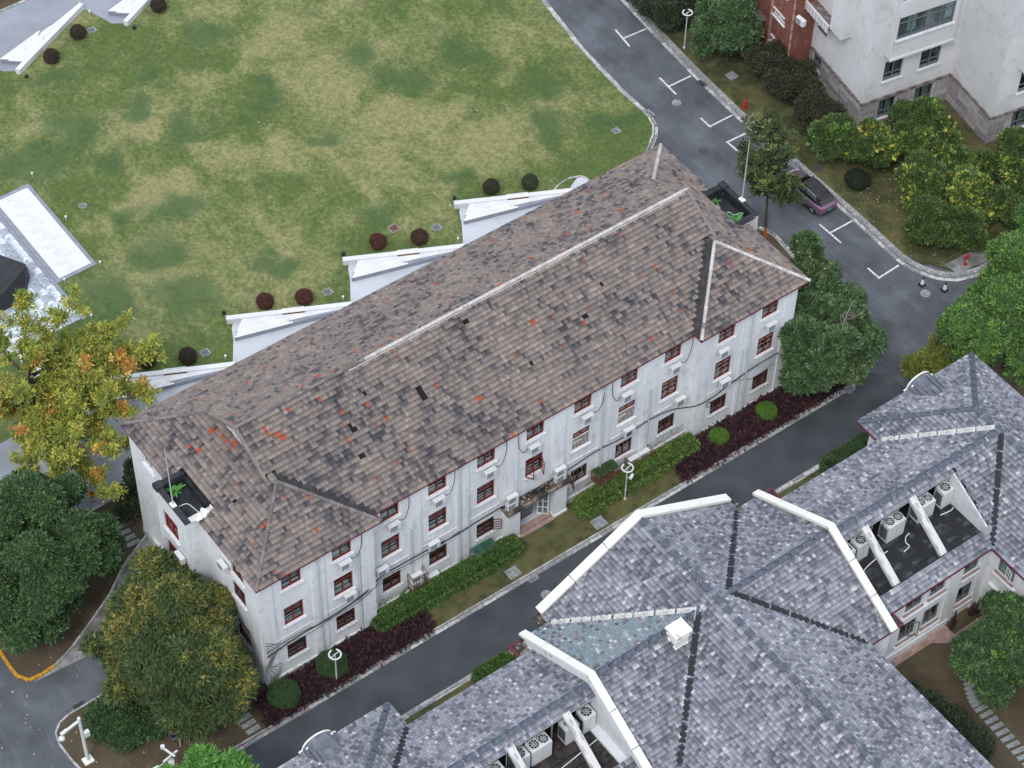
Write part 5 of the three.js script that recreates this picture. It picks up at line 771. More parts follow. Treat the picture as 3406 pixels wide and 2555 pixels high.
const PAL = {
  camphor: ['#4c6a38', '#577a40', '#3f5c33', '#668a48', '#4a6e3c'], camphorDark: ['#445f37', '#507042', '#3a5531', '#5f7f48', '#46663c'], osm: ['#4c6136', '#566e3e', '#425632', '#6b7c42', '#5f7040'], gold: ['#8f9648', '#a8a34e', '#7c8a42', '#b5a95a', '#99883f'],
  cream: ['#c3b98a', '#b3ab74', '#d0c69a', '#a49a5c'], loquat: ['#456036', '#55724a', '#3b5430', '#6d8a58', '#5f7c4c'], pale: ['#a3ae7e', '#8f9f6c', '#b5bb8c'], dark: ['#36462e', '#3f5036', '#2e3c29', '#4a5638', '#454a34'], twiggy: ['#42472f', '#38402c', '#545338', '#4d4634', '#2f3826'],
  broad: ['#4a6432', '#587338', '#3f5730', '#687f3a'], yellow: ['#a8b248', '#bcc052', '#92a840', '#c9c05e', '#84a23e'], fresh: ['#6d9440', '#7fa646', '#5f883c'], hedge: ['#4a6b30', '#587c36', '#3e5c2c', '#6b8a3c'], hedgeB: ['#64803a', '#7c9440', '#567434', '#90a048'], redbush: ['#6e3a34', '#5a3330', '#7d443a', '#4b3a2e'], redgreen: ['#3f4a2e', '#4e3a30', '#5a3c34', '#38452c'], purple: ['#42272c', '#4f2c32', '#382428', '#5a3238', '#33282a'], ball: ['#3d5a30', '#466636', '#35502b', '#507040'], bright: ['#5f8a30', '#6f9c38', '#527a2c'], gink: ['#aeb148', '#9aa140', '#c0bb50', '#8a9842', '#7b8c3e'], orange: ['#cfa84a', '#d19a48', '#d8b85a', '#bb8a42'], lime: ['#5f9440', '#70a84a', '#52863a', '#84b656'], mag: ['#4b5c34', '#59683a', '#3f4f30', '#7c8448'],
};
// big dark camphor at the left edge
crownTree('camphor_tree', 'big dense dark green tree at the left edge beside the yellow bicycle', 'tree', [-7.6, 0.1, -14.6], { lobes: [...clumps([-7.6, 5.2, -14.8], [4.6, 3.0, 4.8], 26, 1.35, 5), ...clumps([-5.2, 3.2, -14.4], [2.6, 1.7, 2.6], 10, 1.0, 6), ...clumps([-10.6, 3.6, -12.4], [2.6, 1.8, 2.8], 10, 1.05, 7), [-7.9, 3.0, -11.4, 1.0, 0.8, 1.0], [-9.6, 2.6, -10.6, 1.1, 0.9, 1.1]], n: 15000, geo: 'small', pal: PAL.camphorDark, r: 0.32, seed: 3, shell: 0.3, deep: 0.5, extra: [{ name: 'light_leaves', n: 3200, geo: 'small', pal: PAL.camphor, low: 0, deep: 0.7 }] });
// golden-tipped evergreen at the front corner
crownTree('osmanthus_tree', 'large bushy tree with cream yellow shoot tips beside the front left corner', 'tree', [-4.4, 0.1, -3.2], { lobes: [...clumps([-4.3, 4.2, -3.6], [3.4, 3.4, 4.2], 22, 1.5, 9), ...clumps([-4.6, 2.6, -0.8], [3.4, 2.3, 2.6], 16, 1.2, 10), ...clumps([-4.0, 5.2, -6.4], [2.6, 2.6, 2.2], 12, 1.1, 11), ...clumps([-7.2, 3.0, -5.0], [1.8, 2.2, 2.4], 8, 1.0, 12)], n: 15000, geo: 'spike', pal: PAL.osm, r: 0.28, seed: 5, shell: 0.35, deep: 0.5, clip: (p) => p[0] > 4.3 && p[2] < 3.4, extra: [{ name: 'golden_shoots', n: 5200, geo: 'spike', pal: PAL.gold, low: 0, deep: 0.75, up: 0.2, patch: 0.55, cut: 0.42, size: [0.6, 1] }, { name: 'cream_flowers', n: 1500, geo: 'tiny', pal: PAL.cream, low: 0, deep: 0.85, up: 0.45, patch: 0.55, cut: 0.5, size: [0.9, 1.5], seed: 9 }] });
// tree at the right front corner of the long building
crownTree('loquat_tree', 'round pale-flecked green tree at the right front corner of the long building', 'tree', [42.9, 0.1, 1.2], { lobes: [...clumps([44.6, 5.0, 1.9], [3.0, 2.7, 2.6], 20, 1.2, 13), ...clumps([46.9, 5.0, -0.6], [2.2, 2.2, 2.2], 12, 1.0, 14), ...clumps([47.6, 6.0, -3.0], [1.3, 1.5, 1.6], 6, 0.8, 15), [48.6, 6.6, -5.0, 0.8, 0.9, 0.9], [42.0, 4.3, 2.5, 1.2, 1.1, 1.0]], n: 11000, geo: 'mid', pal: PAL.loquat, r: 0.2, bark: M.barkPale, seed: 7, shell: 0.32, deep: 0.5, clip: (p) => p[0] < 0.15 && p[2] < -1.0, extra: [{ name: 'pale_flowers', n: 3000, geo: 'small', pal: PAL.pale, low: 0.05, deep: 0.75, patch: 0.5, cut: 0.48, size: [0.8, 1.2] }] });
{ const g = thing('dead_branch', 'bare grey branch lying across the pale-flecked tree crown', 'branch', 44.8, 7.5, 2.6); const R = rng(4); mesh(g, 'main_stem', taper([[-0.6, -1.2, 0.6], [0, 0, 0.3], [0.9, 0.5, -0.3], [2.0, 0.7, -0.9]], 0.06, 0.02, 6), M.twig); for (let i = 0; i < 6; i++) { const t = i / 6; mesh(g, 'twig', taper([[t * 1.4, 0.1 + t * 0.5, 0.2 - t * 0.7], [t * 1.4 + 0.3, 0.4 + t * 0.3, (R() - 0.5) * 1.2], [t * 1.4 + 0.5 + R() * 0.4, 0.45 + t * 0.3, (R() - 0.5) * 2.2]], 0.03, 0.01, 5), M.twig); } }
// bright trees on the right
crownTree('camphor_tree', 'large bright green tree at the right edge above the grey roof', 'tree', [57.2, 0.1, 7.9], { lobes: [...clumps([55.2, 6.0, 8.4], [3.9, 3.0, 3.4], 26, 1.3, 17), ...clumps([59.4, 6.0, 6.4], [3.6, 3.0, 3.2], 22, 1.3, 18), ...clumps([63, 6.4, 4.4], [2.6, 2.4, 2.6], 10, 1.2, 19)], n: 15000, geo: 'small', pal: PAL.camphor, r: 0.34, seed: 11, shell: 0.3, deep: 0.5, extra: [{ name: 'light_leaves', n: 5000, geo: 'small', pal: PAL.fresh, low: 0, deep: 0.7 }] });
crownTree('yellow_shrub', 'straggly yellow-green shrub beside the curved dormer', 'shrub', [51.6, 0.1, 7.9], { lobes: [[51.6, 2.6, 6.6, 1.5, 1.6, 1.4], [50.6, 2.2, 6.2, 0.9, 0.9, 0.9], [52.8, 3.2, 6.0, 1.3, 1.3, 1.2], [51.2, 3.8, 7.2, 1.1, 1.0, 1.0], [50.0, 2.6, 5.4, 0.6, 0.5, 0.6]], n: 2600, geo: 'mid', pal: ['#6b7a34', '#7d8638', '#5c6c30', '#8d8c3e'], r: 0.1, seed: 13, shell: 0.6, deep: 0.2 });
crownTree('courtyard_tree', 'dark green tree in the courtyard at the right edge', 'tree', [38.6, 0.1, 27.4], { lobes: [...clumps([37.3, 3.6, 26.9], [2.5, 2.0, 2.3], 14, 1.0, 21), ...clumps([40.0, 3.4, 28.6], [2.4, 2.0, 2.4], 12, 1.0, 22), ...clumps([39.6, 3.9, 25.6], [1.6, 1.4, 1.4], 8, 0.8, 23)], n: 8000, geo: 'small', pal: PAL.camphorDark, r: 0.2, seed: 15, shell: 0.32, deep: 0.5, extra: [{ name: 'light_leaves', n: 900, geo: 'small', pal: PAL.fresh, low: 0, deep: 0.7, patch: 0.6, cut: 0.55 }] });
crownTree('low_shrub', 'low dark shrubs under the grey roof edge in the courtyard', 'shrub', [32.6, 0.1, 26.6], { lobes: [[32.2, 0.6, 24.6, 0.9, 0.7, 0.8], [32.6, 0.7, 26.2, 1.0, 0.9, 1.0], [33.1, 0.6, 27.8, 1.1, 0.8, 1.0], [33.2, 0.7, 29.6, 1.0, 0.8, 1.2]], n: 2600, geo: 'small', pal: PAL.dark, seed: 16, shell: 0.4 });
// north-east group
crownTree('round_tree', 'dense round green tree beside the upper street lamp', 'tree', [61.6, 0.1, -28.6], { lobes: clumps([61.7, 2.9, -28.9], [2.5, 2.4, 2.5], 18, 0.95, 24), n: 6500, geo: 'small', pal: PAL.loquat, r: 0.16, seed: 17, shell: 0.32, deep: 0.5 });
crownTree('dark_tree', 'dark green tree cut by the top edge of the picture', 'tree', [60.9, 0.1, -35.6], { lobes: clumps([60.9, 2.3, -35.8], [2.2, 1.9, 3.0], 16, 0.9, 25), n: 5500, geo: 'small', pal: PAL.dark, r: 0.16, seed: 18, shell: 0.32, deep: 0.5 });
crownTree('twiggy_bush', 'wide dark brownish bush against the white apartment wall', 'bush', [62.4, 0.1, -21.6], { lobes: [...clumps([62.6, 1.7, -24.8], [1.7, 1.6, 1.9], 10, 0.8, 26), ...clumps([62.6, 1.9, -21.8], [2.0, 1.9, 2.0], 12, 0.85, 27), ...clumps([62.0, 1.5, -18.8], [1.7, 1.5, 1.8], 10, 0.8, 28)], n: 8500, geo: 'fine', pal: PAL.twiggy, r: 0.1, seed: 19, shell: 0.5, deep: 0.35, size: [0.9, 1.6] });
const broad = (label, x, z, h, r, seed, yel, geoN = 1700) => crownTree('broadleaf_shrub', label, 'shrub', [x, 0.1, z], { group: 'broad-leaved shrubs below the apartment block', lobes: clumps([x, h * 0.55, z], [r, h * 0.48, r], 9, r * 0.48, seed), n: geoN, geo: 'mid', pal: PAL.broad, r: 0.09, seed, shell: 0.4, deep: 0.45, extra: [{ name: 'yellow_leaves', n: yel, geo: 'big', pal: yel > 200 ? PAL.yellow : PAL.fresh, low: 0, deep: 0.8, patch: 0.7, cut: 0.46, size: [0.7, 1.1] }] });
broad('small bright green shrub left of the two stone corners, above the car roof', 60.9, -15.4, 3.4, 1.5, 31, 170, 2200); broad('fresh green big-leaved shrub in front of the stone-clad corner', 62.8, -13.4, 3.6, 1.6, 32, 320, 2200);
broad('tall shrub with golden tips between the stone-clad corners', 66.6, -11.8, 4.2, 2.1, 33, 330, 3600); broad('broad dark shrub below the golden-tipped one', 66.0, -8.6, 3.8, 2.0, 34, 260, 3400); broad('yellow-leaved shrub in the middle of the verge', 63.2, -7.6, 3.8, 2.0, 35, 420, 3400);
broad('brightest yellow shrub nearest the red posts', 65.4, -4.8, 3.6, 1.9, 36, 520, 3200); broad('dense green shrub nearest the road kerb', 61.6, -5.2, 3.0, 1.7, 37, 200, 3000); broad('shrub at the right edge below the stone plinth', 70.4, -5.4, 4.0, 2.3, 38, 300, 4200); broad('low shrub between the kerb and the yellow shrubs', 62.6, -2.9, 2.6, 1.5, 39, 190, 2400); broad('rear shrub at the right edge of the picture', 73.6, -3.4, 4.2, 2.4, 40, 220, 3600); broad('rear shrub right of the brightest yellow one', 68.4, -2.2, 3.2, 1.9, 44, 200, 3000);
// slender tree by the wide road
{
  const base = [51.9, 0.1, -12.4], g = thing('slender_tree', 'slender sparse tree beside the wide road in front of the car', 'tree', ...base), R = rng(61), pts = [];
  mesh(g, 'trunk', taper([[0, 0, 0], [0.3, 2.2, -0.5], [0.2, 4.6, -0.6], [0.6, 6.6, -1.2], [0.9, 8.2, -1.6]], 0.13, 0.03), M.bark);
  const limb = (a, b, n = 34, r = 0.5) => { const mid = a.map((v, i) => lerp(v, b[i], 0.5) + (R() - 0.5) * 0.3); mesh(g, 'limb', taper([a, mid, b], 0.05, 0.012, 5), M.bark); for (let i = 0; i < n; i++) { const t = 0.35 + 0.65 * R(), k = t * 2, p = a.map((v, j) => t < 0.5 ? lerp(v, mid[j], k) : lerp(mid[j], b[j], k - 1)); pts.push([p[0] + (R() - 0.5) * r * 1.4, p[1] + (R() - 0.4) * r, p[2] + (R() - 0.5) * r * 1.4, R() - 0.5, 1, R() - 0.5]); } };
  for (const b of [[2.2, 7.8, -2.6], [1.6, 8.8, -2.8], [0.2, 8.8, -3.2], [-0.9, 6.9, -2.7], [-1.3, 5.6, -2.2], [2.0, 6.5, -0.6], [1.6, 5.4, -1.9], [-0.8, 5.2, -0.1], [1.0, 4.6, 0.6], [0.5, 4.0, -1.6], [-0.4, 3.8, -1.5], [0.9, 7.4, -0.2], [2.8, 7.0, -1.8], [1.5, 3.4, 0.9], [2.4, 4.6, 0.5]]) limb([0.3, lerp(2.6, 6.6, clamp((b[1] - 3) / 6, 0, 1)), -0.6 - 0.6 * clamp((b[1] - 3) / 6, 0, 1)], b, 46, 0.75);
  leaves(g, 'crown', pts, LEAF.mid, PAL.mag, [0.8, 1.25], 62);
}
// big yellow autumn tree at the left
{
  const base = [-2.6, 0.1, -27.2], g = thing('autumn_tree', 'wide yellow-green autumn tree with dark bare limbs at the left', 'tree', ...base), R = rng(71), pts = [], pts2 = [];
  mesh(g, 'trunk', taper([[0, -0.1, 0], [0.3, 2.0, 0.5], [0.5, 4.4, 0.9], [0.8, 6.6, 1.0], [1.0, 8.4, 0.6]], 0.42, 0.14, 9), M.bark);
  const spray = (a, b, len, r0) => { const m1 = a.map((v, i) => lerp(v, b[i], 0.33) + (R() - 0.5) * 0.6), m2 = a.map((v, i) => lerp(v, b[i], 0.68) + (R() - 0.5) * 0.6); mesh(g, 'limb', taper([a, m1, m2, b], r0, 0.02, 6), M.bark); const at = (t) => { const q = t < 0.33 ? [a, m1, t / 0.33] : t < 0.68 ? [m1, m2, (t - 0.33) / 0.35] : [m2, b, (t - 0.68) / 0.32]; return q[0].map((v, j) => lerp(v, q[1][j], q[2])); };
    const ns = Math.round(len * 1.7), tone = R();
    for (let k = 0; k < ns; k++) { const t = 0.25 + 0.75 * (k + R()) / ns, p = at(t), e = [p[0] + (R() - 0.5) * 2.6, p[1] + (R() - 0.1) * 0.9, p[2] + (R() - 0.5) * 2.6]; if (k % 2) mesh(g, 'twig', taper([p, p.map((v, j) => lerp(v, e[j], 0.5) + (R() - 0.5) * 0.2), e], 0.03, 0.01, 5), M.bark);
      const cnt = 17 + Math.floor(R() * 13), or = R() < 0.09; for (let i = 0; i < cnt; i++) { const u = R(), cx = lerp(p[0], e[0], u), cy = lerp(p[1], e[1], u), cz = lerp(p[2], e[2], u), s = 0.42; const q = [cx + (R() + R() - 1) * s, cy + (R() + R() - 1) * s * 0.6, cz + (R() + R() - 1) * s, R() - 0.5, 1, R() - 0.5]; (or ? pts2 : pts).push(q); } } };
  const F = [0.6, 4.6, 0.9];
  for (const [b, len, r0] of [[[8.6, 6.8, 4.6], 9, 0.16], [[7.4, 8.2, 2.0], 8, 0.15], [[5.6, 9.4, -0.8], 7, 0.14], [[3.0, 9.6, -3.0], 6, 0.12], [[0.2, 9.2, -3.8], 5, 0.12], [[7.6, 5.6, 6.6], 9, 0.15], [[5.4, 6.2, 8.4], 9, 0.15], [[2.6, 5.8, 9.8], 9.5, 0.15], [[0.2, 6.4, 9.0], 9, 0.14], [[-2.6, 6.4, 7.6], 8, 0.14], [[-4, 7.2, 3.6], 6, 0.12], [[-3.6, 8.2, -0.6], 6, 0.12], [[3.6, 8.4, 4.4], 6, 0.12], [[1.6, 8.8, 1.8], 4, 0.1], [[4.4, 4.6, 5.6], 7, 0.1], [[-1.4, 8.6, 3.8], 6, 0.1], [[4.6, 7.4, 6.4], 8, 0.1], [[2.2, 7.2, 6.4], 7, 0.1], [[6.2, 7.2, 0.2], 6, 0.1], [[-0.4, 5.0, 6.8], 7, 0.1], [[0.6, 4.2, 11.0], 10, 0.13], [[-1.4, 5.2, 10.4], 9, 0.12], [[3.6, 4.4, 8.4], 8, 0.1], [[-3.4, 5.6, 9.6], 9, 0.1], [[9.4, 5.6, 3.4], 8, 0.1]]) spray([lerp(0.3, 0.8, R()), lerp(3.4, 6.8, R()), lerp(0.5, 1.0, R())], b, len, r0);
  leaves(g, 'crown', pts, LEAF.small, PAL.gink, [0.9, 1.4], 73); leaves(g, 'orange_leaves', pts2, LEAF.small, PAL.orange, [0.9, 1.3], 74);
}
// big-leaved plant at the bottom edge
crownTree('palmate_tree', 'bright green palmate-leaved tree cut by the bottom edge', 'tree', [-9.0, 0.1, 7.9], { lobes: [...clumps([-9.4, 5.4, 6.8], [3.2, 1.5, 1.7], 14, 0.9, 45), ...clumps([-6.8, 5.0, 8.6], [2.0, 1.3, 1.6], 8, 0.8, 46)], n: 3600, geo: 'palm', pal: PAL.lime, r: 0.14, seed: 47, shell: 0.5, deep: 0.4 });
// clipped shapes
function hedge(label, x0, x1, z0, z1, h, pal, n, seed, geo = 'small') {
  const g = thing('hedge', label, 'hedge', (x0 + x1) / 2, 0.1, (z0 + z1) / 2), R = rng(seed), pts = [], w = (x1 - x0) / 2, d = (z1 - z0) / 2;
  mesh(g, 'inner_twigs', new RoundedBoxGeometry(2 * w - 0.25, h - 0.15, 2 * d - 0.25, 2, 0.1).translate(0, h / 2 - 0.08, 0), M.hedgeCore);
  for (let i = 0; i < n; i++) { const f = R(); let p; if (f < 0.55) p = [(R() * 2 - 1) * w, h - 0.06 * R() + (fbm(i * 0.37, 1, 4, 2) - 0.5) * 0.1, (R() * 2 - 1) * d, 0, 1, 0]; else if (f < 0.95) { const s = R() < 0.6 ? 1 : -1; p = [(R() * 2 - 1) * w, R() * h, s * d, 0, 0.4, s]; } else { const s = R() < 0.5 ? 1 : -1; p = [s * w, R() * h, (R() * 2 - 1) * d, s, 0.4, 0]; } const wob = (vnoise((p[0] + w) * 0.9, seed, 3) - 0.5) * 0.22; p[1] = Math.max(0.03, p[1] + (f < 0.55 ? wob : 0)); p[2] += wob * 0.6; pts.push(p); }
  leaves(g, 'foliage', pts, LEAF[geo], pal, [0.6, 1.05], seed);
}
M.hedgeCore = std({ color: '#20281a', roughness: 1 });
hedge('long clipped hedge left of the porch', 8.1, 19.2, 0.0, 0.95, 0.85, PAL.hedge, 6500, 81); hedge('long clipped hedge right of the porch', 24.5, 34.2, 0.05, 1.05, 0.85, [...PAL.hedge, ...PAL.hedgeB], 6000, 82);
hedge('short clipped hedge at the kerb above the lower grey roof', 11.0, 13.4, 7.3, 8.3, 0.8, PAL.hedge, 1900, 83); hedge('dark clipped hedge between the narrow road and the right grey roof', 40.3, 45.4, 7.25, 8.4, 0.9, PAL.ball, 3600, 84);
function ball(label, x, z, r, h, pal, n, seed, group, y = 0.1, geo = 'tiny') {
  const g = thing('clipped_bush', label, 'bush', x, y, z, group), R = rng(seed), pts = [];
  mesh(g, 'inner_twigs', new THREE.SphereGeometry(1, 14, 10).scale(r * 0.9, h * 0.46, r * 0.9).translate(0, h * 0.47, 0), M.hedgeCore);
  for (let i = 0; i < n; i++) { const u = R() * 1.75 - 0.75, a = R() * 6.283, s = Math.sqrt(Math.max(0, 1 - u * u)), k = 0.96 + (vnoise(a * 2 + 9, u * 3 + 9, seed) - 0.5) * 0.16 + (R() - 0.5) * 0.06; pts.push([s * Math.cos(a) * r * k, h * 0.48 + u * h * 0.52 * k, s * Math.sin(a) * r * k, s * Math.cos(a), u, s * Math.sin(a)]); }
  leaves(g, 'foliage', pts, LEAF[geo], pal, [0.8, 1.4], seed + 1);
}
ball('round clipped bush at the front left wall corner', 0.3, 1.5, 0.98, 1.35, PAL.ball, 2600, 91); ball('round clipped bush behind the front left lamp post', 4.0, 1.35, 0.98, 1.3, PAL.ball, 2600, 92);
ball('small bright round bush at the end of the right hedge', 36.1, 1.2, 0.64, 0.95, PAL.bright, 1500, 93); ball('bright round bush in the purple bed near the trunk', 40.25, 1.35, 0.72, 1.0, PAL.bright, 1700, 94);
ball('dark low round bush in the verge beside the parked car', 60.9, -12.2, 0.95, 1.0, ['#26331f', '#2f3f27', '#222c1c'], 1900, 95);
const lb = 'round bushes along the lawn edge';
[[17.46, -27.7, 'red round bush left above the middle bench', PAL.redbush], [19.97, -26.4, 'red round bush right above the middle bench', PAL.redbush], [27.46, -27.9, 'dark red round bush below the brown square cover', PAL.redbush], [30.23, -26.5, 'red-topped round bush right of the brown square cover', [...PAL.redbush, ...PAL.redgreen]], [37.66, -27.7, 'dark green round bush left above the eastern bench', PAL.redgreen], [40.34, -26.4, 'green round bush right above the eastern bench', [...PAL.redgreen, ...PAL.ball]], [10.19, -26.4, 'dark round bush near the yellow tree tips', PAL.redgreen], [7.68, -27.8, 'dark round bush half hidden by the yellow tree', PAL.redgreen], [17.85, -59.7, 'dark round bush left of the top left bench', PAL.redgreen], [20.96, -61.0, 'dark round bush right of the top left bench', PAL.redgreen], [27.9, -60.1, 'dark round bush at the top edge of the picture', PAL.redgreen]].forEach(([x, z, l, p], i) => ball(l, x, z, 0.58, 1.0, p, 900, 100 + i, lb));
// ground covers and loose shrubs
function cover2(name, label, poly, h, pal, dens, seed, geo, holes) {
  const R = rng(seed), pts = []; let x0 = 1e9, x1 = -1e9, z0 = 1e9, z1 = -1e9; for (const [x, z] of poly) { x0 = Math.min(x0, x); x1 = Math.max(x1, x); z0 = Math.min(z0, z); z1 = Math.max(z1, z); } const n = (x1 - x0) * (z1 - z0) * dens;
  for (let i = 0; i < n; i++) { const x = lerp(x0, x1, R()), z = lerp(z0, z1, R()); if (inPoly(x, z, poly) && !(holes && holes(x, z))) pts.push([x, 0.12 + h * (0.3 + 0.7 * R()), z, R() - 0.5, 1, R() - 0.5]); }
  const im = leaves(scene, numbered(name), pts, LEAF[geo], pal, [0.8, 1.3], seed); tag(im, label, 'ground cover', null, 'stuff');
}
cover2('purple_groundcover', 'dark purple ground cover along the left half of the front bed', [[0.3, 0.5], [8.0, 0.2], [8.1, 1.0], [11.3, 1.1], [11.0, 2.6], [-1.6, 2.6], [-1.2, 0.6]], 0.3, PAL.purple, 90, 121, 'small'); cover2('purple_groundcover', 'dark purple ground cover along the right half of the front bed', [[34.4, 0.2], [43, 0.2], [43.6, -2], [46, -3], [49, 0.6], [48, 2.1], [46.5, 2.6], [32.0, 2.6], [32.3, 1.2], [34.4, 1.1]], 0.3, [...PAL.purple, '#5c3438'], 90, 122, 'small');
crownTree('island_shrub', 'low dark shrub mass on the island behind the camera pole', 'shrub', [-9.2, 0.1, -2.9], { lobes: [[-9.6, 0.6, -3.4, 1.3, 0.8, 1.3], [-8.4, 0.7, -2.2, 1.3, 0.8, 1.2], [-8.0, 0.7, -3.9, 1.2, 0.8, 1.2], [-7.0, 0.7, -1.6, 1.2, 0.8, 1.1], [-9.2, 0.5, -1.8, 1.0, 0.7, 0.9]], n: 4200, geo: 'small', pal: PAL.camphorDark, seed: 48, shell: 0.4 });
crownTree('corner_bush', 'dark bush behind the rear left corner of the long building', 'bush', [0.6, 0.1, -17.4], { lobes: [[0.6, 1.0, -17.4, 1.0, 1.0, 0.9], [1.2, 1.6, -18.0, 0.7, 0.8, 0.7], [1.4, 2.4, -18.4, 0.5, 0.6, 0.5], [-0.2, 0.6, -17.0, 0.8, 0.6, 0.7]], n: 1500, geo: 'small', pal: PAL.dark, r: 0.05, seed: 49, shell: 0.45 });
crownTree('rear_shrub', 'dark shrubs at the far top left corner behind the kerb', 'shrub', [16, 0.12, -69.4], { lobes: [[14, 0.5, -69.4, 1.6, 0.7, 1.2], [17, 0.5, -69.8, 1.8, 0.7, 1.2], [20, 0.5, -69.6, 1.6, 0.7, 1.2]], n: 1500, geo: 'small', pal: PAL.redgreen, seed: 50, shell: 0.4 });
// small leafy plants
function plant(name, label, x, y, z, n, len, pal, seed) { const g = thing(name, label, 'plant', x, y, z), R = rng(seed); for (let i = 0; i < n; i++) { const a = i * 2.4 + R(), L = len * (0.7 + R() * 0.5), w = L * 0.22, s = new THREE.PlaneGeometry(w, L, 1, 4).translate(0, L / 2, 0), p = s.attributes.position; for (let k = 0; k < p.count; k++) { const t = p.getY(k) / L; p.setX(k, p.getX(k) * (0.35 + 1.3 * Math.sin(Math.PI * Math.min(0.92, t + 0.08)))); p.setZ(k, t * t * L * 0.6); } s.rotateX(0.35 + R() * 0.4); s.rotateY(a); s.computeVertexNormals(); mesh(g, 'leaf', s, std({ color: pal[i % pal.length], roughness: 0.6, side: THREE.DoubleSide })); } mesh(g, 'stem', cyl(0.03, 0.02, len * 0.4, 0, 0, 0, 6), M.bark); return g; }
plant('broadleaf_plant', 'small banana-like plant between the wall and the left hedge', 10.2, 0.1, -0.2, 9, 1.0, ['#3d5a2e', '#4c6b36'], 131); plant('roof_weed', 'green weed growing on the left black bay roof', -0.2, 10.72, -9.2, 12, 0.6, ['#3f7a30', '#54923c'], 132); plant('roof_weed', 'small green weed at the left end of the right black bay roof', 43.3, 10.72, -9.3, 8, 0.42, ['#3f7a30', '#54923c'], 133); plant('roof_weed', 'large fern-like weed on the right black bay roof', 43.2, 10.72, -6.8, 16, 0.75, ['#3c7d32', '#4f9440'], 134);
// ------------------------------------------------------------------ apartment block and brick stair tower, upper right
M.aptWall = std({ map: plaster(401, [222, 222, 222], 0.05), roughness: 0.9 });
M.stone = [0, 1, 2].map((i) => std({ map: tex(256, 256, (u, v, a, b) => { const s = sstep(0.5, 0.75, fbm(u * 20, v * 4, 411 + i, 3, 4)), g = hash2(a, b, 40 + i) - 0.5, q = fbm(u * 6, v * 6, 421 + i, 3, 6) - 0.5; const k = 1 + g * 0.1 + q * 0.25 - s * 0.2, c = [[178, 172, 174], [164, 158, 162], [190, 185, 184]][i]; return [c[0] * k, c[1] * k, c[2] * k]; }, 1 / 2), roughness: 0.85 }));
M.stoneBand = std({ map: grainTex([120, 108, 106], 0.2, 0.5, 1.2, 431, 256, 32), roughness: 0.9 });
M.brickRed = std({ map: tex(512, 512, (u, v, i, j) => { const row = Math.floor(v * 40), o = row % 2 * 0.5, col = Math.floor(u * 16 + o), fv = v * 40 - row, fu = u * 16 + o - col, m = fv < 0.12 || fu < 0.06 ? 1 : 0, n = hash2(col % 16, row, 9), w = sstep(0.55, 0.75, fbm(u * 5, v * 5, 441, 4, 5)); const c = mixc(mixc(mixc([146, 90, 76], [124, 74, 62], n), [150, 110, 98], m * 0.6), [176, 142, 132], w * 0.35); return c; }, 1 / 2.6), roughness: 0.9 });
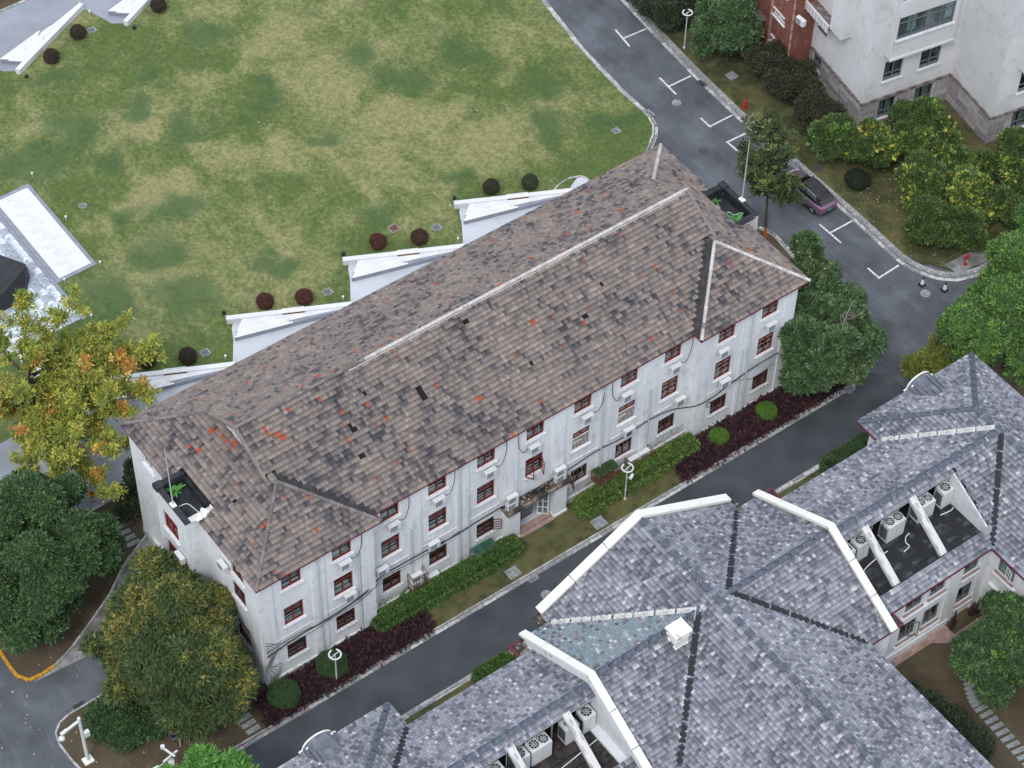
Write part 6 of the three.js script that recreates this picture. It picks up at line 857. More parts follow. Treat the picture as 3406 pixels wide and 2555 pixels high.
{
  const A = thing('apartment_block', 'tall white apartment block with stone-clad ground floor in the upper right', 'apartment block', 64.83, 0, -16.62, null, -Math.PI / 18);
  const H = 26, R = rng(33);
  const rectH = (x0, x1, hs) => wallGeo([[x0, 0], [x1, 0], [x1, H], [x0, H]], hs, 0.35);
  const fh = [[1.67, 3.25, 0.55, 2.5], [4.98, 6.68, 0.55, 2.5], [1.6, 3.28, 4.5, 6.5], [4.9, 6.72, 4.5, 6.5]];
  mesh(A, 'front_wall', rectH(0, 8.2, fh), M.aptWall);
  mesh(A, 'side_wall', wallGeo([[0.001, 0], [5.6, 0], [5.6, H], [0.001, H]], [], 0.35).rotateY(-Math.PI / 2).translate(8.2, 0, 0), M.aptWall);
  const f2 = [[10.25, 11.9, 0.6, 2.7], [10.2, 11.9, 4.6, 6.7]]; mesh(A, 'front_wall', wallGeo([[8.551, 0], [22, 0], [22, H], [8.551, H]], f2, 0.35).translate(0, 0, 5.6), M.aptWall);
  const lh = [[-7.1, -5.7, 4.95, 6.3], [-7.05, -5.8, 1.3, 2.6]]; mesh(A, 'side_wall', wallGeo([[-9, 0], [-0.351, 0], [-0.351, H], [-9, H]], lh, 0.35).rotateY(-Math.PI / 2), M.aptWall);
  mesh(A, 'roof_slab', prism([[0, 0], [8.2, 0], [8.2, 5.6], [22, 5.6], [22, -20], [0, -20]], H + 0.3, H), M.aptWall);
  mesh(A, 'dark_backing', bx(0.8, 7.8, 0.1, H - 0.1, -1.1, -1.0), M.room); mesh(A, 'dark_backing', bx(9, 21, 0.1, H - 0.1, 4.6, 4.7), M.room); mesh(A, 'dark_backing', bx(1.0, 1.1, 0.1, H - 0.1, -8.8, -1.2), M.room);  // full-height dark sheets added behind the panes for interior shade
  const win = (x, y, w, h, z, ry, cur) => { const g = windowPart(A, h, M.greyFrame, R, { w, sillMat: M.aptWall }); g.position.set(x, y, z); g.rotation.y = ry; mesh(g, 'low_rail', bx(0.09, w - 0.09, h * 0.32, h * 0.32 + 0.06, -0.04, 0.052), M.greyFrame); if (cur) { mesh(g, 'curtain', [...Array(7)].map((_, i) => cyl(0.07, 0.07, h - 0.15, 0.14 + i * 0.1, 0.06, -0.3, 6)), cur); mesh(g, 'curtain', [...Array(5)].map((_, i) => cyl(0.07, 0.07, h - 0.15, w - 0.14 - i * 0.1, 0.06, -0.3, 6)), cur); } };
  win(1.67, 0.55, 1.58, 1.95, -0.16, 0, M.curtain); win(4.98, 0.55, 1.7, 1.95, -0.16, 0, M.curtain); win(1.6, 4.5, 1.68, 2.0, -0.12, 0, M.curtainTan); win(4.9, 4.5, 1.82, 2.0, -0.12, 0, null); win(10.25, 0.6, 1.65, 2.1, 5.44, 0, M.curtain); win(10.2, 4.6, 1.7, 2.1, 5.48, 0, null); win(0.14, 4.95, 1.4, 1.35, -7.1, -Math.PI / 2, null); win(0.14, 1.3, 1.25, 1.3, -7.05, -Math.PI / 2, M.curtain);
  // stone cladding in courses
  const panels = (n0, n1, fn, skip) => { for (let r = 0; r < 4; r++) { const y0 = 0.28 + r * 0.62, L = n1 - n0, n = Math.max(1, Math.round(L / 1.45)); for (let k = 0; k < n; k++) { const a = n0 + k * L / n, b = n0 + (k + 1) * L / n; const cut = skip.filter(([s, e, c, d]) => s < b && e > a && c < y0 + 0.5 && d > y0 + 0.1); let segs = [[a, b]]; for (const [s, e] of cut) segs = segs.flatMap(([p, q]) => [[p, Math.min(q, s - 0.03)], [Math.max(p, e + 0.03), q]].filter(([u, v]) => v - u > 0.08)); for (const [p, q] of segs) mesh(A, 'stone_panel', fn(p + 0.012, q - 0.012, y0 + 0.02, y0 + 0.6), M.stone[Math.floor(R() * 3)]); } } };
  panels(-0.09, 8.1, (a, b, c, d) => bx(a, b, c, d, 0.001, 0.09), fh); panels(0.1, 5.5, (a, b, c, d) => bx(8.11, 8.199, c, d, a, b), []); panels(8.11, 22, (a, b, c, d) => bx(a, b, c, d, 5.601, 5.69), f2); panels(-7.45, -0.01, (a, b, c, d) => bx(-0.09, -0.001, c, d, a, b), lh);
  for (const q of [bx(-0.16, 8.08, 2.78, 2.92, 0.001, 0.17), bx(8.04, 8.198, 2.78, 2.92, 0.18, 5.76), bx(8.21, 22, 2.78, 2.92, 5.601, 5.77), bx(-0.17, -0.001, 2.78, 2.92, -7.45, -0.01)]) mesh(A, 'stone_band', q, M.stoneBand);
  for (const q of [bx(-0.13, 8.08, 0, 0.27, 0.001, 0.13), bx(8.07, 8.198, 0, 0.27, 0.14, 5.73), bx(8.21, 22, 0, 0.27, 5.601, 5.73), bx(-0.13, -0.001, 0, 0.27, -7.45, -0.01)]) mesh(A, 'stone_base', q, M.stoneBand);
  // projecting bays above
  const bayf = (x0, x1, z, n) => { mesh(A, 'bay_wall', wallGeo([[x0, 7.2], [x1, 7.2], [x1, H], [x0, H]], [[x0 + 0.3, x1 - 0.4, 9.1, 11.25], [x0 + 0.3, x1 - 0.4, 12.7, 14.9]], 0.2).translate(0, 0, z + 0.6), M.aptWall); mesh(A, 'bay_cheek', bx(x0, x0 + 0.2, 7.2, H, z + 0.001, z + 0.399), M.aptWall); mesh(A, 'bay_cheek', bx(x1 - 0.2, x1, 7.2, H, z + 0.001, z + 0.399), M.aptWall); mesh(A, 'bay_floor', bx(x0 + 0.2, x1 - 0.2, 7.2, 7.4, z + 0.001, z + 0.399), M.aptWall); mesh(A, 'bay_ledge', bx(x0 - 0.04, x1 + 0.04, 7.1, 7.3, z + 0.601, z + 0.68), M.aptWall);
    const w = x1 - x0 - 0.7, b = windowPart(A, 2.15, M.greyFrame, R, { w: +w.toFixed(2), transom: true }); b.position.set(x0 + 0.3, 9.1, z + 0.5); for (const t of [0.25, 0.75]) mesh(b, 'mullion', bx(w * t - 0.04, w * t + 0.04, 0.09, 2.04, -0.05, 0.06), M.greyFrame); for (let i = 0; i < 6; i++) if (i !== 3) mesh(b, 'blind', bx(0.12 + i * w / 6, 0.04 + (i + 1) * w / 6, 0.25 + (i % 3) * 0.12, 2.0, -0.14, -0.12), i % 2 ? M.blind : M.curtainTan); };
  bayf(1.45, 7.2, 0); bayf(9.9, 15.5, 5.6);
  // air-conditioner balcony on the side wall
  mesh(A, 'balcony_slab', bx(-1.0, -0.001, 7.2, 7.4, -8.6, -4.2), M.stoneBand); for (let i = 0; i < 10; i++) mesh(A, 'balcony_tooth', bx(-1.12, -1.0, 7.0, 7.65, -8.5 + i * 0.43, -8.2 + i * 0.43), M.aptWall); mesh(A, 'balcony_rail', bx(-1.14, -0.99, 7.65, 7.8, -8.6, -4.2), M.aptWall);
  mesh(A, 'bay_wall', bx(-1.0, -0.001, 7.6, H, -4.15, -2.6), M.aptWall);
}
{
  const B = thing('brick_tower', 'red brick stair tower beside the white apartment block', 'tower', 64.83, 0, -16.62, null, -Math.PI / 18), R = rng(35);
  const hs = [[-10.15, -8.5, 4.85, 5.5], [-10.1, -8.5, 2.1, 2.75], [-10.15, -8.5, 7.6, 8.25]];
  mesh(B, 'side_wall', wallGeo([[-15, 0], [-7.5, 0], [-7.5, 24], [-15, 24]], hs, 0.3).rotateY(-Math.PI / 2).translate(-2.1, 0, 0), M.brickRed); mesh(B, 'front_wall', bx(-1.799, -0.002, 0, 24, -7.8, -7.5), M.brickRed); mesh(B, 'dark_tower_backing', bx(-1.4, -1.3, 0.1, 23, -14.9, -7.9), M.room);  // the inner sheet is an added dark backing for the tower panes
  for (const [z0, z1, y0, y1] of hs) { const g = windowPart(B, y1 - y0, M.white, R, { w: +(z1 - z0).toFixed(2) }); g.position.set(-1.98, y0, z0); g.rotation.y = -Math.PI / 2; mesh(g, 'hood', bx(0, z1 - z0, y1 - y0, y1 - y0 + 0.06, 0.05, 0.25), M.aptWall); }
  mesh(B, 'corner_strip', bx(-2.14, -2.0, 0, 24, -7.52, -7.44), M.brickPale); mesh(B, 'stain_strip', bx(-2.13, -2.101, 0, 24, -10.6, -10.25), M.brickPale);
  const W = thing('balcony_wing', 'white balcony parapets behind the red brick tower', 'building', 64.83, 0, -16.62, null, -Math.PI / 18); mesh(W, 'wall', bx(-2.6, 6, 0, 24, -26, -15.3), M.aptWall);
  for (const y of [3.6, 7.2]) { mesh(W, 'parapet', bx(-3.3, -3.1, y - 0.2, y + 0.85, -25, -10.9), M.aptWall); mesh(W, 'balcony_slab', bx(-3.1, -2.101, y - 0.2, y, -25, -10.95), M.stoneBand); }
}
// ------------------------------------------------------------------ wall-mounted air conditioners
const acCore = (() => {
  const g = thing('air_conditioner', '', 'air conditioner', 0, 0, 0, 'air conditioners on the long building');
  mesh(g, 'casing', new RoundedBoxGeometry(0.86, 0.58, 0.34, 1, 0.03), M.whitePlastic); mesh(g, 'front_grille', bx(-0.38, 0.14, -0.22, 0.22, 0.171, 0.182), M.louvre); mesh(g, 'side_grille', [...Array(3)].map((_, i) => bx(-0.442, -0.431, -0.2, 0.2, -0.12 + i * 0.09, -0.07 + i * 0.09))[1], M.greyPlastic); mesh(g, 'fan_hub', cyl(0.06, 0.06, 0.02, 0, 0, 0, 10).rotateX(Math.PI / 2).translate(-0.12, 0, 0.18), M.greyPlastic);
  mesh(g, 'bracket', bx(-0.34, -0.3, -0.33, -0.295, -0.3, 0.16), M.rust); mesh(g, 'bracket', bx(0.3, 0.34, -0.33, -0.295, -0.3, 0.16), M.rust); return g;
})();
const acs = [['below the second top-floor window from the left', 6.1, 8.62, 0.3], ['above the second ground-floor window from the left', 6.3, 5.1, 0.3], ['below the third top-floor window', 10.2, 8.62, -0.38], ['above the third ground-floor window', 9.2, 4.72, -0.38], ['at the step of the wall, low above the purple bed', 8.2, 1.5, -0.3], ['above the caged unit left of the porch', 13.2, 4.35, -0.38], ['below the fourth top-floor window', 13.65, 8.62, -0.38], ['below the fifth top-floor window', 17.65, 8.55, -0.38], ['above the open casement window', 21.2, 8.5, -0.38], ['below the seventh top-floor window', 25.5, 8.5, -0.38], ['below the eighth top-floor window', 28.8, 8.45, -0.38], ['with a dark fan above the moss-covered cage', 29.2, 4.55, -0.38], ['below the ninth top-floor window', 32.9, 8.5, -0.38], ['large, above the hedge end on the right', 33.6, 4.65, -0.38], ['below the tenth top-floor window', 36.5, 8.35, 0.3], ['beside the cable coil on the right block', 36.95, 4.9, 0.3], ['below the last top-floor window beside the tree', 40.65, 8.3, 0.3], ['upper one of the left stack on the porch canopy', 19.4, 4.64, -0.3], ['lower one of the left stack on the porch canopy', 19.4, 3.98, -0.3], ['upper one of the right stack on the porch canopy', 23.35, 4.64, -0.3], ['lower one of the right stack on the porch canopy', 23.35, 3.98, -0.3], ['rusty-topped, beside the caged unit in front of the hedge', 13.1, 0.95, -0.38], ['inside the iron cage left of the porch, upper', 11.8, 2.0, -0.36], ['inside the iron cage left of the porch, lower', 11.8, 1.3, -0.36], ['left of the pair in the cage behind the lamp', 29.75, 1.15, -0.3], ['right of the pair in the cage behind the lamp', 30.65, 1.15, -0.3]];
acs.forEach(([w, x, y, z], i) => { if (i === 0) { acCore.position.set(x, y, z); acCore.userData.label = 'white air conditioner ' + w; } else dup(acCore, 'white air conditioner ' + w, x, y, z); });
for (const [w, x, y, z] of [['on the left end wall near the eave', -0.3, 9.2, -3.6], ['on the left bay wall below its top window', -1.5, 7.3, -7.0], ['on the apartment balcony beside the brick tower', 64.83 - 1.7, 7.8, -22.6]]) dup(acCore, 'white air conditioner ' + w, x, y, z, -Math.PI / 2);
{ // dark round fans on two units
  for (const [l, x, y, z] of [['dark round fan of the unit above the moss-covered cage', 29.05, 4.55, -0.2], ['dark round fan of the rusty-topped unit', 12.98, 0.95, -0.2]]) { const g = thing('fan_guard', l, 'fan', x, y, z); mesh(g, 'ring', new THREE.TorusGeometry(0.2, 0.025, 6, 20), M.greyPlastic); mesh(g, 'blades', cyl(0.19, 0.19, 0.012, 0, 0, 0, 18).rotateX(Math.PI / 2), M.darkPlastic); }
}
// cages
function cage(label, x0, x1, y0, y1, z0, z1, mat, roofMat) {
  const g = thing('window_cage', label, 'cage', (x0 + x1) / 2, y0, (z0 + z1) / 2), w = (x1 - x0) / 2, d = (z1 - z0) / 2, h = y1 - y0, t = 0.02, n = Math.round((x1 - x0) / 0.22);
  for (const sx of [-1, 1]) for (const sz of [-1, 1]) mesh(g, 'corner_post', bx(sx * w - t, sx * w + t, 0, h, sz * d - t, sz * d + t), mat);
  for (let i = 1; i < n; i++) mesh(g, 'bar', bx(-w + i * 2 * w / n - 0.012, -w + i * 2 * w / n + 0.012, 0, h, d - 0.012, d + 0.012), mat);
  for (const y of [0, h * 0.5, h]) { mesh(g, 'rail', bx(-w, w, y - t, y + t, d - t, d + t), mat); mesh(g, 'rail', bx(-w - t, -w + t, y - t, y + t, -d, d), mat); mesh(g, 'rail', bx(w - t, w + t, y - t, y + t, -d, d), mat); }
  if (roofMat) mesh(g, 'cover', bx(-w, w, h + 0.02, h + 0.05, -d, d), roofMat); mesh(g, 'tray', bx(-w, w, 0, 0.03, -d, d), mat); return g;
}
cage('rusty iron cage around two units left of the porch', 11.25, 12.4, 0.9, 2.5, -0.58, 0.1, M.rust); cage('iron cage with a green mat in front of the hedge', 16.3, 17.9, 0.75, 1.2, -0.58, 0.15, M.greyPlastic, M.greenMat); cage('iron cage with a mossy roof right of the porch', 26.3, 28.0, 1.3, 2.1, -0.58, 0.2, M.rust, M.moss); cage('iron cage with two units behind the street lamp', 29.2, 31.2, 0.7, 1.5, -0.58, 0.15, M.rust);
{ const im = leaves(scene, 'moss_plants', (() => { const R = rng(5), p = []; for (let i = 0; i < 500; i++) p.push([26.3 + R() * 1.7, 2.17 + R() * 0.08, -0.55 + R() * 0.72, R() - 0.5, 1, R() - 0.5]); return p; })(), LEAF.tiny, PAL.camphorDark, [0.8, 1.2], 6); tag(im, 'green moss plants on the iron cage roof', 'moss', null, 'stuff'); }
// cables along the facade
const cab = (label, pts, r, m) => solo('cable', tube(pts, r, 5, pts.length * 6), m || M.cable, label, 'cable');
cab('thick black cable bundle sagging along the left half of the front wall', [[0.1, 3.4, 0.16], [2.6, 4.05, 0.3], [4.1, 4.1, 0.34], [7.2, 4.35, 0.25], [9, 4.25, -0.3], [12.2, 4.15, -0.4], [15, 3.95, -0.42], [16.7, 4.05, -0.45], [18.8, 4.1, -0.45]], 0.045);
cab('second black cable sagging under the thick bundle on the left', [[0.1, 3.9, 0.16], [2.4, 4.3, 0.3], [4.6, 4.0, 0.34], [7.4, 4.1, 0.3], [9.2, 4.0, -0.3], [12.6, 3.8, -0.38], [15.4, 4.1, -0.45]], 0.022);
cab('thin black cable from the left corner to the third window', [[0.1, 4.6, 0.16], [2.8, 3.8, 0.4], [5.5, 4.2, 0.4], [8.6, 4.2, 0.1], [11, 3.7, -0.3]], 0.016);
cab('thick black cable along the right half of the front wall', [[24.1, 3.9, -0.5], [26.5, 4.2, -0.5], [28.8, 4.1, -0.45], [30.9, 4.3, -0.5], [33, 4.05, -0.45], [34.7, 3.9, 0.15], [36.0, 3.9, 0.2], [37.2, 4.3, 0.25], [39.5, 4.6, 0.2], [41.8, 4.7, 0.2]], 0.04);
cab('thin cable crossing the right block beside the tree', [[37.4, 4.5, 0.2], [38.6, 4.0, 0.2], [39.9, 3.4, 0.2], [41.5, 3.9, 0.2]], 0.015);
cab('coil of black cable hanging on the right block', [...Array(14)].map((_, i) => [35.75 + Math.cos(i * 0.62) * 0.2, 3.3 + Math.sin(i * 0.62) * 0.24, 0.16 + i * 0.006]), 0.022);
for (const [l, x, z, y0, dx] of [['second', 6.55, 0.16, 8.75, 0.9], ['third', 10.65, -0.5, 8.8, 0.8], ['fourth', 14.1, -0.5, 8.75, 0.85], ['fifth', 18.1, -0.5, 8.7, 0.9], ['seventh', 25.95, -0.5, 8.65, 0.95], ['eighth', 28.35, -0.5, 8.6, -0.8], ['ninth', 33.35, -0.5, 8.65, 0.9], ['sixth', 20.75, -0.5, 8.65, -0.8]]) cab('black cable looping from the eave to the air conditioner below the ' + l + ' top-floor window', [[x, y0, z], [x + dx * 0.45, y0 - 0.12, z + 0.05], [x + dx * 0.85, y0 + 0.4, z], [x + dx, y0 + 1.2, z], [x + dx, 10.85, z]], 0.024);
for (let k = 0; k < 5; k++) cab(['tangled grey creeper stem on the front left corner, outermost', 'tangled creeper stem rising beside the front left corner', 'thin creeper stem crossing the front left corner', 'creeper stem low on the front left corner', 'longest creeper stem up the front left corner'][k], [[0.05 + k * 0.12, 0.2, 0.16], [0.25 + k * 0.2, 1.2 + k * 0.2, 0.2], [-0.05 + k * 0.1, 2.2, 0.17], [0.3 + k * 0.15, 3.2 + k * 0.2, 0.2], [0.1, 4.0 + k * 0.25, 0.18]], 0.018 + 0.004 * (k % 2), k % 2 ? M.twig : M.cableGrey);
for (let k = 0; k < 4; k++) cab(['upper grey creeper stem on the left end wall', 'second grey creeper stem on the left end wall', 'lower grey creeper stem on the left end wall', 'lowest grey creeper stem on the left end wall'][k], [[-0.2, 0.3, -0.2 - k * 0.2], [-0.22, 1.8, -0.6 - k * 0.3], [-0.2, 3.2 + k * 0.3, -0.4 - k * 0.5], [-0.2, 4.6, -1.3 - k * 0.3]], 0.02, M.twig);
// rubble and cables on the porch canopy
{ const g = thing('debris_pile', 'heap of broken brick and twigs on the porch canopy', 'debris', 21.3, 3.62, -0.35), R = rng(91); for (let i = 0; i < 46; i++) { const s = 0.05 + R() * 0.1, m = mesh(g, 'fragment', stoneGeo, [M.rubble, M.rust, M.kerb[3], M.canopy][Math.floor(R() * 4)], (R() - 0.5) * 2.9, s * 0.35, (R() - 0.5) * 0.5); m.scale.set(s * 1.6, s * 0.8, s); m.rotation.set(R() * 0.5, R() * 6, R() * 0.5); } for (let i = 0; i < 9; i++) mesh(g, 'twig', tube([[-1.4 + R() * 1.2, 0.05, (R() - 0.5) * 0.5], [R() - 0.5, 0.12 + R() * 0.08, (R() - 0.5) * 0.5], [0.6 + R() * 1.1, 0.05, (R() - 0.5) * 0.6]], 0.02, 5), M.cable); }
{ const g = thing('debris_pile', 'grey broken tiles on the right black bay roof', 'debris', 43.0, 10.72, -8.1), R = rng(92); for (let i = 0; i < 22; i++) { const s = 0.12 + R() * 0.16, m = mesh(g, 'fragment', stoneGeo, [M.kerb[3], M.slabGrey, M.capGrey[0]][Math.floor(R() * 3)], (R() - 0.5) * 0.5, 0.05, (R() - 0.5) * 1.7); m.scale.set(s * 1.4, s * 0.3, s); m.rotation.set(R() * 0.6, R() * 6, R() * 0.6); } }
{ const g = thing('debris_pile', 'white flaked render on the parapet end of the left bay', 'debris', 0.3, 11.46, -6.2), R = rng(93); for (let i = 0; i < 26; i++) { const s = 0.1 + R() * 0.16, m = mesh(g, 'flake', stoneGeo, M.coping, (R() - 0.4) * 1.9, R() * 0.05, (R() - 0.5) * 0.55); m.scale.set(s * 1.4, s * 0.35, s); m.rotation.set(R() * 0.5, R() * 6, R() * 0.5); } }
for (const [l, x, y, z, h] of [['white lightning mast on the left black bay roof', -1.1, 11.5, -7.75, 5.4], ['pale mast on the right black bay roof', 44.4, 11.5, -7.75, 5.4]]) { const g = thing('lightning_mast', l, 'mast', x, y, z); mesh(g, 'foot', bx(-0.16, 0.16, 0, 0.14, -0.22, 0.22), M.coping); mesh(g, 'pole', cyl(0.045, 0.025, h, 0, 0.14, 0, 8), M.paleSteel); mesh(g, 'tip', cyl(0.02, 0.004, 0.3, 0, h + 0.14, 0, 6), M.paleSteel); }
solo('roof_conduit', tube([[-0.6, 10.78, -8.0], [-0.1, 10.78, -7.9], [0.1, 10.78, -7.2], [0.2, 10.78, -6.7]], 0.03, 6), M.white, 'bent white conduit on the left black bay roof', 'pipe'); solo('roof_conduit', tube([[44.1, 10.78, -7.4], [43.6, 10.78, -7.5], [43.4, 10.78, -8.0]], 0.03, 6), M.white, 'short white conduit on the right black bay roof', 'pipe');
// ------------------------------------------------------------------ the parked car
{
  const g = thing('parked_car', 'pinkish purple car with black roof parked at the kerb', 'car', 56.93, 0, -13.3);
  const paint = new THREE.MeshPhysicalMaterial({ color: '#8c6a84', roughness: 0.32, metalness: 0.45, clearcoat: 1, clearcoatRoughness: 0.06 }), black = new THREE.MeshPhysicalMaterial({ color: '#121316', roughness: 0.25, clearcoat: 1, clearcoatRoughness: 0.08 }), gl = new THREE.MeshPhysicalMaterial({ color: '#0c0f13', roughness: 0.06, metalness: 0, clearcoat: 1, clearcoatRoughness: 0.03 });
  const loft = (st) => { const pos = [], m = st[0][1].length, P = (i, j) => { const [z, pr] = st[i], k = j < m ? j : 2 * m - 1 - j, [x, y] = pr[k]; return [j < m ? x : -x, y, z]; }, n = 2 * m; for (let i = 0; i < st.length - 1; i++) for (let j = 0; j < n - 1; j++) { const a = P(i, j), b = P(i + 1, j), c = P(i + 1, j + 1), d = P(i, j + 1); pos.push(...a, ...d, ...c, ...a, ...c, ...b); } for (const i of [0, st.length - 1]) for (let j = 1; j < n - 1; j++) { const t = [P(i, 0), P(i, j), P(i, j + 1)]; if (i) t.reverse(); pos.push(...t.flat()); } const ge = new THREE.BufferGeometry(); ge.setAttribute('position', new THREE.Float32BufferAttribute(pos, 3)); ge.setAttribute('uv', new THREE.Float32BufferAttribute(new Float32Array(pos.length / 3 * 2), 2)); ge.computeVertexNormals(); return ge; };
  const sec = (w, y0, yb, yt, tw) => [[w * 0.86, y0], [w * 0.97, y0 + 0.12], [w, yb * 0.62], [w * 0.985, yb * 0.85], [w * 0.95, yb], [tw, yt], [tw * 0.5, yt + 0.02]];
  mesh(g, 'body', loft([[-2.34, sec(0.62, 0.34, 0.62, 0.66, 0.5)], [-2.22, sec(0.82, 0.26, 0.72, 0.78, 0.66)], [-1.9, sec(0.91, 0.22, 0.82, 0.9, 0.74)], [-1.3, sec(0.94, 0.2, 0.92, 1.0, 0.78)], [-0.6, sec(0.945, 0.2, 0.97, 1.02, 0.78)], [0.6, sec(0.95, 0.2, 0.99, 1.03, 0.78)], [1.5, sec(0.95, 0.22, 1.03, 1.07, 0.76)], [1.95, sec(0.92, 0.26, 1.04, 1.08, 0.74)], [2.22, sec(0.85, 0.32, 0.98, 1.02, 0.7)], [2.34, sec(0.76, 0.38, 0.86, 0.9, 0.62)]]), paint);
  const cab2 = (bw, by, tw, ty) => [[bw, by], [lerp(bw, tw, 0.5), lerp(by, ty, 0.55)], [tw, ty - 0.05], [tw * 0.9, ty], [tw * 0.4, ty + 0.02]];
  mesh(g, 'cabin_glass', loft([[-1.22, cab2(0.74, 0.98, 0.7, 1.02)], [-0.8, cab2(0.8, 1.0, 0.68, 1.3)], [-0.35, cab2(0.84, 1.0, 0.64, 1.52)], [1.35, cab2(0.84, 1.03, 0.63, 1.52)], [1.75, cab2(0.8, 1.05, 0.62, 1.42)], [2.1, cab2(0.7, 1.06, 0.6, 1.1)]]), gl);
  mesh(g, 'roof', loft([[-0.42, [[0.66, 1.49], [0.63, 1.54], [0.3, 1.56]]], [0.4, [[0.67, 1.54], [0.64, 1.59], [0.3, 1.61]]], [1.3, [[0.65, 1.51], [0.62, 1.56], [0.3, 1.58]]], [1.72, [[0.62, 1.43], [0.59, 1.48], [0.3, 1.5]]]]), black);
  mesh(g, 'sunroof', bx(-0.45, 0.45, 1.602, 1.625, -0.25, 0.55), gl); mesh(g, 'antenna_fin', new THREE.ConeGeometry(0.05, 0.12, 6).translate(0, 1.64, 1.25), black);
  for (const s of [-1, 1]) {
    mesh(g, 'roof_rail', tube([[s * 0.64, 1.55, -0.3], [s * 0.66, 1.63, 0.1], [s * 0.66, 1.63, 0.9], [s * 0.63, 1.54, 1.4]], 0.025, 6), M.steel); mesh(g, 'mirror', new RoundedBoxGeometry(0.2, 0.14, 0.12, 1, 0.03).translate(s * 1.02, 1.05, -0.72), paint); mesh(g, 'tail_light', new RoundedBoxGeometry(0.3, 0.1, 0.2, 1, 0.03).translate(s * 0.7, 0.92, 2.2), M.tail); mesh(g, 'headlight', new RoundedBoxGeometry(0.3, 0.1, 0.2, 1, 0.03).translate(s * 0.66, 0.72, -2.2), M.lens); mesh(g, 'sill', bx(s * 0.93 - 0.03, s * 0.93 + 0.03, 0.2, 0.34, -1.1, 1.1), black); mesh(g, 'pillar', bar([s * 0.83, 1.02, 0.32], [s * 0.66, 1.5, 0.32], 0.08, 0.03), black); mesh(g, 'belt_trim', bar([s * 0.9, 1.03, -0.7], [s * 0.89, 1.07, 1.5], 0.03, 0.03), M.steel);
    for (const z of [-1.42, 1.42]) { const w = new THREE.Group(); w.name = 'wheel'; w.position.set(s * 0.85, 0.35, z); g.add(w); mesh(w, 'tyre', new THREE.TorusGeometry(0.27, 0.09, 10, 24).rotateY(Math.PI / 2).scale(1.25, 1, 1), M.tyre); mesh(w, 'rim', [cyl(0.2, 0.2, 0.1, 0, -0.05, 0, 18).rotateZ(Math.PI / 2)], M.darkPlastic); for (let k = 0; k < 5; k++) mesh(w, 'spoke', bx(-0.02, 0.02, 0, 0.2, -0.03, 0.03).rotateX(k * 1.2566).translate(s * 0.07, 0, 0), M.steel); mesh(g, 'wheel_arch', new THREE.TorusGeometry(0.38, 0.03, 6, 16, Math.PI).rotateY(Math.PI / 2).translate(s * 0.94, 0.35, z), black); }
  }
  mesh(g, 'number_plate', bx(-0.22, 0.22, 0.62, 0.74, 2.335, 2.35), M.plate); mesh(g, 'rear_bumper', new RoundedBoxGeometry(1.5, 0.16, 0.14, 1, 0.05).translate(0, 0.42, 2.28), black); mesh(g, 'tail_bar', bx(-0.56, 0.56, 0.9, 0.95, 2.2, 2.3), M.tail); mesh(g, 'spoiler', new RoundedBoxGeometry(1.16, 0.04, 0.22, 1, 0.015).translate(0, 1.49, 1.82), black);
}
// ------------------------------------------------------------------ street furniture
function ringLamp(label, x, z, h, y0 = 0.1, camBox = false) {
  const g = thing('street_lamp', label, 'street lamp', x, y0, z); mesh(g, 'base', cyl(0.12, 0.1, 0.12, 0, 0, 0, 12), M.paleSteel); mesh(g, 'pole', cyl(0.055, 0.045, h, 0, 0.1, 0, 10), M.paleSteel); mesh(g, 'pole_joint', cyl(0.07, 0.07, 0.1, 0, h * 0.3, 0, 10), M.paleSteel);
  mesh(g, 'lamp_ring', new THREE.TorusGeometry(0.38, 0.06, 8, 28, 5.5).rotateX(Math.PI / 2).rotateY(0.8).scale(1, 0.6, 1).translate(0, h + 0.2, 0), M.whitePlastic); mesh(g, 'lamp_arm', bar([-0.36, h + 0.17, 0.06], [0.36, h + 0.17, -0.06], 0.06, 0.04), M.paleSteel); mesh(g, 'pole_top', cyl(0.05, 0.05, 0.12, 0, h + 0.08, 0, 8), M.paleSteel);
  if (camBox) { mesh(g, 'camera_box', new RoundedBoxGeometry(0.46, 0.16, 0.2, 1, 0.03).rotateY(0.5).translate(0.34, h * 0.72, 0.1), M.whitePlastic); mesh(g, 'camera_arm', bar([0, h * 0.7, 0], [0.2, h * 0.72, 0.05], 0.04, 0.04), M.paleSteel); }
}
ringLamp('ring-headed street lamp in front of the clipped bush at the left', 3.7, 2.35, 3.0); ringLamp('ring-headed street lamp with a camera beside the right hedge', 27.73, 1.4, 3.2, 0.1, true); ringLamp('ring-headed street lamp in the verge beside the round tree', 59.85, -31.83, 3.5, 0.115);
{ const g = thing('camera_pole', 'white camera pole with side arm on the island kerb', 'camera pole', -11.97, 0.1, -1.86); mesh(g, 'base_plate', bx(-0.32, 0.32, 0, 0.1, -0.28, 0.28), M.coping); mesh(g, 'pole', cyl(0.12, 0.1, 4.7, 0, 0.1, 0, 12), M.whitePlastic); mesh(g, 'arm', bar([0, 4.55, 0], [-1.35, 4.35, 0.1], 0.14, 0.14), M.whitePlastic); mesh(g, 'arm_sleeve', bar([-0.9, 4.42, 0.06], [-1.35, 4.35, 0.1], 0.18, 0.18), M.whitePlastic); mesh(g, 'camera_dome', new THREE.SphereGeometry(0.2, 14, 10).translate(-1.35, 4.0, 0.14), M.whitePlastic); mesh(g, 'control_box', new RoundedBoxGeometry(0.36, 0.5, 0.26, 1, 0.03).translate(0.28, 2.9, 0.02), M.whitePlastic); mesh(g, 'cap', cyl(0.12, 0.08, 0.08, 0, 4.8, 0, 12), M.whitePlastic); }
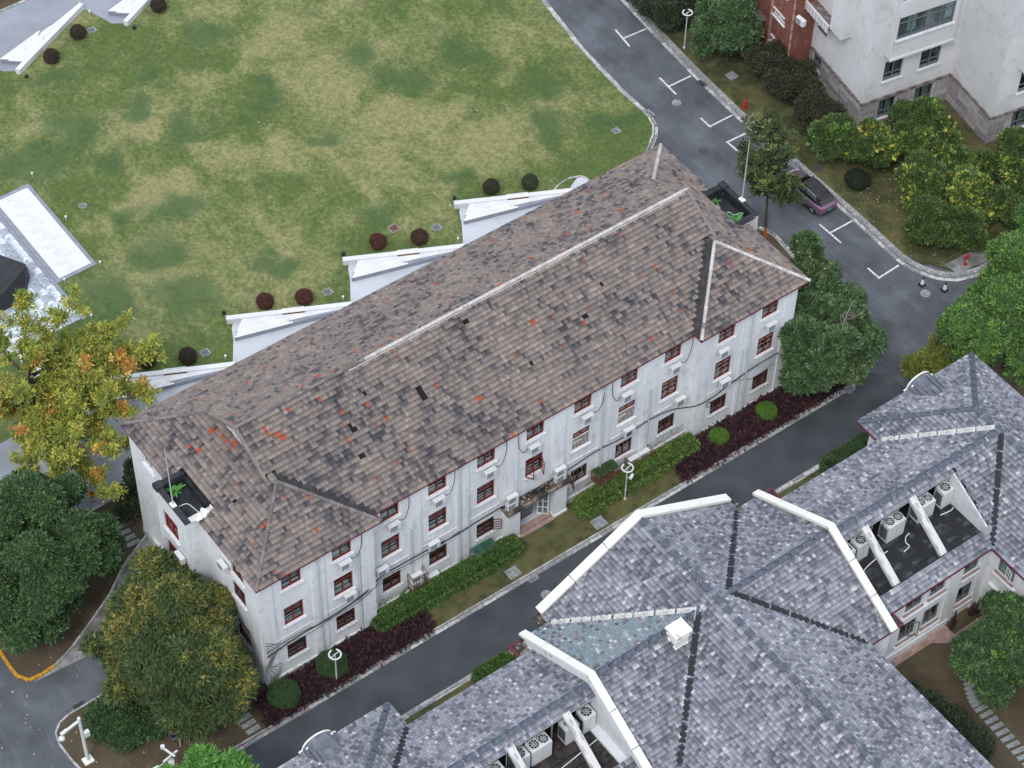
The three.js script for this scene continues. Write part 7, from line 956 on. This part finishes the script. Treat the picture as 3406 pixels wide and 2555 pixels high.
{ const g = thing('direction_sign', 'blue sign board with red and orange top edge at the bottom left', 'sign', -6.3, 0.1, 0.6); const c = document.createElement('canvas'); c.width = 512; c.height = 160; const k = c.getContext('2d'); k.fillStyle = '#1c2f5c'; k.fillRect(0, 0, 512, 160); k.fillStyle = '#d6dfea'; for (const [x, y, w, h] of [[20, 30, 70, 14], [120, 56, 12, 40], [196, 66, 12, 36], [214, 66, 22, 8], [214, 84, 22, 8], [290, 60, 40, 8], [290, 76, 40, 8], [290, 92, 40, 8], [306, 56, 8, 46], [370, 60, 10, 40], [384, 66, 18, 8], [384, 84, 18, 10], [440, 70, 16, 16], [468, 40, 40, 14]]) k.fillRect(x, y, w, h); const t = new THREE.CanvasTexture(c); t.colorSpace = THREE.SRGBColorSpace;
  mesh(g, 'post', cyl(0.04, 0.04, 2.0, -0.5, 0, 0, 8), M.paleSteel); mesh(g, 'post', cyl(0.04, 0.04, 2.0, 0.5, 0, 0, 8), M.paleSteel); mesh(g, 'board', new RoundedBoxGeometry(2.0, 0.55, 0.06, 1, 0.01).translate(0, 1.7, 0.07), std({ color: '#1c2f5c' })); mesh(g, 'lettering', new THREE.PlaneGeometry(1.94, 0.5).translate(0, 1.7, 0.106), std({ map: t, roughness: 0.6 })); mesh(g, 'top_rail', bx(-1.0, 0.05, 1.98, 2.06, -0.02, 0.14), M.signRed); mesh(g, 'top_rail', bx(0.051, 1.0, 1.98, 2.06, -0.02, 0.14), M.signOrange); mesh(g, 'bottom_rail', bx(-1.0, 1.0, 1.36, 1.42, 0.0, 0.14), M.steel); }
{ const g = thing('weather_station', 'white weather station with crossed sensor arms at the bottom edge', 'weather station', -8.3, 0.1, 2.3); mesh(g, 'mast', cyl(0.05, 0.05, 2.6, 0, 0, 0, 8), M.whitePlastic); mesh(g, 'sensor_arm', bar([-0.55, 2.5, 0.1], [0.55, 2.5, -0.1], 0.12, 0.1), M.whitePlastic); mesh(g, 'sensor_arm', bar([-0.15, 2.9, -0.5], [0.12, 2.9, 0.4], 0.12, 0.1), M.whitePlastic); mesh(g, 'sensor_head', cyl(0.14, 0.14, 0.2, -0.16, 2.9, -0.55, 12), M.whitePlastic); for (let i = 0; i < 4; i++) mesh(g, 'shield_plate', cyl(0.2, 0.16, 0.05, 0, 1.6 + i * 0.12, 0, 14), M.whitePlastic); mesh(g, 'side_box', new RoundedBoxGeometry(0.5, 0.22, 0.3, 1, 0.04).translate(-1.1, 2.2, 0.1), M.whitePlastic); mesh(g, 'side_bar', bar([-1.1, 2.2, 0.1], [0, 2.3, 0], 0.06, 0.06), M.paleSteel); mesh(g, 'support_rod', tube([[-1.1, 2.1, 0.1], [-1.7, 1.7, 0.4], [-2.0, 0.9, 0.6]], 0.03, 6), M.paleSteel); }
{ const g = thing('fire_hydrant', 'red fire hydrant in the verge beside the dark bush', 'hydrant', 59.3, 0.115, -23.64); mesh(g, 'barrel', cyl(0.13, 0.12, 0.6, 0, 0.04, 0, 12), M.signRed); mesh(g, 'flange', cyl(0.2, 0.2, 0.06, 0, 0, 0, 12), M.signRed); mesh(g, 'cap', new THREE.SphereGeometry(0.15, 12, 8, 0, 6.3, 0, 1.6).translate(0, 0.64, 0), M.signRed); for (const s of [-1, 1]) mesh(g, 'outlet', cyl(0.07, 0.07, 0.14, 0, 0, 0, 10).rotateX(Math.PI / 2).translate(0.0, 0.46, s > 0 ? 0.1 : -0.24), M.signRed); mesh(g, 'operating_nut', cyl(0.04, 0.04, 0.08, 0, 0.78, 0, 6), M.signRed); }
{ const s = struct('paving', sheet([[60.5, -2.05], [60.6, -0.9], [64.9, -0.2], [64.9, -1.7], [62, -1.95]], 0.121), M.path);
  for (const [l, x, z] of [['left red standpipe post on the small paved patch', 61.75, -1.15], ['right red standpipe post on the small paved patch', 63.9, -0.98]]) { const g = thing('standpipe', l, 'standpipe', x, 0.12, z); mesh(g, 'pipe', cyl(0.07, 0.07, 0.8, 0, 0, 0, 10), M.signRed); mesh(g, 'valve_head', bx(-0.26, 0.26, 0.8, 0.95, -0.09, 0.09), M.signRed); mesh(g, 'flange', cyl(0.15, 0.15, 0.05, 0, 0, 0, 10), M.signRed); mesh(g, 'label_plate', bx(-0.04, 0.04, 0.25, 0.55, 0.07, 0.08), M.white); } }
for (const [l, x, z] of [['left black and white road bollard beside the curved kerb', 57.8, -1.55], ['right black and white road bollard nearest the big green tree', 58.78, -0.2]]) { const g = thing('road_bollard', l, 'bollard', x, 0.001, z); mesh(g, 'rubber_base', new RoundedBoxGeometry(0.46, 0.1, 0.46, 1, 0.03).translate(0, 0.05, 0), M.tyre); mesh(g, 'cone', cyl(0.17, 0.08, 0.55, 0, 0.1, 0, 14), M.white); mesh(g, 'black_top', cyl(0.085, 0.05, 0.14, 0, 0.651, 0, 12), M.tyre); mesh(g, 'black_band', cyl(0.176, 0.155, 0.08, 0, 0.12, 0, 14), M.tyre); mesh(g, 'handle', new THREE.TorusGeometry(0.05, 0.016, 6, 14).translate(0, 0.82, 0), M.tyre); }
const blg = 'small bollard lights round the lawn';
[[10.2, -49.0, 'at the upper corner of the stone platform'], [10.0, -43.5, 'beside the long edge of the stone platform'], [9.75, -38.0, 'at the lower corner of the stone platform'], [6.77, -38.0, 'in the notch below the stone platform'], [6.6, -33.8, 'at the end of the grey border strip'], [12.36, -24.9, 'at the end of the bench half under the yellow tree'], [22.3, -24.8, 'at the right end of the middle bench'], [32.5, -24.76, 'at the right end of the third bench from the road'], [23.0, -62.7, 'between the two far top left benches'], [7.65, -49.5, 'at the left edge above the stone platform']].forEach(([x, z, l]) => { const g = thing('bollard_light', 'small white-topped bollard light ' + l, 'bollard light', x, 0.1, z, blg); mesh(g, 'stem', cyl(0.06, 0.06, 0.32, 0, 0, 0, 8), M.steel); mesh(g, 'head', cyl(0.085, 0.085, 0.1, 0, 0.4, 0, 10), M.whitePlastic); mesh(g, 'lens', cyl(0.055, 0.055, 0.08, 0, 0.32, 0, 8), M.lens); });
[[14.6, -28.75, 'left of the middle bench'], [24.85, -28.62, 'left of the third bench from the road'.replace('third', 'second')], [34.9, -28.6, 'left of the bench nearest the road'], [15.25, -59.1, 'at the foot of the far top left bench'], [25.1, -59.25, 'at the foot of the bench cut by the top edge']].forEach(([x, z, l]) => { const g = thing('ground_spotlight', 'small black ground spotlight ' + l, 'spotlight', x, 0.1, z); mesh(g, 'housing', cyl(0.16, 0.14, 0.22, 0, 0.05, 0, 12), M.darkPlastic); mesh(g, 'spike', cyl(0.03, 0.03, 0.08, 0, -0.02, 0, 6), M.darkPlastic); });
// bicycles
function bicycle(label, x, z, turn, frameMat, basketMat) {
  const g = thing('bicycle', label, 'bicycle', x, 0.116, z, null, turn);
  for (const zz of [-0.52, 0.52]) { const w = new THREE.Group(); w.name = 'wheel'; w.position.set(0, 0.33, zz); g.add(w); mesh(w, 'tyre', new THREE.TorusGeometry(0.3, 0.032, 8, 24).rotateY(Math.PI / 2), M.tyre); mesh(w, 'rim', new THREE.TorusGeometry(0.27, 0.014, 6, 24).rotateY(Math.PI / 2), M.steel); for (let k = 0; k < 4; k++) mesh(w, 'spoke', bx(-0.006, 0.006, -0.27, 0.27, -0.006, 0.006).rotateX(k * 0.785), M.steel); mesh(g, 'mudguard', new THREE.TorusGeometry(0.36, 0.035, 6, 16, 2.4).rotateY(Math.PI / 2).rotateX(0.4).translate(0, 0.33, zz), frameMat); }
  mesh(g, 'frame', [bar([0, 0.75, 0.36], [0, 0.35, 0.02], 0.07, 0.09), bar([0, 0.35, 0.02], [0, 0.33, -0.5], 0.05, 0.05), bar([0, 0.35, 0.02], [0, 0.85, -0.2], 0.06, 0.06), bar([0, 0.33, 0.52], [0, 0.98, 0.36], 0.05, 0.05), bar([0, 0.33, -0.52], [0, 0.72, -0.16], 0.04, 0.04)], frameMat); mesh(g, 'saddle', new RoundedBoxGeometry(0.18, 0.07, 0.26, 1, 0.03).translate(0, 0.92, -0.22), M.tyre); mesh(g, 'handlebar', tube([[-0.28, 1.02, 0.2], [-0.2, 1.05, 0.34], [0, 1.02, 0.36], [0.2, 1.05, 0.34], [0.28, 1.02, 0.2]], 0.018, 6), M.tyre);
  mesh(g, 'basket', [bx(-0.17, 0.17, 0.72, 0.74, 0.42, 0.72), bx(-0.17, -0.15, 0.72, 0.95, 0.42, 0.72), bx(0.15, 0.17, 0.72, 0.95, 0.42, 0.72), bx(-0.17, 0.17, 0.72, 0.95, 0.7, 0.72), bx(-0.17, 0.17, 0.72, 0.95, 0.42, 0.44)], basketMat); mesh(g, 'pedal', bx(-0.16, 0.16, 0.22, 0.25, 0.0, 0.06), M.tyre); mesh(g, 'lock', new RoundedBoxGeometry(0.1, 0.1, 0.08, 1, 0.02).translate(0, 0.6, -0.5), M.white);
}
bicycle('yellow shared bicycle parked on the grey square', -1.65, -19.85, 0.05, M.bikeYellow, M.bikeYellow); bicycle('dark bicycle with white basket half hidden by the big tree', -2.7, -19.7, 2.2, M.darkPlastic, M.white);
{ const g = thing('orange_panel', 'orange panel leaning beside the slender tree trunk', 'panel', 51.4, 0.1, -11.9, null, 0.5); mesh(g, 'panel', new RoundedBoxGeometry(0.5, 0.9, 0.05, 1, 0.01).rotateX(-0.25).translate(0, 0.45, 0), M.orange); mesh(g, 'leg', bar([0.1, 0.8, -0.1], [0.1, 0, -0.35], 0.04, 0.04), M.rust); }
// litter and fallen leaves
{ const R = rng(141), sp = (name, label, n, x0, x1, z0, z1, y, cols) => { const pts = []; for (let i = 0; i < n; i++) pts.push([lerp(x0, x1, R()), y, lerp(z0, z1, R()), 0, 1, 0]); const im = leaves(scene, numbered(name), pts, LEAF.fallen, cols, [0.7, 1.5], 143 + n); tag(im, label, 'fallen leaves', null, 'stuff'); };
  sp('fallen_leaves', 'pale fallen leaves scattered over the lower left road and beds', 160, -16, 0, -12, 3, 0.12, ['#a89a80', '#c4b8a0', '#8a7a60']); sp('fallen_leaves', 'pale fallen leaves scattered in the verge under the yellow shrubs', 120, 59, 64, -16, -1, 0.125, ['#a89a80', '#c4b8a0', '#b5a468']); sp('fallen_leaves', 'small leaves scattered on the lawn', 60, 8, 50, -58, -26, 0.11, ['#b8b0a0', '#d8d4c8', '#6b6040']); }
renderer.render(scene, camera);
